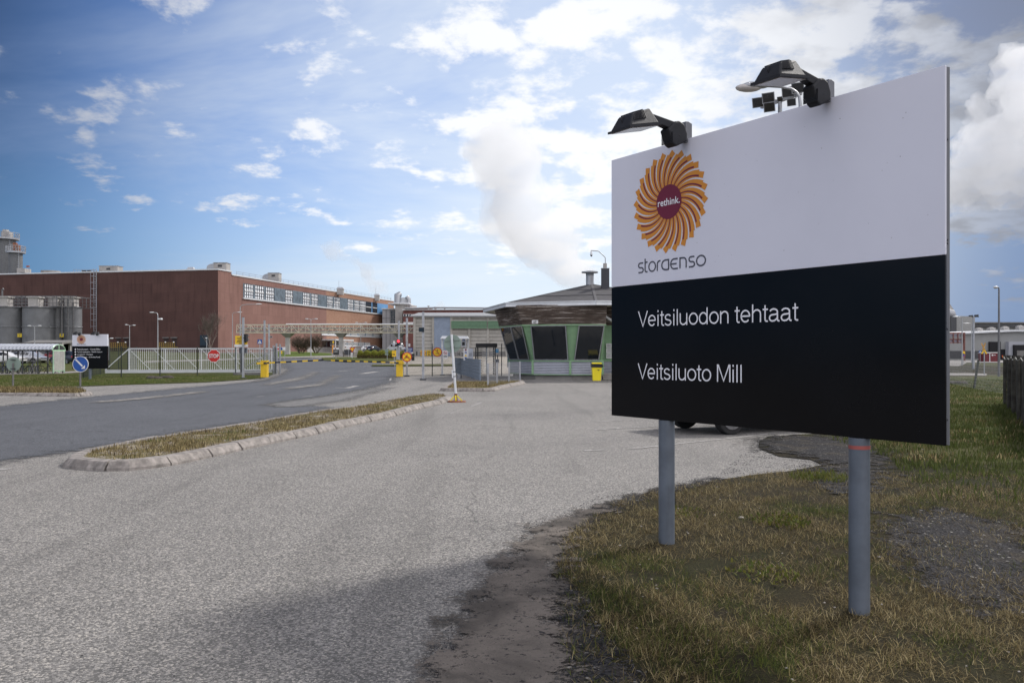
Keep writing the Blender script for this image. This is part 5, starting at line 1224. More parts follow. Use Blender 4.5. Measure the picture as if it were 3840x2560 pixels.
def ban(label, c, kind):
    t = T('road_sign', label, 'road sign', c, 'round prohibition signs'); r = .335
    b = MB(); b.disc(c+Vector((0,.012,0)), r, (0,1,0), .02, 32); b.build('plate', M_redp, t)
    flat(t, c, [rnd_disc(r*.82)], M_signyel, 0, .003, 'face')
    if kind == 'moto': moto(t, c-Vector((0,0,.01)), r*1.0, .005)
    else:
        walker(t, c, r, .005, 0, r*.30, k=.75)
        P = [*ring(r*.11, r*.15, 12)]; flat(t, c, [[(p[0]-r*.24, p[1]-r*.38) for p in q] for q in P]+[[(p[0]+r*.24, p[1]-r*.38) for p in q] for q in P]+[seg(-r*.24,-r*.38,-r*.08,-r*.16,r*.04), seg(-r*.08,-r*.18,r*.16,-r*.18,r*.04), seg(r*.24,-r*.38,r*.14,-r*.1,r*.04), seg(-.0,-r*.38,r*.16,-r*.18,r*.04)], M_print, 0, .005, 'pictogram')
    flat(t, c, [seg(-r*.6,r*.6,r*.6,-r*.6,r*.12)], M_redp, 0, .007, 'slash')
ban('round yellow sign with red rim banning motorcycles', PT(1526,1338,pE.y-.16), 'moto'); ban('round yellow sign with red rim banning walkers and bicycles', PT(1640,1320,59.2), 'walk')
def board(name, label, u0, u1, v0, v1, y, m, yaw=0., group=None, cat='sign', th=.02, poles=None):
    c = PT((u0+u1)/2, (v0+v1)/2, y); w = (u1-u0)/FPX*y/max(.2, cos(yaw)); h = (v1-v0)/FPX*y; t = T(name, label, cat, c, group); plate(t, c, w, h, m, yaw, 'panel', th)
    if poles:
        for f in poles:
            x = c.x+f*w; g0 = hz(x, y+.05); b = MB(); b.tube([(x,y+.05,g0-.05),(x,y+.05,c.z+h*.45)], .03, 8); b.build('pole', M_galv, t)
    return t, c, w, h
ys = 59.0
t, c, w, h = board('number_board', 'grey board with the number 1, second sign on the black fence', 1551, 1574, 1313, 1336, ys, M_conc, group='numbered grey boards'); text_mesh('1', c+Vector((-.04,-.006,-.14)), (1,0,0), UPV, .09, .26, 'number', M_print, t, bold=.01)
t, c, w, h = board('number_board', 'grey board with the number 16, behind the leaning round sign', 1709, 1731, 1314, 1337, 60, M_conc, group='numbered grey boards'); text_mesh('16', c+Vector((-.13,-.006,-.12)), (1,0,0), UPV, .25, .23, 'number', M_print, t, bold=.01)
t, c, w, h = board('safety_sign', 'yellow square sign with a red ring around a black figure on the fence', 1577, 1597, 1313, 1334, ys, M_signyel, group='yellow square signs on the fence'); flat(t, c, ring(.13,.165), M_redp, 0, .004); walker(t, c, .25, .005)
t, c, w, h = board('safety_sign', 'yellow square sign with small print and a vehicle, right of the red ring sign', 1600, 1616, 1313, 1334, ys, M_signyel, group='yellow square signs on the fence'); lines(t, c, w, [(.13,-.35,.35),(.08,-.35,.35),(.03,-.3,.3)], M_print, 0); flat(t, c, [[(-.07,-.14),(.06,-.14),(.09,-.09),(-.03,-.06)]], M_print, 0, .005)
t, c, w, h = board('information_sign', 'blue information sign with white lines above the motorcycle ban', 1518, 1547, 1304, 1320, ys, M_bluep); lines(t, c, w, [(.08,-.1,.42),(.02,-.3,.4),(-.06,-.1,.35)], M_signw, 0, th=.025)
t, c, w, h = board('information_sign', 'white strip sign under the blue information sign', 1516, 1549, 1320, 1326, ys, M_signw); lines(t, c, w, [(.0,-.3,.3)], M_slate, 0, th=.02)
t, c, w, h = board('information_sign', 'black square notice behind the motorcycle ban sign', 1543, 1554, 1326, 1352, ys, M_blackp); lines(t, c, w, [(.1,-.3,.3),(.0,-.3,.2)], M_conc, 0)
t, c, w, h = board('no_smoking_sign', 'white sign with a red ring and two text lines right of the bicycle ban', 1661, 1679, 1313, 1344, ys, M_signw); flat(t, c+Vector((0,0,.12)), ring(.10,.13)+[seg(-.09,.09,.09,-.09,.03)], M_redp, 0, .004); flat(t, c+Vector((0,0,.12)), [seg(-.07,0,.07,0,.03)], M_print, 0, .005); lines(t, c, w, [(-.10,-.4,.4),(-.17,-.36,.36)], M_print, 0, th=.035)
t, c, w, h = board('rule_panel', 'grey white panel of round safety symbols beside the leaning sign', 1738, 1755, 1306, 1350, 58.5, M_signw)
flat(t, c+Vector((0,0,.32)), [rnd_disc(.07,16)], M_maroon, 0, .004, 'emblem'); flat(t, c+Vector((0,0,.12)), ring(.04,.08,16), M_bluep, 0, .004); flat(t, c+Vector((0,0,-.08)), [[(-.09,-.07),(.09,-.07),(0,.08)]], M_signyel, 0, .004); flat(t, c+Vector((0,0,-.28)), [rnd_disc(.08,16)], M_bluep, 0, .004)
t, c, w, h = board('rule_panel', 'grey white text panel right of the round safety symbols', 1757, 1774, 1306, 1352, 58.4, mat('pale_lilac_board', (.45,.47,.52), .5)); lines(t, c, w, [(.1-.04*k,-.36,.3) for k in range(6)], M_slate, 0, th=.012)
t, c, w, h = board('notice_board', 'yellow notice with black lines on the post before the sliding gate', 882, 927, 1259, 1291, pA.y+.12, M_signyel); lines(t, c, w, [(.22,-.1,.2),(.12,-.36,.36),(.04,-.3,.3),(-.06,-.36,.36),(-.14,-.4,.4),(-.22,-.2,.2)], M_print, 0, th=.04)
b = MB(); b.box(PT(904.5,1296,pA.y+.13), (.85,.03,.16)); b.build('lower_strip', M_signw, t)
b = MB(); b.box(PT(904,1305,pA.y+.6)+Vector((.2,0,-.1)), (.5,.3,.35)); bx = T('control_box', 'dark control box low on the post before the sliding gate', 'control box', PT(912,1312,pA.y+.1)); b = MB(); b.box(PT(912,1314,pA.y+.16), (.46,.16,.32)); b.build('case', mat('box_slate', (.07,.08,.10), .6), bx); b = MB(); b.box(PT(912,1309,pA.y+.16), (.5,.2,.03)); b.build('lid', M_dgrey, bx)
# crosswalk sign
def crosswalk(label, c, s, group='pedestrian crossing signs', poles=True):
    t = T('crossing_sign', label, 'road sign', c, group); plate(t, c, s, s, M_bluep, 0, 'panel'); flat(t, c, [[(-s*.4,-s*.36),(s*.4,-s*.36),(0,s*.40)]], M_signw, 0, .004, 'triangle'); walker(t, c-Vector((0,0,s*.06)), s*.5, .006, k=.95)
    if poles: g0 = hz(c.x,c.y); b = MB(); b.tube([(c.x,c.y+.04,g0),(c.x,c.y+.04,c.z+s*.4)], .035, 8); b.build('pole', M_galv, t)
crosswalk('blue pedestrian crossing sign behind the right end of the sliding gate', PT(974,1281,92), .50)
# --- entrance canopy frame
t = T('gate_portal', 'slim white post portal with a narrow roof above the fence', 'portal', G(1658,1408)); y = G(1658,1408).y+.3
for u, ww in ((1658.5,.13),(1755,.11)): b = MB(); b.box((PX(u,y),y,(PZ(1266,y))/2), (ww,ww,PZ(1266,y))); b.build('post', M_cap, t); b = MB(); b.box((PX(u,y),y,.03), (.34,.34,.06)); b.build('foot', M_dgrey, t)
b = MB(); x0, x1 = PX(1653,y), PX(1759,y); zt = PZ(1260,y); b.hexa([(x0,y-.5,zt-.20),(x1,y-.5,zt-.20),(x1,y+.5,zt-.20),(x0,y+.5,zt-.20),(x0+.12,y-.4,zt),(x1-.12,y-.4,zt),(x1-.12,y+.4,zt),(x0+.12,y+.4,zt)]); b.build('roof', M_cap, t)
b = MB(); b.box((PX(1706,y),y,PZ(1319,y)), (PX(1755,y)-PX(1658,y),.04,.04)); b.build('rail', M_cap, t)
t, c, w, h = board('information_sign', 'tiny blue sign under the narrow white portal roof', 1734, 1744, 1271, 1277, y-.2, M_bluep); lines(t, c, w, [(0,-.3,.3)], M_signw, 0)
t = T('intercom', 'grey screened terminal hanging under the portal roof', 'terminal', PT(1739,1289,y-.25)); c = PT(1739,1289,y-.25); plate(t, c, .34, .44, M_galv, 0, 'case', .2); plate(t, c+Vector((-.02,-.005,.01)), .20, .26, M_blackp, 0, 'screen', .004)
# --- dense grey fence run and low pen fence
M_gfence = mat('grey_fence', (.19,.225,.27), .5, .4, var=.08, grime=.1)
run = [G(1707,1402), G(1722,1405), G(1738,1408), G(1754,1412), G(1770,1418), G(1786,1424), G(1801,1430)]
t = wire_fence('panel_fence', 'blue grey slatted fence run leading towards the turnstile', run, 1.25, .05, m=M_gfence, wire=.022, rows=6, pw=.07, post_over=.03)
pen = [G(1830,1454), G(1864,1446), G(1909,1440), G(1950,1431)]
wire_fence('pen_fence', 'low galvanised mesh fence on the small grass island', pen, 1.12, .10, m=M_galv, wire=.004, rows=5, pw=.085, post_over=.03)
# --- turnstile
t = T('turnstile', 'full height turnstile cage with a black roof left of the guardhouse', 'turnstile', G(1824,1407)); y0 = G(1824,1407).y
x0, x1 = PX(1783,y0), PX(1866,y0); zt = PZ(1287,y0); zb = PZ(1302,y0)
b = MB(); b.box(((x0+x1)/2,y0+.4,(zt+zb)/2), (x1-x0-.06,1.3,zt-zb)); b.build('roof', M_blackp, t, bevel=.03)
for u, yy in ((1784,y0),(1857,y0),(1850,y0+.9),(1790,y0+.9)):
    b = MB(); b.bar((PX(u,y0),yy,0),(PX(u,y0),yy,zb), .08); b.build('post', M_dgrey, t)
xm = PX(1824,y0); b = MB(); b.cyl((xm,y0+.35,.05),(xm,y0+.35,zb), .05, n=12); rot = b.build('rotor', M_cap, t)
b = MB()
for k in range(15):
    z = .25+k*.125
    for a in (.3, .3+2*pi/3, .3+4*pi/3): b.tube([(xm,y0+.35,z),(xm+.62*cos(a),y0+.35+.62*sin(a),z)], .016, 6)
b.build('rotor_bars', M_cap, rot)
b = MB()
for k in range(17): z = .18+k*.12; b.tube([(PX(1784,y0),y0,z),(PX(1808,y0),y0-.0,z)], .018, 6)
b.build('guard_bars', M_blackp, t)
t, c, w, h = board('card_reader', 'bright blue notice on the turnstile post', 1859, 1870, 1308, 1322, y0-.25, mat('cyan_sign', (.06,.28,.50), .5)); lines(t, c, w, [(.05,-.3,.3),(.0,-.3,.3)], M_signw, 0, th=.015)
t = T('card_reader', 'grey card reader on a post between turnstile and guardhouse', 'card reader', G(1866,1407)); p = G(1866,1407)
b = MB(); b.bar(p, p+Vector((0,0,1.5)), .07); b.build('post', M_dgrey, t); b = MB(); b.box(PT(1864,1353,p.y-.1), (.3,.16,.26)); b.build('case', M_galv, t, bevel=.01); b = MB(); b.box(PT(1862,1353,p.y-.19), (.07,.01,.12)); b.box(PT(1867,1352,p.y-.19), (.06,.01,.08)); b.build('keypad', M_blackp, t)
p = G(1881,1409); b = MB(); b.bar(p, p+Vector((0,0,2.3)), .06); tag(b.build('fence_post', M_blackp), 'lone black fence post between the turnstile and the guardhouse', 'post')
p = G(1723,1418); b = MB(); b.cyl(p, p+Vector((0,0,.26)), .15, .17, 14); tag(b.build('bucket', M_galv), 'small grey bucket at the foot of the blue grey fence', 'bucket')
b = MB(); c = PT(1908,1352,56.0); b.box(c, (.2,.04,.9)); o = tag(b.build('information_sign', mat('teal_board', (.12,.20,.23), .5)), 'narrow teal sign left of the guardhouse skirting', 'sign')
# --- litter bin
p = G(2156/1*1+0,1427) if False else G(2237,1427)
t = T('litter_bin', 'yellow litter bin with a black bag rim in front of the guardhouse', 'bin', p); b = MB(); h = 1.0
b.hexa([p+Vector(q) for q in ((-.23,-.20,0),(.23,-.20,0),(.23,.25,0),(-.23,.25,0),(-.30,-.27,h),(.30,-.27,h),(.30,.30,h),(-.30,.30,h))]); b.build('body', mat('bin_yellow', (.80,.66,.02), .4, var=.04), t, bevel=.02)
b = MB(); b.hexa([p+Vector(q) for q in ((-.31,-.29,.80),(.31,-.29,.78),(.31,.31,.8),(-.31,.31,.8),(-.335,-.30,h),(.335,-.30,h-.02),(.33,.33,h),(-.33,.33,h))]); b.sphere(p+Vector((.32,-.2,.86)), .07, n=8, m=6); b.sphere(p+Vector((-.28,-.25,.85)), .06, n=8, m=6); b.build('bag_rim', mat('bin_bag', (.012,.012,.013), .3, bump=.6, bscale=20), t, smooth=True)
b = MB(); b.hexa([p+Vector(q) for q in ((-.30,-.28,h),(.30,-.28,h),(.30,.30,h),(-.30,.30,h),(-.26,-.2,h+.07),(.26,-.2,h+.07),(.26,.26,h+.07),(-.26,.26,h+.07))]); b.build('lid', MATS['bin_yellow'], t)
b = MB(); b.box(p+Vector((.08,-.255,.66)), (.16,.02,.012)); b.box(p+Vector((.1,-.254,.62)), (.08,.02,.03)); b.build('printing', M_print, t)
# --- concrete blocks and boards further in
p = G(1447,1369); b = MB(); b.box(p+Vector((0,.3,.19)), (.85,.6,.38)); tag(b.build('concrete_block', M_conc, bevel=.02), 'larger pale concrete block on the ground behind the right barrier arm', 'concrete block'); b = MB(); b.box(p+Vector((.6,.6,.17)), (.4,.5,.34)); tag(b.build('concrete_block', M_conc, bevel=.02), 'smaller concrete block right behind the larger one', 'concrete block')
y = 75; t, c, w, h = board('direction_sign', 'yellow arrow sign left of the red traffic light', 1470, 1486, 1314, 1337, y, M_signyel, poles=(.15,)); flat(t, c, [[(-.10,-.10),(.04,-.10),(.04,-.14),(.09,-.14),(.09,-.03),(-.10,-.03)],[(-.10,-.0),(-.16,-.06),(-.10,-.13)]], M_print, 0, .005); lines(t, c, w, [(.16,-.3,.3)], M_print, 0)
p = G(1452,1352); t = T('road_sign', 'round sign seen from behind with a plate below, left of the yellow arrow sign', 'road sign', p); b = MB(); b.tube([p, PT(1452,1308,p.y)], .035, 8); b.build('pole', M_galv, t); b = MB(); b.disc(PT(1450,1316,p.y-.04), .28*1.0, (.5,1,0), .02); b.build('plate', M_signback, t); b = MB(); b.box(PT(1450,1328,p.y-.04), (.45,.02,.22)); b.build('lower_plate', M_signback, t)
y = 118; t, c, w, h = board('direction_board', 'small white and black board beside the pipe bridge column', 1250, 1271, 1303, 1330, y, M_blackp, poles=(0,)); plate(t, c+Vector((0,-.01,h*.36)), w, h*.28, M_signw, 0, 'top_panel'); flat(t, c+Vector((-.1,-.03,h*.36)), [rnd_disc(.1,14)], M_maroon, 0, .004); lines(t, c, w, [(.05,-.35,.3),(-.06,-.35,.2),(-.16,-.35,.3)], M_signw, 0, th=.03)
y = 105; p = G(1321,1345); t = T('give_way_sign', 'yellow and red give way triangle on a white pole before the hedge', 'road sign', p); b = MB(); b.tube([p, PT(1321,1306,p.y)], .035, 8); b.build('pole', M_cap, t); c = PT(1321,1310,p.y-.05)
flat(t, c, [[(-.45,.30),(0,-.48),(.45,.30)]], M_redp, 0, .0, 'plate'); flat(t, c, [[(-.28,.2),(0,-.28),(.28,.2)]], M_signyel, 0, .01, 'face'); plate(t, PT(1319,1330,p.y-.05), .3, .7, M_signw, .4, 'reflector_plate')
t, c, w, h = board('direction_sign', 'yellow vertical sign high on a pole beside the round bush', 1247, 1252, 1278, 1287, 120, M_signyel, poles=(0,)); plate(t, PT(1249,1308,120.05), .3, 1.2, mat('orange_sign', (.75,.3,.03), .5), 0, 'lower_plate')
t, c, w, h = board('works_sign', 'wide white work safety board on two legs behind the left barrier arm', 1038, 1070, 1301, 1314, 103, M_signw, poles=(-.42,.42)); flat(t, c+Vector((-.02,0,.0)), [rnd_disc(.2,18)], M_bluep, 0, .004); flat(t, c+Vector((-.35,0,-.02)), [rnd_disc(.13,14)], M_redp, 0, .004); flat(t, c+Vector((.1,0,-.18)), [[(-.1,-.02),(.35,-.02),(.35,.03),(-.1,.03)]], mat('lime', (.2,.5,.1), .5), 0, .004)
t, c, w, h = board('works_sign', 'small yellow square sign hanging under the wide white board', 1047, 1058, 1314, 1326, 102.9, M_signyel, poles=(0,)); lines(t, c, w, [(0,-.25,.25)], M_print, 0, th=.05)
t, c, w, h = board('works_sign', 'white board on a pole right of the pipe bridge column', 1299, 1315, 1298, 1307, 135, M_signw, poles=(0,)); lines(t, c, w, [(.05,-.3,.3)], M_slate, 0, th=.03)
t, c, w, h = board('crossing_sign', 'white and blue sign above the yellow arrow sign', 1474, 1481, 1278, 1296, 110, M_signw, poles=(0,)); flat(t, c, [[(-.08,-.25),(.08,-.25),(0,.05)]], M_bluep, 0, .004)
p = G(1308,1331); b = MB(); b.box(p+Vector((0,0,.45)), (1.6,.9,.9)); b.box(p+Vector((.05,0,.95)), (1.7,1.,.12)); tag(b.build('skip', M_dgrey), 'dark low container beside the white board under the pipe bridge', 'container')
# --- leaning portable sign with yellow foot
def portable():
    base = G(1711,1507); top = PT(1693,1254,base.y+.0); t = T('portable_sign', 'round sign seen from behind on a leaning white pole with a yellow braced foot', 'road sign', base)
    b = MB(); b.tube([base+Vector((.0,0,.04)), top], .040, 14); b.build('pole', M_cap, t, smooth=True)
    ax = (top-base).normalized(); c = PT(1697,1288,base.y+.07); nrm = Vector((.12,1,-.02)).normalized(); r = 33.5/FPX*base.y
    b = MB(); b.disc(c, r, nrm, .012, 40); d = b.build('plate', M_signback, t, bevel=.003)
    side = ax.cross(nrm).normalized()
    for o in (.12, -.11):
        b = MB(); b.bar(c+ax*o-side*r*.85-nrm*.02, c+ax*o+side*r*.85-nrm*.02, .03, .055); b.build('rail', M_signback, t)
        b = MB(); b.bar(c+ax*o-side*.06-nrm*.045+Vector((0,0,0)), c+ax*o+side*.06-nrm*.045, .02, .03); b.build('clamp', M_dgrey, t)
    cc = base.lerp(top, .415)
    b = MB(); b.bar(cc+Vector((-.05,0,-.13)), cc+Vector((-.06,0,.13)), .05); b.build('number_tube', M_cap, t)
    for o in (-.13,.13): b = MB(); b.tube([cc+ax*o*.6-ax*.01, cc+ax*o*.6+ax*.01], .05, 12); b.build('clamp', M_blackp, t)
    ft = MB()
    for dx, dy in ((-.19,0),(.19,0),(0,-.19),(0,.19)): ft.bar(base+ax*.25, base+Vector((dx,dy,.05)), .03, .035)
    ft.build('brace', mat('yellow_paint', (.74,.63,.03), .5, grime=.3), t)
    b = MB(); b.tube([base+Vector((0,0,.02)), base+ax*.28], .048, 12); b.build('socket', M_rust, t)
    b = MB(); b.cyl(base, base+Vector((0,0,.04)), .32, .31, 36); b.build('base_plate', M_rust, t)
portable()
# ================================================================ LEFT: direction board, arrow sign, shelter, bicycles, cars, lamps, planting
def small_board():
    y = 50.6; c = PT(337,1318,y); t = T('direction_board', 'smaller white and black direction board with the orange emblem on a short post', 'sign board', Vector((c.x,y,0)))
    x0, x1, z0, zm, z1 = PX(271,y), PX(403,y), PZ(1382,y), PZ(1297,y), PZ(1253,y)
    b = MB(); b.hexa([(x0,y,zm),(x1,y,zm),(x1,y+.12,zm),(x0,y+.12,zm),(x0,y,z1),(x1,y,z1),(x1,y+.12,z1),(x0,y+.12,z1)]); up = b.build('upper_panel', M_white, t)
    b = MB(); b.hexa([(x0,y,z0),(x1,y,z0),(x1,y+.12,z0),(x0,y+.12,z0),(x0,y,zm-.005),(x1,y,zm-.005),(x1,y+.12,zm-.005),(x0,y+.12,zm-.005)]); lo = b.build('lower_panel', M_black, t)
    b = MB(); b.tube([(PX(336,y),y+.06,-.1),(PX(336,y),y+.06,z0)], .075, 16); b.build('post', M_post, t, smooth=True)
    ex = Vector((1,0,0)); sunburst(PT(305,1272.5,y-.002), ex, UPV, 17/FPX*y, up, 20)
    wordmark(Vector((PX(289,y),y-.003,PZ(1293,y))), ex, UPV, PX(322,y)-PX(289,y), .075, up)
    for k, (s, u1) in enumerate((('Keskuskonttori \u2013 Central Office',376),('Työterveysasema \u2013 Health Centre',383),('Luotohovi \u2013 Canteen',348),('Sairauskassa \u2013 Sickness Fund',375))):
        z = PZ(1311.5+k*9.7, y); text_mesh(s, Vector((PX(289.5,y),y-.003,z)), ex, UPV, PX(u1,y)-PX(289.5,y), .085, 'lettering', M_letter, lo)
        b = MB(); cx = PX(283,y); cz = z+.035; r = .055; b.quad((cx-r,y-.003,cz),(cx,y-.003,cz-r),(cx+r,y-.003,cz),(cx,y-.003,cz+r)); b.build('arrow_mark', M_letter, lo)
    for k, u in enumerate((302, 369)):
        o = Vector((PX(u,y),y,z1)); f = bpy.data.objects.new('floodlight', None); C.objects.link(f); f.parent = t; f.location = o - t.location
        lamp_head(o, ex, Vector((0,-1,0)), f)
small_board()
def round_sign(label, base, c, r, face, kind):
    t = T('road_sign', label, 'road sign', base); b = MB(); b.tube([base-Vector((0,0,.05)), Vector((base.x, base.y, c.z+.05))], .038, 14); b.build('pole', mat('dull_pole', (.16,.155,.15), .5, .4, var=.1), t, smooth=True)
    if kind == 'arrow':
        b = MB(); b.disc(c, r, (0,1,0), .015, 40); b.build('plate', M_signw, t)
        c2 = c-Vector((0,.0075,0)); flat(t, c2, [rnd_disc(r*.93, 40)], M_bluep, 0, .003, 'face')
        a = r*.60; flat(t, c2, [seg(-a,a,a*.42,-a*.42,r*.2),[(a*.95,-a*.95),(a*.95,-a*.15),(a*.15,-a*.95)]], M_signw, 0, .006, 'arrow')
    else:
        b = MB(); b.disc(c+Vector((0,.06,0)), r, (0,1,0), .015, 40); b.build('plate', M_signback, t)
        for o in (.2,-.2): b = MB(); b.box(c+Vector((0,0,o)), (.18,.09,.04)); b.build('clamp', M_dgrey, t)
p = G(301,1468); round_sign('round blue sign with a white arrow pointing down right', p, PT(302,1365,p.y-.05), .335, None, 'arrow')
p = G(49,1461); round_sign('round sign seen from behind near the left edge, on a low island', p, PT(48,1365,p.y-.03), .32, None, 'back')
# kerbed islands
def island(name, label, outer, kh, kw, fill, seed, name_fill='island_fill', stone=1.0):
    t = T(name, label, 'traffic island', outer[0])
    P = [Vector((p[0], p[1], 0)) for p in outer]; n = len(P)
    area = sum(P[i].x*P[(i+1) % n].y-P[(i+1) % n].x*P[i].y for i in range(n)); 
    if area < 0: P = P[::-1]
    cum = [0]
    for i in range(n): cum.append(cum[-1]+(P[(i+1) % n]-P[i]).length)
    tot = cum[-1]
    def at(s):
        s %= tot
        for i in range(n):
            if s <= cum[i+1]: return P[i].lerp(P[(i+1) % n], (s-cum[i])/max(1e-6, cum[i+1]-cum[i]))
        return P[0].copy()
    def nin(s): d = (at(s+.12)-at(s-.12)).normalized(); return Vector((-d.y, d.x, 0))
    rnd = random.Random(seed); s = 0; inner = []
    while s < tot-.05:
        L = min(stone*rnd.uniform(.92, 1.05), tot-s); L = tot-s if tot-s-L < stone*.5 else L
        g = .016; rows = []; m = max(2, int(L/.25)); dz = rnd.uniform(-.008,.008); dl = rnd.uniform(-.01,.01)
        for k in range(m+1):
            q = s+g+(L-2*g)*k/m; p = at(q)+nin(q)*dl; w = nin(q)
            prof = [(0,-.05),(.008,kh*.28),(.075,kh*.93),(.10,kh),(kw,kh),(kw,-.05)]
            rows.append([p+w*a+Vector((0,0,z+(dz if z > 0 else 0)+rnd.uniform(-.002,.002))) for a, z in prof])
        b = MB(); b.grid(rows); b.f.append(tuple(range(6))); b.f.append(tuple(range(m*6, m*6+6))); b.build('kerb_stone', M_kerb, t); s += L
    K = int(tot/.4)
    for k in range(K): q = tot*k/K; inner.append(at(q)+nin(q)*(kw-.01))
    o = sheet(inner, kh-.02, name_fill, fill, t); 
    for v in o.data.vertices: v.co = v.co - t.location
    return t, inner
def pave_fn(t, b):
    o = t.geo(); v = t.n('ShaderNodeTexBrick', offset=.5, i={'Vector': t.n('ShaderNodeMapping', i={0: o, 2: (0,0,.62)}).outputs[0], 'Color1': (.26,.22,.19,1), 'Color2': (.34,.30,.255,1), 'Mortar': (.045,.045,.02,1), 'Scale': 1., 'Brick Width': .24, 'Row Height': .12, 'Mortar Size': .012})
    n = t.noise(o, 1.6, 6, .7, .4); gr = t.noise(o, 50, 3, .7)
    c = t.mix(t.sstep(t.math('ADD', n, t.math('MULTIPLY', gr, .25)), .56, .64), v.outputs[0], t.mix(t.sstep(gr, .4, .6), (.16,.125,.06,1), (.09,.085,.03,1)))
    t.L.new(c, b.inputs['Base Color'])
    bn = t.n('ShaderNodeBump', i={'Strength': .6, 'Distance': .01, 'Height': t.math('SUBTRACT', t.math('ADD', n, gr), v.outputs['Fac'])}); t.L.new(bn.outputs[0], b.inputs['Normal'])
M_pave = mat('weedy_paving', rough=.9, spec=.15, fn=pave_fn)
M_straw = mat('dry_grass_soil', rough=.95, spec=.1, fn=turf_fn(((.20,.155,.075),(.15,.13,.05),(.10,.08,.05),(.05,.04,.02))))
ISL = GS([(233,1750), (262,1757), (306,1761), (380,1767), (459,1767), (545,1760), (622,1750), (710,1733), (801,1713), (944,1679), (1071,1653), (1176,1632), (1264,1609), (1340,1592), (1459,1567), (1557,1539), (1672,1511), (1699,1499), (1690,1490), (1595,1486), (1510,1499), (1340,1533), (1144,1562), (1000,1590), (765,1630), (541,1665), (357,1702), (286,1719), (248,1733)])
_, isl_in = island('traffic_island', 'long narrow kerbed island with weedy paving between the two carriageways', ISL, .13, .26, M_pave, 3)
ISL2 = GS([(1648,1466), (1700,1467), (1760,1468), (1820,1468), (1857,1467), (1890,1458), (1930,1448), (1972,1439), (1960,1434), (1900,1436), (1800,1438), (1700,1438), (1688,1439), (1664,1454)])
_, isl2_in = island('traffic_island', 'small kerbed grass island in front of the turnstile', ISL2, .14, .3, M_straw, 4)
ISL3 = GS([(-260,1486), (-60,1484), (80,1484), (200,1486), (280,1487), (330,1484), (350,1479), (330,1471), (300,1467), (150,1464), (0,1463), (-260,1466)])
_, isl3_in = island('traffic_island', 'low kerbed grass island on the left under the two round signs', ISL3, .12, .25, M_straw, 5)
# ---------------- bicycle shelter
ya = 62.6; t = T('bicycle_shelter', 'bicycle shelter with a corrugated barrel roof and white slatted end wall', 'shelter', (PX(120,66),66,0)); zsh = .0
x1 = PX(196,ya+.0); x0 = PX(-260,ya); wd = 1.55; zc = PZ(1312,ya); zt = PZ(1291,ya)
rows = []; n = int((x1-x0)/.07)
for k in range(n+1):
    x = x0+(x1+.05-x0)*k/n; rr = .03*sin(k*pi/2)
    rows.append([Vector((x, ya+wd/2-(wd/2+.12)*cos(a), zc+(zt-zc+rr)*sin(a) + rr)) for a in [pi*j/12 for j in range(13)]])
b = MB(); b.grid(rows); b.build('roof', mat('roof_white_sheet', (.42,.44,.48), .4, .5, var=.05), t, smooth=True, solid=.01)
M_mint = mat('mint_green', (.36,.55,.38), .5)
def arcp(x): return [Vector((x, ya+wd/2-(wd/2+.12)*cos(a), zc+(zt-zc)*sin(a)-.02)) for a in [pi*j/12 for j in range(13)]]
b = MB(); b.tube(arcp(x1+.08), .035, 6); b.bar((x1+.08,ya-.1,zc-.04),(x1+.08,ya+wd+.1,zc-.04), .07, .10); b.bar((x1+.08,ya+wd/2,zc),(x1+.08,ya+wd/2,zt), .05); b.build('gable_frame', M_mint, t)
b = MB(); sgx0 = x1+.08
ze = .35; zl = .28
for yy in (ya, ya+wd*.5, ya+wd): b.bar((sgx0,yy,.12),(sgx0,yy,zc), .06)
b.bar((sgx0,ya,zl),(sgx0,ya+wd,zl), .06, .06); b.build('end_frame', M_mint, t)
b = MB()
for k in range(28): z = .33+(zc-.45)*k/27; b.bar((sgx0+.03,ya+.03,z),(sgx0+.03,ya+wd-.03,z), .025, .042)
b.build('slats', mat('slat_offwhite', (.38,.38,.36), .6), t)
b = MB()
for k in range(9): x = x0+(x1-x0)*k/8; b.bar((x,ya+.1,0),(x,ya+.1,zc), .07); b.bar((x,ya+wd-.1,0),(x,ya+wd-.1,zc), .07)
b.bar((x0,ya+.1,zc-.05),(x1,ya+.1,zc-.05), .07); b.bar((x0,ya+wd-.1,zc-.05),(x1,ya+wd-.1,zc-.05), .07)
b.build('frame', M_dgrey, t)
# the end wall is turned to the camera: rotate whole shelter slightly so its gable shows

bpy.context.view_layer.update()
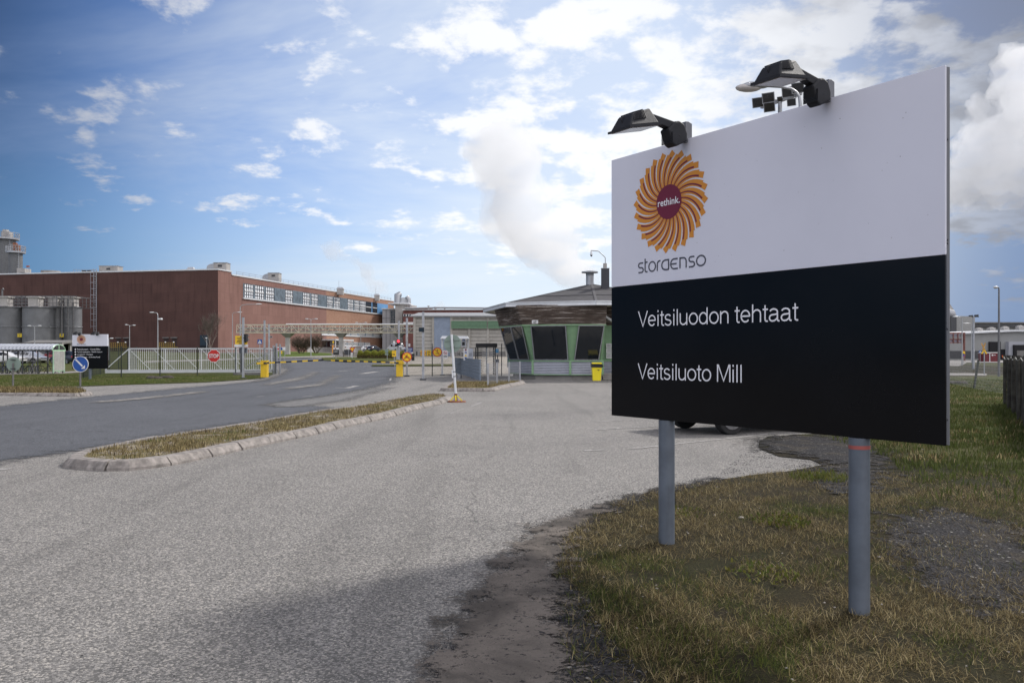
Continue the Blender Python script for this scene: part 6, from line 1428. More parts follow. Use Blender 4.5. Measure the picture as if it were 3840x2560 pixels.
# ---------------- bicycles
def bicycle(m):
    t = T('bicycle', 'bicycle', 'bicycle', (0,0,0), 'bicycles parked in the shelter'); r = .33
    for x in (0, 1.05):
        b = MB(); b.tube([(x+r*cos(2*pi*k/20), 0, r+r*sin(2*pi*k/20)) for k in range(21)], .022, 5, cap=False); w = b.build('wheel', M_blackp, t)
        b = MB()
        for k in range(10): a = 2*pi*k/10; b.bar((x,0,r),(x+r*cos(a),0,r+r*sin(a)), .006)
        b.build('spokes', M_galv, w)
    b = MB(); F = {'bb': (.45,0,.30), 'st': (.33,0,.82), 'ht': (.86,0,.86), 'hb': (.90,0,.70), 'ra': (0,0,r), 'fa': (1.05,0,r)}
    for a, c in (('bb','st'),('st','ht'),('bb','hb'),('hb','ht'),('ra','bb'),('ra','st'),('hb','fa')): b.tube([F[a], F[c]], .017, 6)
    b.build('frame', m, t)
    b = MB(); b.hexa([(.18,-.04,.90),(.46,-.02,.91),(.46,.02,.91),(.18,.08,.90),(.18,-.08,.95),(.48,-.02,.95),(.48,.02,.95),(.18,.08,.95)]); b.tube([(.33,0,.8),(.32,0,.92)], .014, 6); b.build('saddle', M_blackp, t)
    b = MB(); b.tube([(.86,0,.84),(.84,0,1.02)], .014, 6); b.tube([(.74,-.28,1.0),(.86,-.2,1.04),(.86,.2,1.04),(.74,.28,1.0)], .014, 6); b.build('handlebar', M_galv, t)
    return t
bcols = [mat('bike_%s' % n_, c, .4) for n_, c in (('black',(.02,.02,.022)),('green',(.02,.06,.035)),('red',(.16,.02,.02)),('blue',(.02,.04,.12)),('silver',(.3,.3,.32)))]
bl = ['black bicycle behind the slatted end wall of the shelter', 'silver bicycle next to the one by the slatted wall', 'black bicycle third from the slatted wall', 'green bicycle fourth from the slatted wall', 'black bicycle in the middle of the shelter row', 'red bicycle left of the middle of the row', 'dark bicycle behind the round sign back', 'blue bicycle left of the round sign back', 'black bicycle second from the left photo edge', 'black bicycle cut by the left photo edge']
seqc = [0,4,0,1,0,2,0,3,0,0]; protos = {}
for k in range(10):
    u = 158-k*19; yb = ya+.35+(k % 3)*.3+ (1 if k < 0 else 0); x = PX(u, yb)
    if seqc[k] not in protos: o = protos[seqc[k]] = bicycle(bcols[seqc[k]]); o['label'] = bl[k]
    else: o = dup(protos[seqc[k]], label=bl[k])
    o.location = (x-.5, yb+(120-u)*-.0, 0); o.rotation_euler[2] = R([20,-35,15,-25,40,-15,25,-30,10,35][k]); o.rotation_euler[0] = R(4)
# ---------------- cars
def make_car(name, paint, L=4.4, W=1.74, Ht=1.46, van=False):
    t = T(name, 'car', 'car', (0,0,0)); 
    # stations along x (rear -> front), lower body half width / underside / belt height, roof height & half width
    if van: st = [(-L/2,.78,.42,1.0,1.0,.70),(-L/2+.06,.84,.28,1.05,1.75,.72),(-L/2+.3,.87,.24,1.08,Ht,.74),(-.2,.87,.24,1.08,Ht,.75),(.55,.87,.24,1.06,Ht-.03,.74),(1.2,.87,.24,1.05,1.55,.70),(1.6,.86,.24,1.02,1.06,.78),(L/2-.2,.82,.26,.88,.90,.74),(L/2,.70,.38,.66,.68,.64)]
    else: st = [(-L/2,.70,.40,.74,.76,.64),(-L/2+.08,.80,.28,.90,.93,.70),(-L/2+.32,.85,.23,.96,1.02,.70),(-L/2+.75,.87,.22,.95,1.38,.57),(-.55,.87,.22,.94,Ht,.58),(.15,.87,.22,.93,Ht-.01,.58),(.62,.87,.22,.92,1.28,.60),(1.05,.87,.22,.90,.95,.72),(1.6,.85,.23,.82,.86,.72),(L/2-.14,.80,.27,.66,.70,.70),(L/2,.68,.38,.54,.56,.60)]
    k = W/1.74; rows = []
    for x, hw, zb, zbelt, zr, rw in st:
        hw *= k; rw *= k
        half = [(hw*.80,zb),(hw*.97,zb+.07),(hw,zb+.28),(hw*1.0,(zb+zbelt)/2+.1),(hw*.955,zbelt),(rw+(hw*.955-rw)*.12,zbelt+(zr-zbelt)*.80),(rw*.86,zr-.012),(0,zr+.012)]
        rows.append([Vector((x,-y,z)) for y, z in half]+[Vector((x,y,z)) for y, z in half[-2::-1]])
    b = MB(); b.grid(rows, True); b.f.append(tuple(range(15))); nr = len(rows); b.f.append(tuple(range((nr-1)*15, nr*15))); body = b.build('body', paint, t, smooth=True, bevel=0)
    gl = mat('car_glass', (.012,.014,.017), .04, spec=.7); cb = [2,5] 
    ig = (3,4,5,6) if not van else (2,3,4,5)
    def q4(i, j, f0, f1, g0, g1, s):
        """glass patch on the cabin side between stations i and j"""
        a0, a1 = rows[i][4], rows[i][5]; c0, c1 = rows[j][4], rows[j][5]; f = lambda p: Vector((p.x, p.y*s, p.z))
        lo0, lo1 = a0.lerp(c0, f0), a0.lerp(c0, f1); hi0, hi1 = a1.lerp(c1, f0), a1.lerp(c1, f1)
        P = [lo0.lerp(hi0, g0), lo1.lerp(hi1, g0), lo1.lerp(hi1, g1), lo0.lerp(hi0, g1)]
        out = Vector((0,-.012,.004)); return [f(p+out) for p in P]
    for s in (1,-1):
        for i, j in zip(ig[:-1], ig[1:]):
            b = MB(); b.quad(*q4(i, j, .05, .95, .10, .97, s)); b.build('side_window', gl, t)
    iw = (6,7) if not van else (5,6); ir = (2,3) if not van else (0,1)
    for (i, j), nm in ((iw,'windscreen'),(ir,'rear_window')):
        a, c = rows[i], rows[j]; P = [a[5], a[9], c[10] if nm != 'rear_window' else c[9], c[4] if nm != 'rear_window' else c[5]]
        if nm == 'rear_window': P = [a[4].lerp(c[5], .12), a[10].lerp(c[9], .12), c[9], c[5]]
        out = Vector((.015 if nm == 'windscreen' else -.015, 0, .015)); cen = sum(P, Vector())/4
        b = MB(); b.quad(*[cen+(p-cen)*.9+out for p in P]); b.build(nm, gl, t)
    for x in (-L/2+.82, L/2-.86):
        for s in (-1,1):
            y = s*(W/2-.11); r = .315
            b = MB(); b.cyl((x,y-.10,r),(x,y+.10,r), r, n=26); w = b.build('wheel', mat('tyre', (.018,.018,.019), .85, bump=.3, bscale=60), t, bevel=.02)
            b = MB(); o = y+s*.102; b.disc((x,o,r), r*.68, (0,1,0), .012, 24)
            for q in range(7): a = 2*pi*q/7; b.bar((x,o+s*.008,r),(x+r*.64*cos(a),o+s*.008,r+r*.64*sin(a)), .05, .02, up=(0,1,0))
            b.build('rim', mat('rim_alloy', (.42,.42,.44), .35, .8), w)
            b = MB(); P = [(x+(r+.055)*cos(pi*q/12)*(1), s*(W/2+.004), r+(r+.055)*sin(pi*q/12)) for q in range(13)] + [(x-(r+.05), s*(W/2+.004), .22),(x+(r+.05), s*(W/2+.004), .22)]
            b.quad(*[Vector(p) for p in P]); b.build('wheel_arch', M_blackp, t)
    for s in (-1,1):
        b = MB(); b.box((L/2-.09,s*W*.36,.62 if not van else .72), (.14,.28,.13)); b.build('headlight', M_glassy, t, bevel=.02)
        b = MB(); b.box((-L/2+.07,s*W*.40,.84 if not van else 1.0), (.12,.2,.16 if not van else .5)); b.build('tail_light', mat('tail_red', (.35,.015,.015), .3), t, bevel=.02)
        b = MB(); b.box((.85,s*(W/2+.08),.97), (.14,.16,.11)); b.build('mirror', paint, t, bevel=.02)
    b = MB(); b.box((-L/2-.012,0,.60), (.02,.5,.11)); b.build('number_plate', M_signw, t)
    return t
P_ = lambda n_, c, mt=.2: mat('paint_'+n_, c, .25, mt, var=.02, spec=.6)
car0 = make_car('parked_car', P_('dark',(.03,.034,.04))); car0.location = Vector((0,0,0))
# car behind the big board: left wheels at (3.95,15.1) near side and (3.4,16.6)
ax = Vector((.92,.39,0)).normalized(); ang = math.atan2(ax.y, ax.x)
nearw = G(2735,1628); cpos = nearw + ax*(4.4/2-.86) + Vector((-ax.y, ax.x, 0))*(.76)
car0.location = (cpos.x, cpos.y, 0); car0.rotation_euler[2] = ang+pi; car0['label'] = 'parked car hidden behind the big board, only its wheels showing below'
def placecar(o, u, v, rz, label, group='cars in the staff car park'):
    p = G(u, v); o.location = p; o.rotation_euler[2] = rz; o['label'] = label; o['group'] = group
c1 = make_car('parked_car', P_('white',(.55,.56,.58), 0), 5.0, 1.95, 2.0, True); placecar(c1, 52, 1356, R(176), 'white van behind the bicycle shelter, tallest vehicle of the row')
c2 = make_car('parked_car', P_('silver',(.42,.43,.45), .5)); placecar(c2, 108, 1362, R(-12), 'silver estate car behind the middle of the bicycle shelter')
c3 = dup(c2); placecar(c3, 118, 1353, R(-8), 'silver car parked farther back behind the silver estate')
c4 = make_car('parked_car', P_('white2',(.6,.6,.6), 0)); placecar(c4, 16, 1364, R(8), 'white car seen between the shelter posts at the left edge')
c5 = make_car('parked_car', P_('navy',(.02,.025,.035))); placecar(c5, 250, 1364, R(150), 'dark car between the slatted wall and the direction board')
c6 = make_car('parked_car', P_('red',(.22,.015,.015))); placecar(c6, 214, 1358, R(160), 'red car half hidden behind the slatted wall')
c7 = dup(c5); placecar(c7, 175, 1352, R(5), 'dark car behind the red car near the slatted wall')
c8 = dup(c1); placecar(c8, 3567, 1350, R(95), 'white van driving on the road right of the big board', 'vans'); 
for u, v, k in ((1388,1318,0),(1402,1319,1),(1482,1318,2)):
    c = dup((c4, c5, c1)[k]); placecar(c, u, v, R(10+k*60), ('white car parked under the brick windows','dark car right of the white one under the brick windows','white van parked behind the red traffic light')[k], 'cars by the brick wall')
# ---------------- street lamps
M_pole = mat('lamp_pole', (.36,.37,.38), .5, .5, var=.06)
def lamp_shade(t, c, L, yaw=0., w=.28, h=.16):
    d = Vector((cos(yaw), sin(yaw), 0)); rows = []
    for k in range(7):
        s = k/6; r = (sin(pi*min(1, s*.9+.08))**.5); p = c+d*(s-.0)*L
        rows.append([p+Vector((-sin(yaw)*cos(a)*w/2*r, cos(yaw)*cos(a)*w/2*r, sin(a)*h*.5*r*(1.1 if sin(a) > 0 else .5)+.02)) for a in [2*pi*j/10 for j in range(10)]])
    b = MB(); b.grid(rows, True); b.f.append(tuple(range(10))); b.f.append(tuple(range(60,70))); hd = b.build('lamp_head', M_cap, t, smooth=True)
    b = MB(); cc = c+d*L*.45-Vector((0,0,.03)); b.sphere(cc, .5, (L*.6*abs(cos(yaw))+.1, .2, .10), 10, 6); b.build('lamp_glass', M_glassy, hd, smooth=True)
def street_lamp(label, u, vb, vt, heads, group='street lamps in the compound', r=.07, yb=None, m=None):
    p = G(u, vb) if yb is None else Vector((PX(u,yb), yb, hz(PX(u,yb), yb))); y = p.y; zt = PZ(vt, y)
    t = T('street_lamp', label, 'street lamp', p, group); b = MB(); b.tube([p-Vector((0,0,.1)), p+Vector((0,0,(zt-p.z)*.4)), Vector((p.x,y,zt))], [r,r*.85,r*.6], 10); b.build('pole', m or M_pole, t, smooth=True)
    for uh, vh, Lpx in heads:     # head root pixel and signed head length in pixels
        e = PT(uh, vh, y); s = 1 if Lpx > 0 else -1; hx = abs(e.x-p.x)
        b = MB(); b.tube([Vector((p.x,y,zt-.02)), Vector((p.x+(e.x-p.x)*.12,y,zt+(e.z-zt)*.6)), Vector((p.x+(e.x-p.x)*.35,y,zt+(e.z-zt)*.95)), e], r*.5, 8); b.build('arm', m or M_pole, t, smooth=True)
        lamp_shade(t, e, abs(Lpx)/FPX*y, 0 if s > 0 else pi, w=.3*max(1, abs(Lpx)/FPX*y*.9))
    return t
street_lamp('double headed lamp in front of the widest storage tank', 130, 1345, 1226, [(117,1222,-15),(142,1222,14)])
street_lamp('short double headed lamp beside the direction board', 408, 1352, 1271, [(412,1269,14)])
street_lamp('double headed lamp left of the tall single arm lamps, by the loading platforms', 486, 1346, 1224, [(478,1218,-10),(497,1220,12)])
street_lamp('tall lamp with a left arm and a second lower head behind the gate', 592, 1352, 1182, [(578,1172,-18)], r=.09)
t = T('floodlight', 'flat white floodlight on the right side of the tall left arm lamp', 'floodlight', PT(600,1195,95)); c = PT(599,1195,G(592,1352).y); t.location = c; b = MB(); b.hexa([c+Vector(q) for q in ((-.2,-.2,-.12),(.28,-.2,-.1),(.28,.3,-.1),(-.2,.3,-.12),(-.2,-.2,.05),(.24,-.2,.09),(.24,.3,.09),(-.2,.3,.05))]); b.build('housing', M_cap, t); b = MB(); b.box(c+Vector((.02,.05,-.13)), (.3,.3,.02)); b.build('lens', M_glassy, t)
street_lamp('single arm lamp reaching right in front of the pale red wall', 872, 1340, 1178, [(890,1171,18)])
street_lamp('tallest single arm lamp above the yellow notice, reaching right', 901, 1352, 1150, [(960,1141,22)], r=.09)
street_lamp('slim double headed lamp between the round bushes', 1166, 1341, 1200, [(1156,1196,-12),(1180,1196,12)])
street_lamp('double headed lamp farther back before the brick windows', 1353, 1328, 1214, [(1343,1210,-12),(1366,1210,12)])
street_lamp('small low lamp with a single head behind the sliding gate', 775, 1346, 1272, [(777,1268,-8)])
street_lamp('tall curved lamp standing on the right grass, arm to the left', 3746, 1413, 1084, [(3741,1078,-16)], 'street lamps right of the board', .085, m=mat('lamp_pole_dark', (.17,.17,.18), .5, .5))
street_lamp('left single arm lamp before the grey warehouse', 3608, 1372, 1196, [(3594,1188,-22)], 'street lamps right of the board', .09, 107)
street_lamp('middle single arm lamp before the grey warehouse', 3643, 1361, 1218, [(3634,1213,-24)], 'street lamps right of the board', .09, 138)
# lamp and floodlight mast rising over the board
y = 19.7; x = PX(3001,y); t = T('street_lamp', 'curved street lamp rising behind the big board next to its right lamp', 'street lamp', (x,y,0)); b = MB()
b.tube([(x,y,-.1),(x,y,4),(x,y,PZ(392,y)),(PX(2998,y),y,PZ(365,y)),(PX(2985,y),y,PZ(345,y)),(PX(2965,y),y,PZ(333,y)),(PX(2930,y),y,PZ(327,y)),(PX(2880,y),y,PZ(324,y))], [.09,.08,.04,.036,.032,.03,.028,.028], 12); b.build('pole', M_galv, t, smooth=True)
rows = []
for k in range(9):
    s = k/8; px_ = 2880-110*s; w = [.05,.10,.11,.13,.15,.15,.13,.09,.02][k]; h_ = [.05,.07,.075,.09,.10,.10,.085,.055,.01][k]
    cc = PT(px_, 320+s*6, y); rows.append([cc+Vector((0, cos(a)*w, sin(a)*h_)) for a in [2*pi*j/14 for j in range(14)]])
b = MB(); b.grid(rows, True); b.f.append(tuple(range(14))); hd = b.build('lamp_head', M_galv, t, smooth=True); b = MB(); b.sphere(PT(2806,330,y), .5, (.62,.26,.20), 16, 8); b.build('lamp_glass', M_glassy, hd, smooth=True)
t = T('floodlight_mast', 'mast with a cross bar of square floodlights behind the big board', 'floodlight mast', (PX(2925,29.2),29.2,0)); b = MB(); b.tube([(PX(2925,29.2),29.2,-.1),(PX(2925,29.2),29.2,PZ(370,29.2))], [.14,.07], 12); b.build('pole', M_galv, t)
A_, B_ = PT(2855,402,30), PT(3005,349,28.4); b = MB(); b.bar(A_, B_, .10, .12); b.build('cross_bar', M_galv, t); bd = (B_-A_).normalized()
for u, v, s in ((2843,385,.42),(2881,368,.44),(2955,346,.42),(2992,330,.42),(2885,402,.40),(2925,372,.2),(2968,384,.3)):
    c = PT(u, v, 29.4-(u-2843)/150*1.4); hd = MB(); n = Vector((-.45,-.80,-.35)).normalized(); ex = Vector((.87,-.49,0)); ey = ex.cross(n)
    if ey.z < 0: ey = -ey
    q = [c-ex*s*.5-ey*s*.42, c+ex*s*.5-ey*s*.42, c+ex*s*.5+ey*s*.42, c-ex*s*.5+ey*s*.42]; q2 = [c+(p-c)*.55-n*s*.45 for p in q]
    hd.hexa(q+q2); h_ = hd.build('floodlight', M_galv, t); b = MB(); b.quad(*[c+(p-c)*.86+n*.006 for p in q]); b.build('lens', M_glassd, h_)
    b = MB(); bb = A_+bd*max(.1,min((B_-A_).length,(c-A_).dot(bd))); b.bar(c-n*s*.2, bb, .03); b.build('yoke', M_galv, h_)
# ================================================================ RIGHT HAND SIDE OBJECTS
t = T('railway_cross_sign', 'crossed orange boards above an orange chevron on a pole', 'railway sign', G(3691,1408)); p = G(3691,1408); c = PT(3688,1300,p.y-.05); s = p.y/FPX
b = MB(); b.tube([p, PT(3691,1290,p.y)], .04, 8); b.build('pole', M_galv, t)
M_or = mat('faded_orange', (.48,.26,.06), .6, grime=.3)
b = MB(); b.bar(c+Vector((-8*s,0,14*s)), c+Vector((6*s,0,-13*s)), 4*s, .03, up=(0,1,0)); b.bar(c+Vector((6*s,-.04,14*s)), c+Vector((-5*s,-.04,-13*s)), 4*s, .03, up=(0,1,0)); b.build('crossed_boards', M_or, t)
c = PT(3690,1317,p.y-.05); b = MB(); b.bar(c+Vector((0,0,4*s)), c+Vector((-9*s,0,-9*s)), 4.5*s, .03, up=(0,1,0)); b.bar(c+Vector((0,-.03,4*s)), c+Vector((9*s,-.03,-9*s)), 4.5*s, .03, up=(0,1,0)); b.build('chevron', M_signyel, t)
p = G(3764,1412); t = T('give_way_sign', 'red rimmed yellow give way triangle in front of the loading bays', 'road sign', p); b = MB(); b.tube([p, PT(3764,1350,p.y)], .035, 8); b.build('pole', M_galv, t); c = PT(3764,1339,p.y-.05); s = p.y/FPX
flat(t, c, [[(-8*s,7*s),(0,-12*s),(8*s,7*s)]], M_redp, 0, .0, 'plate'); flat(t, c, [[(-5.2*s,5*s),(0,-8*s),(5.2*s,5*s)]], M_signyel, 0, .01, 'face')
crosswalk('blue crossing sign beside the crossed orange boards', PT(3676,1319,125), .42)
y = 120; p = Vector((PX(3614,y),y,0)); t = T('road_sign', 'yellow disc above a round no parking sign before the gantry leg', 'road sign', p); b = MB(); b.tube([p, PT(3614,1320,y)], .04, 8); b.build('pole', M_galv, t); c = PT(3614,1322,y-.1); b = MB(); b.disc(c, .2, (0,1,0), .02); b.box(c-Vector((0,0,.17)), (.4,.02,.08)); b.build('warning_plate', M_signyel, t); c = PT(3614,1331,y-.1); b = MB(); b.disc(c, .2, (0,1,0), .02); b.build('ban_plate', M_redp, t); b = MB(); b.disc(c-Vector((0,.015,0)), .15, (0,1,0), .01); b.build('ban_face', M_bluep, t)
t = T('floodlight_mast', 'grey mast with two flat floodlights on a short cross arm', 'floodlight mast', G(3650,1388)); p = G(3650,1388); s = p.y/FPX
b = MB(); b.tube([p-Vector((0,0,.1)), PT(3651,1186,p.y)], [.12,.08], 10); b.build('pole', M_galv, t, smooth=True); b = MB(); b.bar(PT(3645,1187,p.y), PT(3670,1187,p.y), .1); b.build('cross_arm', M_dgrey, t)
for u, v in ((3641,1184),(3662,1182)): c = PT(u,v,p.y); b = MB(); b.hexa([c+Vector(q)*s for q in ((-6,-4,-3),(5,-4,-3),(5,6,-3),(-6,6,-3),(-5,-4,2),(6,-4,3),(6,6,3),(-5,6,2))]); b.build('floodlight', M_dgrey, t)
t = T('red_shed', 'dark red hut with a pale flat roof in front of the open doorway', 'hut', G(3720,1350)); y = 150; x0, x1 = PX(3694,y), PX(3742,y); zt = PZ(1324,y)
b = MB(); b.box(((x0+x1)/2,y+1,zt/2), (x1-x0,2.2,zt)); b.build('wall', mat('hut_red', (.13,.018,.025), .7), t)
b = MB(); b.hexa([(x0-.1,y-.2,zt),(x1+.2,y-.2,zt),(x1+.2,y+2.3,zt),(x0-.1,y+2.3,zt),(x0+.2,y,zt+.2),(x1,y,zt+.2),(x1,y+2,zt+.2),(x0+.2,y+2,zt+.2)]); b.build('roof', M_conc, t)
for u in (3710,3741): b = MB(); b.box((PX(u,y),y-.14,zt/2), (.12,.06,zt)); b.build('trim', M_cap, t)
for u, w in ((3720,.3),(3729,.25)): b = MB(); b.box((PX(u,y),y-.14,PZ(1331,y)), (w,.05,.25 if u < 3725 else .1)); b.build('notice', M_signw, t)
# leaning wire fence posts
for lab, u0, v0, u1, v1 in (('leaning dark fence post on the grass, farther from the slatted fence', 3651, 1459, 3669, 1350), ('dark fence post close beside the dark slatted fence', 3765, 1480, 3775, 1357)):
    p = G(u0, v0); e = PT(u1, v1, p.y); b = MB(); b.tube([p-Vector((0,0,.1)), e], .05, 8); tag(b.build('fence_post', mat('old_post', (.05,.055,.045), .9)), lab, 'post', 'old leaning fence posts')
# dark slatted fence
t = T('slatted_fence', 'dark weathered fence of uneven upright slats at the right photo edge', 'fence', G(3790,1530)); M_old = mat('weathered_slat', (.050,.047,.040), .95, var=.5, vscale=6, grime=.4)
pA_, pB_ = G(3778,1520), G(3990,1730); L = (pB_-pA_).length; n = int(L/.085); rnd = random.Random(8); dd = (pB_-pA_).normalized(); nn_ = Vector((dd.y,-dd.x,0))
for k in range(n):
    q = pA_.lerp(pB_, k/n); q.z = hz(q.x, q.y); h = 1.42+rnd.uniform(-.06,.10); ln = rnd.uniform(-.05,.05); b = MB() if k % 12 == 0 else b
    b.bar(q+nn_*rnd.uniform(-.03,.03), q+dd*ln+nn_*rnd.uniform(-.04,.04)+Vector((0,0,h)), rnd.uniform(.05,.085), .02, up=nn_)
    if k % 12 == 11 or k == n-1: b.build('slat_bay', M_old, t)
b = MB()
for z in (.35, 1.15): b.bar(pA_+nn_*-.06+Vector((0,0,z)), pB_+nn_*-.06+Vector((0,0,z)), .05, .08)
b.build('rail', M_old, t)
for k in range(8): q = pA_.lerp(pB_, k/7); b = MB(); b.tube([q+nn_*.07, q+nn_*.07+Vector((0,0,1.55))], .05, 8); b.build('post', M_old, t)
b = MB(); pts = []
for k in range(33): q = pA_.lerp(pB_, k/32); pts.append(q+nn_*.1+Vector((0,0,1.5-.07*abs(sin(k*pi/4)))))
b.tube(pts, .010, 5); b.build('rope', mat('pale_rope', (.35,.34,.31), .8), t)

# ================================================================ TREES, SHRUBS, HEDGE
def branchy(name, label, base, h, spread, col, seed, nstem=1, depth=5, r0=.09, up=.72, lean=.35, cat='tree', twig=.02, group=None, trunkname='trunk'):
    rnd = random.Random(seed); t = T(name, label, cat, base, group); tr = MB(); cr = MB()
    def grow(p, d, L, r, k):
        q = p; pts = [p]; 
        for j in range(3):
            d = (d+Vector((rnd.uniform(-.16,.16), rnd.uniform(-.16,.16), rnd.uniform(-.02,.10)))).normalized(); q = q+d*L/3; pts.append(q)
        rr = [max(r, twig*.5), max(r*.88, twig*.5), max(r*.76, twig*.45), max(r*.62, twig*.4)]
        (tr if k < 2 else cr).tube(pts, rr, 5 if k < 2 else 3, cap=False)
        if k >= depth: return
        nb = 3 if k < depth-1 else 4
        for j in range(nb):
            s = rnd.uniform(.35, 1.); pp = pts[min(3, int(s*3)+0)] if s < .99 else pts[3]
            a = rnd.uniform(0, 2*pi); e = Vector((cos(a), sin(a), 0)); nd = (d*up+e*spread+Vector((0,0,lean))).normalized()
            grow(pp, nd, L*rnd.uniform(.62,.86), r*.56, k+1)
    for s in range(nstem):
        a = rnd.uniform(0, 2*pi); d = Vector((cos(a)*spread*.9*(nstem > 1), sin(a)*spread*.9*(nstem > 1), 1)).normalized()
        grow(base+Vector((cos(a)*.15*(nstem > 1), sin(a)*.15*(nstem > 1), -.1)), d, h*(.34 if nstem == 1 else .36), r0, 0)
    tr.build(trunkname, mat(name+'_bark', col, .9, var=.3, vscale=8), t); cr.build('crown', mat(name+'_twig', tuple(c*.62 for c in col), .95, var=.35), t)
    return t
y = 150; p = Vector((PX(800,y),y,hz(PX(800,y),y))); branchy('birch_tree', 'slender bare birch before the corner of the red hall', p, 10.5, .5, (.20,.165,.14), 5, 2, 5, .10, up=.85, lean=.42, twig=.022)
p = G(1128,1327); branchy('bare_shrub', 'broad bare rounded bush left of the slim double lamp', p, 6.4, .95, (.15,.115,.085), 7, 12, 4, .06, up=.62, lean=.30, cat='bush', group='bare rounded bushes by the pipe bridge', twig=.026)
p = G(1187,1327); branchy('bare_shrub', 'narrower bare bush just right of the slim double lamp', p, 6.2, .75, (.14,.105,.08), 11, 10, 4, .06, up=.7, lean=.34, cat='bush', group='bare rounded bushes by the pipe bridge', twig=.026)
p = G(1420,1331); branchy('bare_shrub', 'low tangled brown shrub in front of the brick plinth behind the hedge', p, 2.2, .9, (.13,.10,.075), 13, 9, 4, .05, up=.5, lean=.1, cat='bush', twig=.028)
def tuft_cloud(name, label, n, sampler, size, cols, seed, cat=None, kind=None, wid=.12, up=.8, group=None, parent=None, mname='foliage'):
    rs = np.random.RandomState(seed); P = sampler(n, rs); n = len(P)
    a = rs.rand(n)*2*np.pi; ln = size*(.5+rs.rand(n)); tilt = (rs.rand(n)**(1-.7*(1-up)))*(1-up)*1.62
    D = np.stack([np.cos(a)*np.sin(tilt), np.sin(a)*np.sin(tilt), np.cos(tilt)], 1); S = np.stack([-np.sin(a), np.cos(a), np.zeros(n)], 1)
    w = (ln*wid)[:,None]; bend = np.stack([np.cos(a), np.sin(a), -np.ones(n)*.6], 1)*(ln*.18*rs.rand(n))[:,None]
    A = P-S*w*.5; B = P+S*w*.5; M = P+D*(ln*.55)[:,None]; M1 = M-S*w*.4; M2 = M+S*w*.4; E = P+D*ln[:,None]+bend
    V = np.stack([A,B,M2,M1,E], 1).reshape(-1,3).astype(np.float32); base = np.arange(n)*5
    me = bpy.data.meshes.new(name); me.vertices.add(n*5); me.vertices.foreach_set('co', V.ravel())
    loops = np.concatenate([np.stack([base,base+1,base+2,base+3], 1), np.stack([base+3,base+2,base+4], 1)], 1).ravel().astype(np.int32)
    me.loops.add(len(loops)); me.loops.foreach_set('vertex_index', loops); me.polygons.add(n*2)
    st = np.stack([np.arange(n)*7, np.arange(n)*7+4], 1).ravel().astype(np.int32); me.polygons.foreach_set('loop_start', st)
    try: me.polygons.foreach_set('loop_total', np.tile([4,3], n).astype(np.int32))
    except Exception: pass
    ci = sampler.cidx(P, rs) if hasattr(sampler, 'cidx') else rs.randint(0, len(cols), n)
    col = np.array(cols)[ci]*(0.65+.7*rs.rand(n))[:,None]; col = np.concatenate([col, np.ones((n,1))], 1)
    at = me.color_attributes.new('tint', 'FLOAT_COLOR', 'POINT'); at.data.foreach_set('color', np.repeat(col, 5, 0).astype(np.float32).ravel())
    me.update(calc_edges=True); me.validate()
    def fn(t, b):
        c = t.n('ShaderNodeAttribute', attribute_name='tint').outputs['Color']; t.L.new(c, b.inputs['Base Color']); 
        tl = t.n('ShaderNodeBsdfTranslucent', i={0: c}); mx = t.n('ShaderNodeMixShader', i={0: .3, 1: b.outputs[0], 2: tl.outputs[0]}); out = [q for q in t.nt.nodes if q.type == 'OUTPUT_MATERIAL'][0]; t.L.new(mx.outputs[0], out.inputs['Surface'])
    me.materials.append(mat(mname, rough=.8, spec=.15, fn=fn)); o = bpy.data.objects.new(name, me); C.objects.link(o)
    if parent is not None: o.parent = parent
    return tag(o, label, cat, group, kind)
def hedge():
    a, c = G(1338,1346), G(1516,1346); t = T('hedge', 'long clipped hedge, brown below and yellow green on top, behind the barriers', 'hedge', a)
    def smp(n, rs):
        s = rs.rand(n); d = rs.rand(n)*1.6; q = np.stack([a.x+(c.x-a.x)*s, a.y+(c.y-a.y)*s+d, a.z+1.15*rs.rand(n)**.8*(.86+.12*np.sin(s*40)) ], 1); e = np.minimum(s, 1-s)*30; q[:,2] = a.z+(q[:,2]-a.z)*np.minimum(1, .55+e*.5); return q-np.array([a.x,a.y,a.z])
    smp.cidx = None; del smp.cidx
    class Sm:
        def __call__(s, n, rs): return smp(n, rs)
        def cidx(s, P, rs): k = P[:,2]+rs.rand(len(P))*.5; return np.where(k > .72, rs.randint(0,2,len(P)), rs.randint(2,5,len(P)))
    tuft_cloud('twigs', None, 16000, Sm(), .22, [(.27,.27,.05),(.22,.24,.045),(.19,.15,.07),(.14,.11,.06),(.12,.09,.05)], 3, wid=.22, parent=t)
    b = MB(); 
    for k in range(40): q = a.lerp(c, k/40)+Vector((0,.8,0)); b.tube([q, q+Vector((random.uniform(-.2,.2),0,.8))], .03, 4)
    b.build('stems', mat('hedge_stem', (.07,.055,.04), .9), t)
hedge()
# ---------------- grass
vd_e = [Vector((p[0], p[1])) for p in right_turf]
def vnoise(x, y, s, seed=0):
    r = np.random.RandomState(seed); o = 0
    for k in range(5):
        a, f, ph = r.rand()*6.28, s*(1+k*.8), r.rand(2)*6.28; o = o + np.sin((x*np.cos(a)+y*np.sin(a))*f+ph[0])*np.cos((y*np.cos(a)-x*np.sin(a))*f*1.13+ph[1])/(1+k*.6)
    return o/2.4
hzv = np.vectorize(hz)
gpoly = [GS(q) for q in ([(2120,2160), (2180,2250), (2350,2480), (2420,2760), (2130,2760), (2060,2500), (2030,2300), (2060,2200)], [(3300,1960), (3500,1900), (3840,1990), (3950,2200), (3700,2330), (3480,2200), (3350,2080)], [(2860,1690), (2845,1655), (2900,1635), (3130,1640), (3280,1680), (3320,1780), (3260,1860), (3100,1850), (3060,1790), (3120,1745), (3030,1715)])]
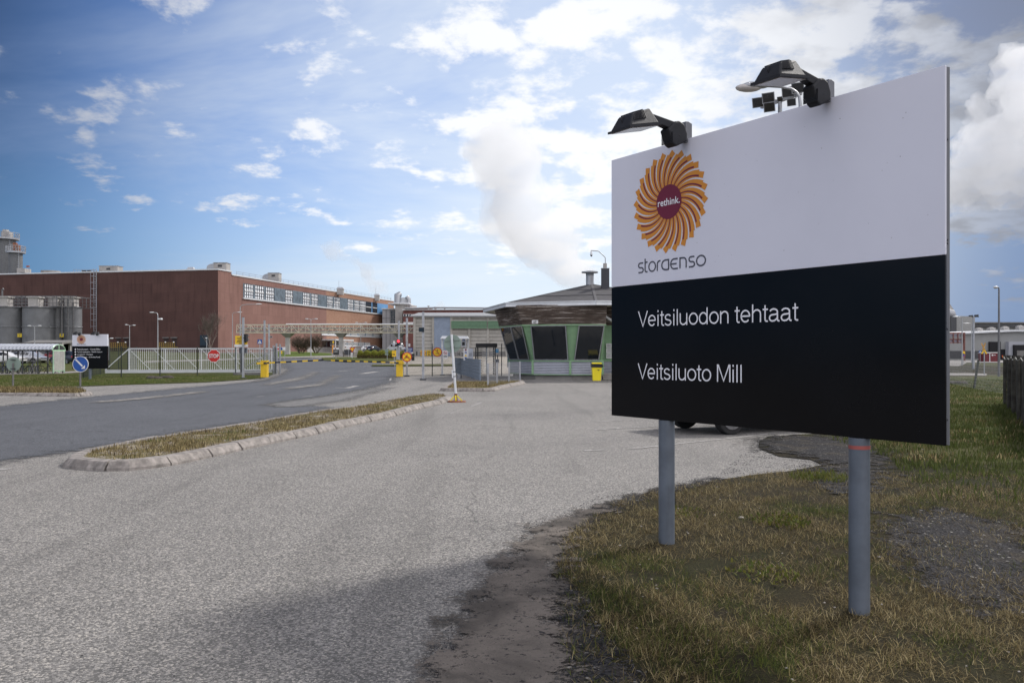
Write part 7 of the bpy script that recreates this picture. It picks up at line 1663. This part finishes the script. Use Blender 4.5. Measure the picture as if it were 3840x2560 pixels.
class Grass:
    def __init__(s, poly, y0, y1, um, ux, dens=None, thin=.75, greens=.3, pw=1.4, green_thr=.25): s.__dict__.update(locals())
    def __call__(s, n, rs):
        out = []; got = 0
        while got < n:
            m = n*2; y = s.y0+(s.y1-s.y0)*rs.rand(m)**s.pw; u = s.um+(s.ux-s.um)*rs.rand(m); x = (u-1920)/FPX*y
            k = inpoly(x, y, s.poly)
            nz = vnoise(x, y, 1.7, 2)*.5+vnoise(x, y, 6., 4)*.5; prob = np.clip(.55+nz*1.3, .03, 1)
            for g in gpoly: prob = np.where(inpoly(x, y, g), prob*.42, prob)
            if s.green_thr == -.45: prob = prob*np.clip((y-9.)/7, .02, 1)
            k &= rs.rand(m) < prob
            x, y = x[k], y[k]; out.append(np.stack([x, y, hzv(x, y)+.008], 1)); got += len(x)
        return np.concatenate(out)[:n]
    def cidx(s, P, rs):
        g = vnoise(P[:,0], P[:,1], 1.1, 9)+.5*vnoise(P[:,0], P[:,1], 4., 10)+rs.rand(len(P))*.7-.35; return np.where(g > s.green_thr, rs.randint(0,3,len(P)), rs.randint(3,8,len(P)))
GC = [(.075,.095,.022),(.12,.13,.03),(.050,.068,.020),(.27,.215,.10),(.17,.13,.06),(.40,.33,.18),(.11,.082,.04),(.065,.048,.028)]
tuft_cloud('dry_grass', 'tangled dry straw coloured grass under the big board', 150000, Grass(vd_e, 3.1, 11., 2050, 4000, pw=1.15, green_thr=.45), .062, GC, 1, 'grass', 'stuff', wid=.040, up=.05)
tuft_cloud('green_grass', 'short green shoots among the dry grass under the big board', 15000, Grass(vd_e, 3.1, 12., 2050, 4000, pw=1.3, green_thr=.05), .042, GC, 2, 'grass', 'stuff', wid=.07, up=.62)
gp2 = [Vector((p[0], p[1])) for p in GS([(3100,1650), (3300,1570), (3480,1480), (3560,1412), (4000,1412), (4200,1600), (4300,2000), (3900,1950), (3500,1900), (3330,1720)])]
tuft_cloud('lawn_grass', 'green spring grass on the field right of the big board', 46000, Grass(gp2, 9., 50., 3050, 4000, pw=1.5, green_thr=-.45), .085, [(.075,.095,.026),(.10,.115,.035),(.058,.078,.022)]+GC[3:], 3, 'grass', 'stuff', wid=.13, up=.6)
lp = [Vector((p[0], p[1])) for p in left_turf]
tuft_cloud('left_grass', 'green grass strip in front of the left fence', 40000, Grass(lp, 33, 62., -60, 1060, pw=1., green_thr=-.5), .07, [(.070,.105,.018),(.095,.12,.025),(.055,.08,.016)]+GC[3:], 4, 'grass', 'stuff', wid=.16, up=.7)
def isl_grass(name, label, poly, h0, n, size, y0, y1, u0, u1, seed, up=.5, wid=.10, thr=.6):
    g = Grass([Vector((p[0],p[1])) for p in poly], y0, y1, u0, u1, pw=1., green_thr=thr)
    class Q:
        def __call__(s, n, rs): P = g(n, rs); P[:,2] += h0; return P
        def cidx(s, P, rs): return g.cidx(P, rs)
    tuft_cloud(name, label, n, Q(), size, GC, seed, 'grass', 'stuff', wid=wid, up=up)
isl_grass('island_grass', 'dry tufts growing through the long island paving', isl_in, .105, 15000, .06, 10.8, 31, 150, 1750, 5)
isl_grass('island_grass', 'dry straw grass on the small island by the turnstile', isl2_in, .115, 7000, .07, 33, 46, 1600, 2000, 6)
isl_grass('island_grass', 'brown grass on the low island under the two round signs', isl3_in, .10, 9000, .12, 29, 37, -100, 400, 7, up=.6)
# edge weeds and stones
def stones(name, label, n, sampler, smin, smax, m, seed):
    rs = np.random.RandomState(seed); P = sampler(n, rs); V = []; Fc = []; base = np.array([(1,0,0),(-1,0,0),(0,1,0),(0,-1,0),(0,0,1),(0,0,-1),(.6,.6,.5),(-.6,.5,.5)]); 
    fc = [(0,6,4),(6,2,4),(2,7,4),(7,1,4),(1,3,4),(3,0,4),(0,2,6),(2,1,7),(2,0,5),(1,2,5),(3,1,5),(0,3,5)]
    for k, p in enumerate(P):
        s = smin+(smax-smin)*rs.rand()**2.5; a = rs.rand()*6.28; q = base*(1+.35*(rs.rand(8,3)-.5))*s*np.array([1,.8,.55]); x = q[:,0]*cos(a)-q[:,1]*sin(a); y = q[:,0]*sin(a)+q[:,1]*cos(a); q = np.stack([x,y,q[:,2]],1)+p
        V += [tuple(r) for r in q]; Fc += [tuple(i+k*8 for i in f) for f in fc]
    me = bpy.data.meshes.new(name); me.from_pydata(V, [], Fc); me.materials.append(m); o = bpy.data.objects.new(name, me); C.objects.link(o); return tag(o, label, 'gravel', None, 'stuff')
class InPoly:
    def __init__(s, poly, u0, u1, y0, y1, z=.02, pw=1.): s.__dict__.update(locals())
    def __call__(s, n, rs):
        out = []; got = 0
        while got < n:
            m = n*3; y = s.y0+(s.y1-s.y0)*rs.rand(m)**s.pw; x = ((s.u0+(s.u1-s.u0)*rs.rand(m))-1920)/FPX*y; k = inpoly(x, y, s.poly) & (rs.rand(m) < np.clip(.5+vnoise(x, y, 5., 3)*1.2, .05, 1)); x, y = x[k], y[k]; out.append(np.stack([x, y, hzv(x, y)+s.z], 1)); got += len(x)
        return np.concatenate(out)[:n]
M_st = mat('dark_stone', (.035,.034,.038), .75, var=.5, vscale=60); M_st2 = mat('pale_stone', (.36,.33,.30), .8, var=.25, vscale=20)
band = GS([(1500,2760), (1600,2450), (1850,2150), (1980,1960), (2250,1870), (2700,1780), (2850,1640), (3140,1620), (3300,1700), (3300,1850), (3080,1850), (2960,1790), (2700,1815), (2480,1860), (2280,1930), (2160,2050), (2150,2200), (2380,2500), (2450,2760)])
stones('loose_gravel', 'loose dark gravel scattered along the asphalt edge', 16000, InPoly(band, 1400, 3400, 3., 16, .016, 1.4), .002, .010, M_st, 1)
stones('loose_gravel', 'scattered dark grit on the worn asphalt', 1600, InPoly([(-5,2),(-5,14),(3,14),(.3,2)], 300, 2300, 3., 13, .003, 1.), .0015, .006, M_st, 2)
stones('pale_pebbles', 'small pale pebbles in the grass and gravel', 420, InPoly([Vector((.1,2)), Vector((.1,20)), Vector((9,20)), Vector((9,2))], 1900, 3840, 3.2, 12, .014, 1.2), .004, .016, M_st2, 3)
for k, (u, v, w) in enumerate(((2779,1945,12),(2830,2112,8),(3296,2092,9),(2848,2155,11),(3460,1688,6))):
    p = G(u, v); s = p.y/FPX; b = MB(); b.sphere(p+Vector((0,0,w*s*.3)), w*s, (1,.8,.55), 10, 7); o = b.build('stone', M_st2, smooth=True); tag(o, ('largest pale stone in the grass between the two posts','pale stone in the grass low between the posts','white stone just right of the nearer post','grey stone low between the two posts','pale stone on the green grass right of the board')[k], 'stone')
# twiggy green weeds with small leaves
for k, (u, v, lab) in enumerate(((2930,1960,'yellow green leafy weed patch right of the farther post'),(2860,2160,'small leafy weed low between the posts'),(3080,1800,'green grass clump behind the posts near the gravel'),(2545,1930,'small green weed right beside the farther post'))):
    p = G(u, v)
    class W:
        def __call__(s, n, rs): r = rs.rand(n)**.6*(.28 if k != 2 else .4); a = rs.rand(n)*6.28; x = p.x+r*np.cos(a); y = p.y+r*np.sin(a); return np.stack([x, y, hzv(x, y)+rs.rand(n)*.05], 1)
    tuft_cloud('weed', lab, (420,220,700,160)[k], W(), .03 if k != 2 else .08, [(.10,.115,.022),(.075,.10,.022),(.13,.125,.03)], 20+k, 'weed', 'stuff', wid=.5 if k != 2 else .08, up=.4)

wire_fence('wire_fence', 'sagging thin wire fence between the leaning post and the slatted fence', [G(3560,1440), G(3651,1459), G(3765,1480)], 1.25, .12, m=M_galv, wire=.003, rows=9, pw=.01, post_over=-1.2)
# ================================================================ STEAM FROM THE MILL
def vol_mat(name, dens, col=(1,1,1)):
    m = bpy.data.materials.new(name); m.use_nodes = True; nt = m.node_tree; nt.nodes.clear(); t = NT(nt)
    v = t.n('ShaderNodeVolumePrincipled', i={'Density': dens, 'Color': (.985,.992,1,1), 'Anisotropy': .35}); o = t.n('ShaderNodeOutputMaterial'); t.L.new(v.outputs[0], o.inputs['Volume']); return m
def plume(name, label, path, dens, seed, y, cell, n=10, jit=.55, disp=1.1):
    """path: (u, v, radius px) puffs at distance y, grown into one billowing closed surface"""
    rnd = random.Random(seed); b = MB(); s = y/FPX
    for i in range(len(path)-1):
        u0, v0, r0 = path[i]; u1, v1, r1 = path[i+1]
        for k in range(n):
            f = rnd.random(); r = (r0+(r1-r0)*f)*s; a = rnd.uniform(0, 2*pi); q = rnd.uniform(0, jit)*r
            c = PT(u0+(u1-u0)*f, v0+(v1-v0)*f, y)+Vector((cos(a)*q, rnd.uniform(-.5,.5)*r, sin(a)*q)); b.sphere(c, r*rnd.uniform(.38,.72), (1,1,.95), 14, 9)
    o = b.build(name, vol_mat(name+'_vapour', dens)); tag(o, label, 'steam', 'steam plumes from the mill', None)
    rm = o.modifiers.new('remesh', 'REMESH'); rm.mode = 'VOXEL'; rm.voxel_size = cell
    for k, (sc_, st) in enumerate(((cell*9, cell*3.2*disp*1.6), (cell*3.2, cell*1.5*disp*1.6))):
        tx = bpy.data.textures.new(name+str(k), 'CLOUDS'); tx.noise_scale = sc_; tx.noise_depth = 3
        d = o.modifiers.new('disp%d' % k, 'DISPLACE'); d.texture = tx; d.texture_coords = 'GLOBAL'; d.strength = st; d.mid_level = .5
    return o
plume('steam_plume', 'broad pale steam plume rising behind the guardhouse roof', [(2235,1085,45),(2120,1000,95),(2020,880,140),(1950,760,155),(1890,620,160),(1860,500,140)], .034, 2, 520, 3.4, 11)
plume('steam_plume', 'soft steam plume above the far end of the brick hall', [(1480,1122,26),(1400,1050,55),(1310,980,75),(1230,920,70)], .045, 3, 430, 2.6, 9)
plume('steam_plume', 'small steam puff above the dark red hall', [(1650,1150,26),(1630,1120,36)], .09, 4, 400, 2.0, 10)
plume('smoke_cloud', 'dense grey and white billowing vapour cloud at the right edge beyond the big board', [(3590,770,45),(3650,700,100),(3720,600,140),(3800,490,170),(3950,420,220)], .035, 6, 480, 2.8, 16, jit=.9, disp=2.2)
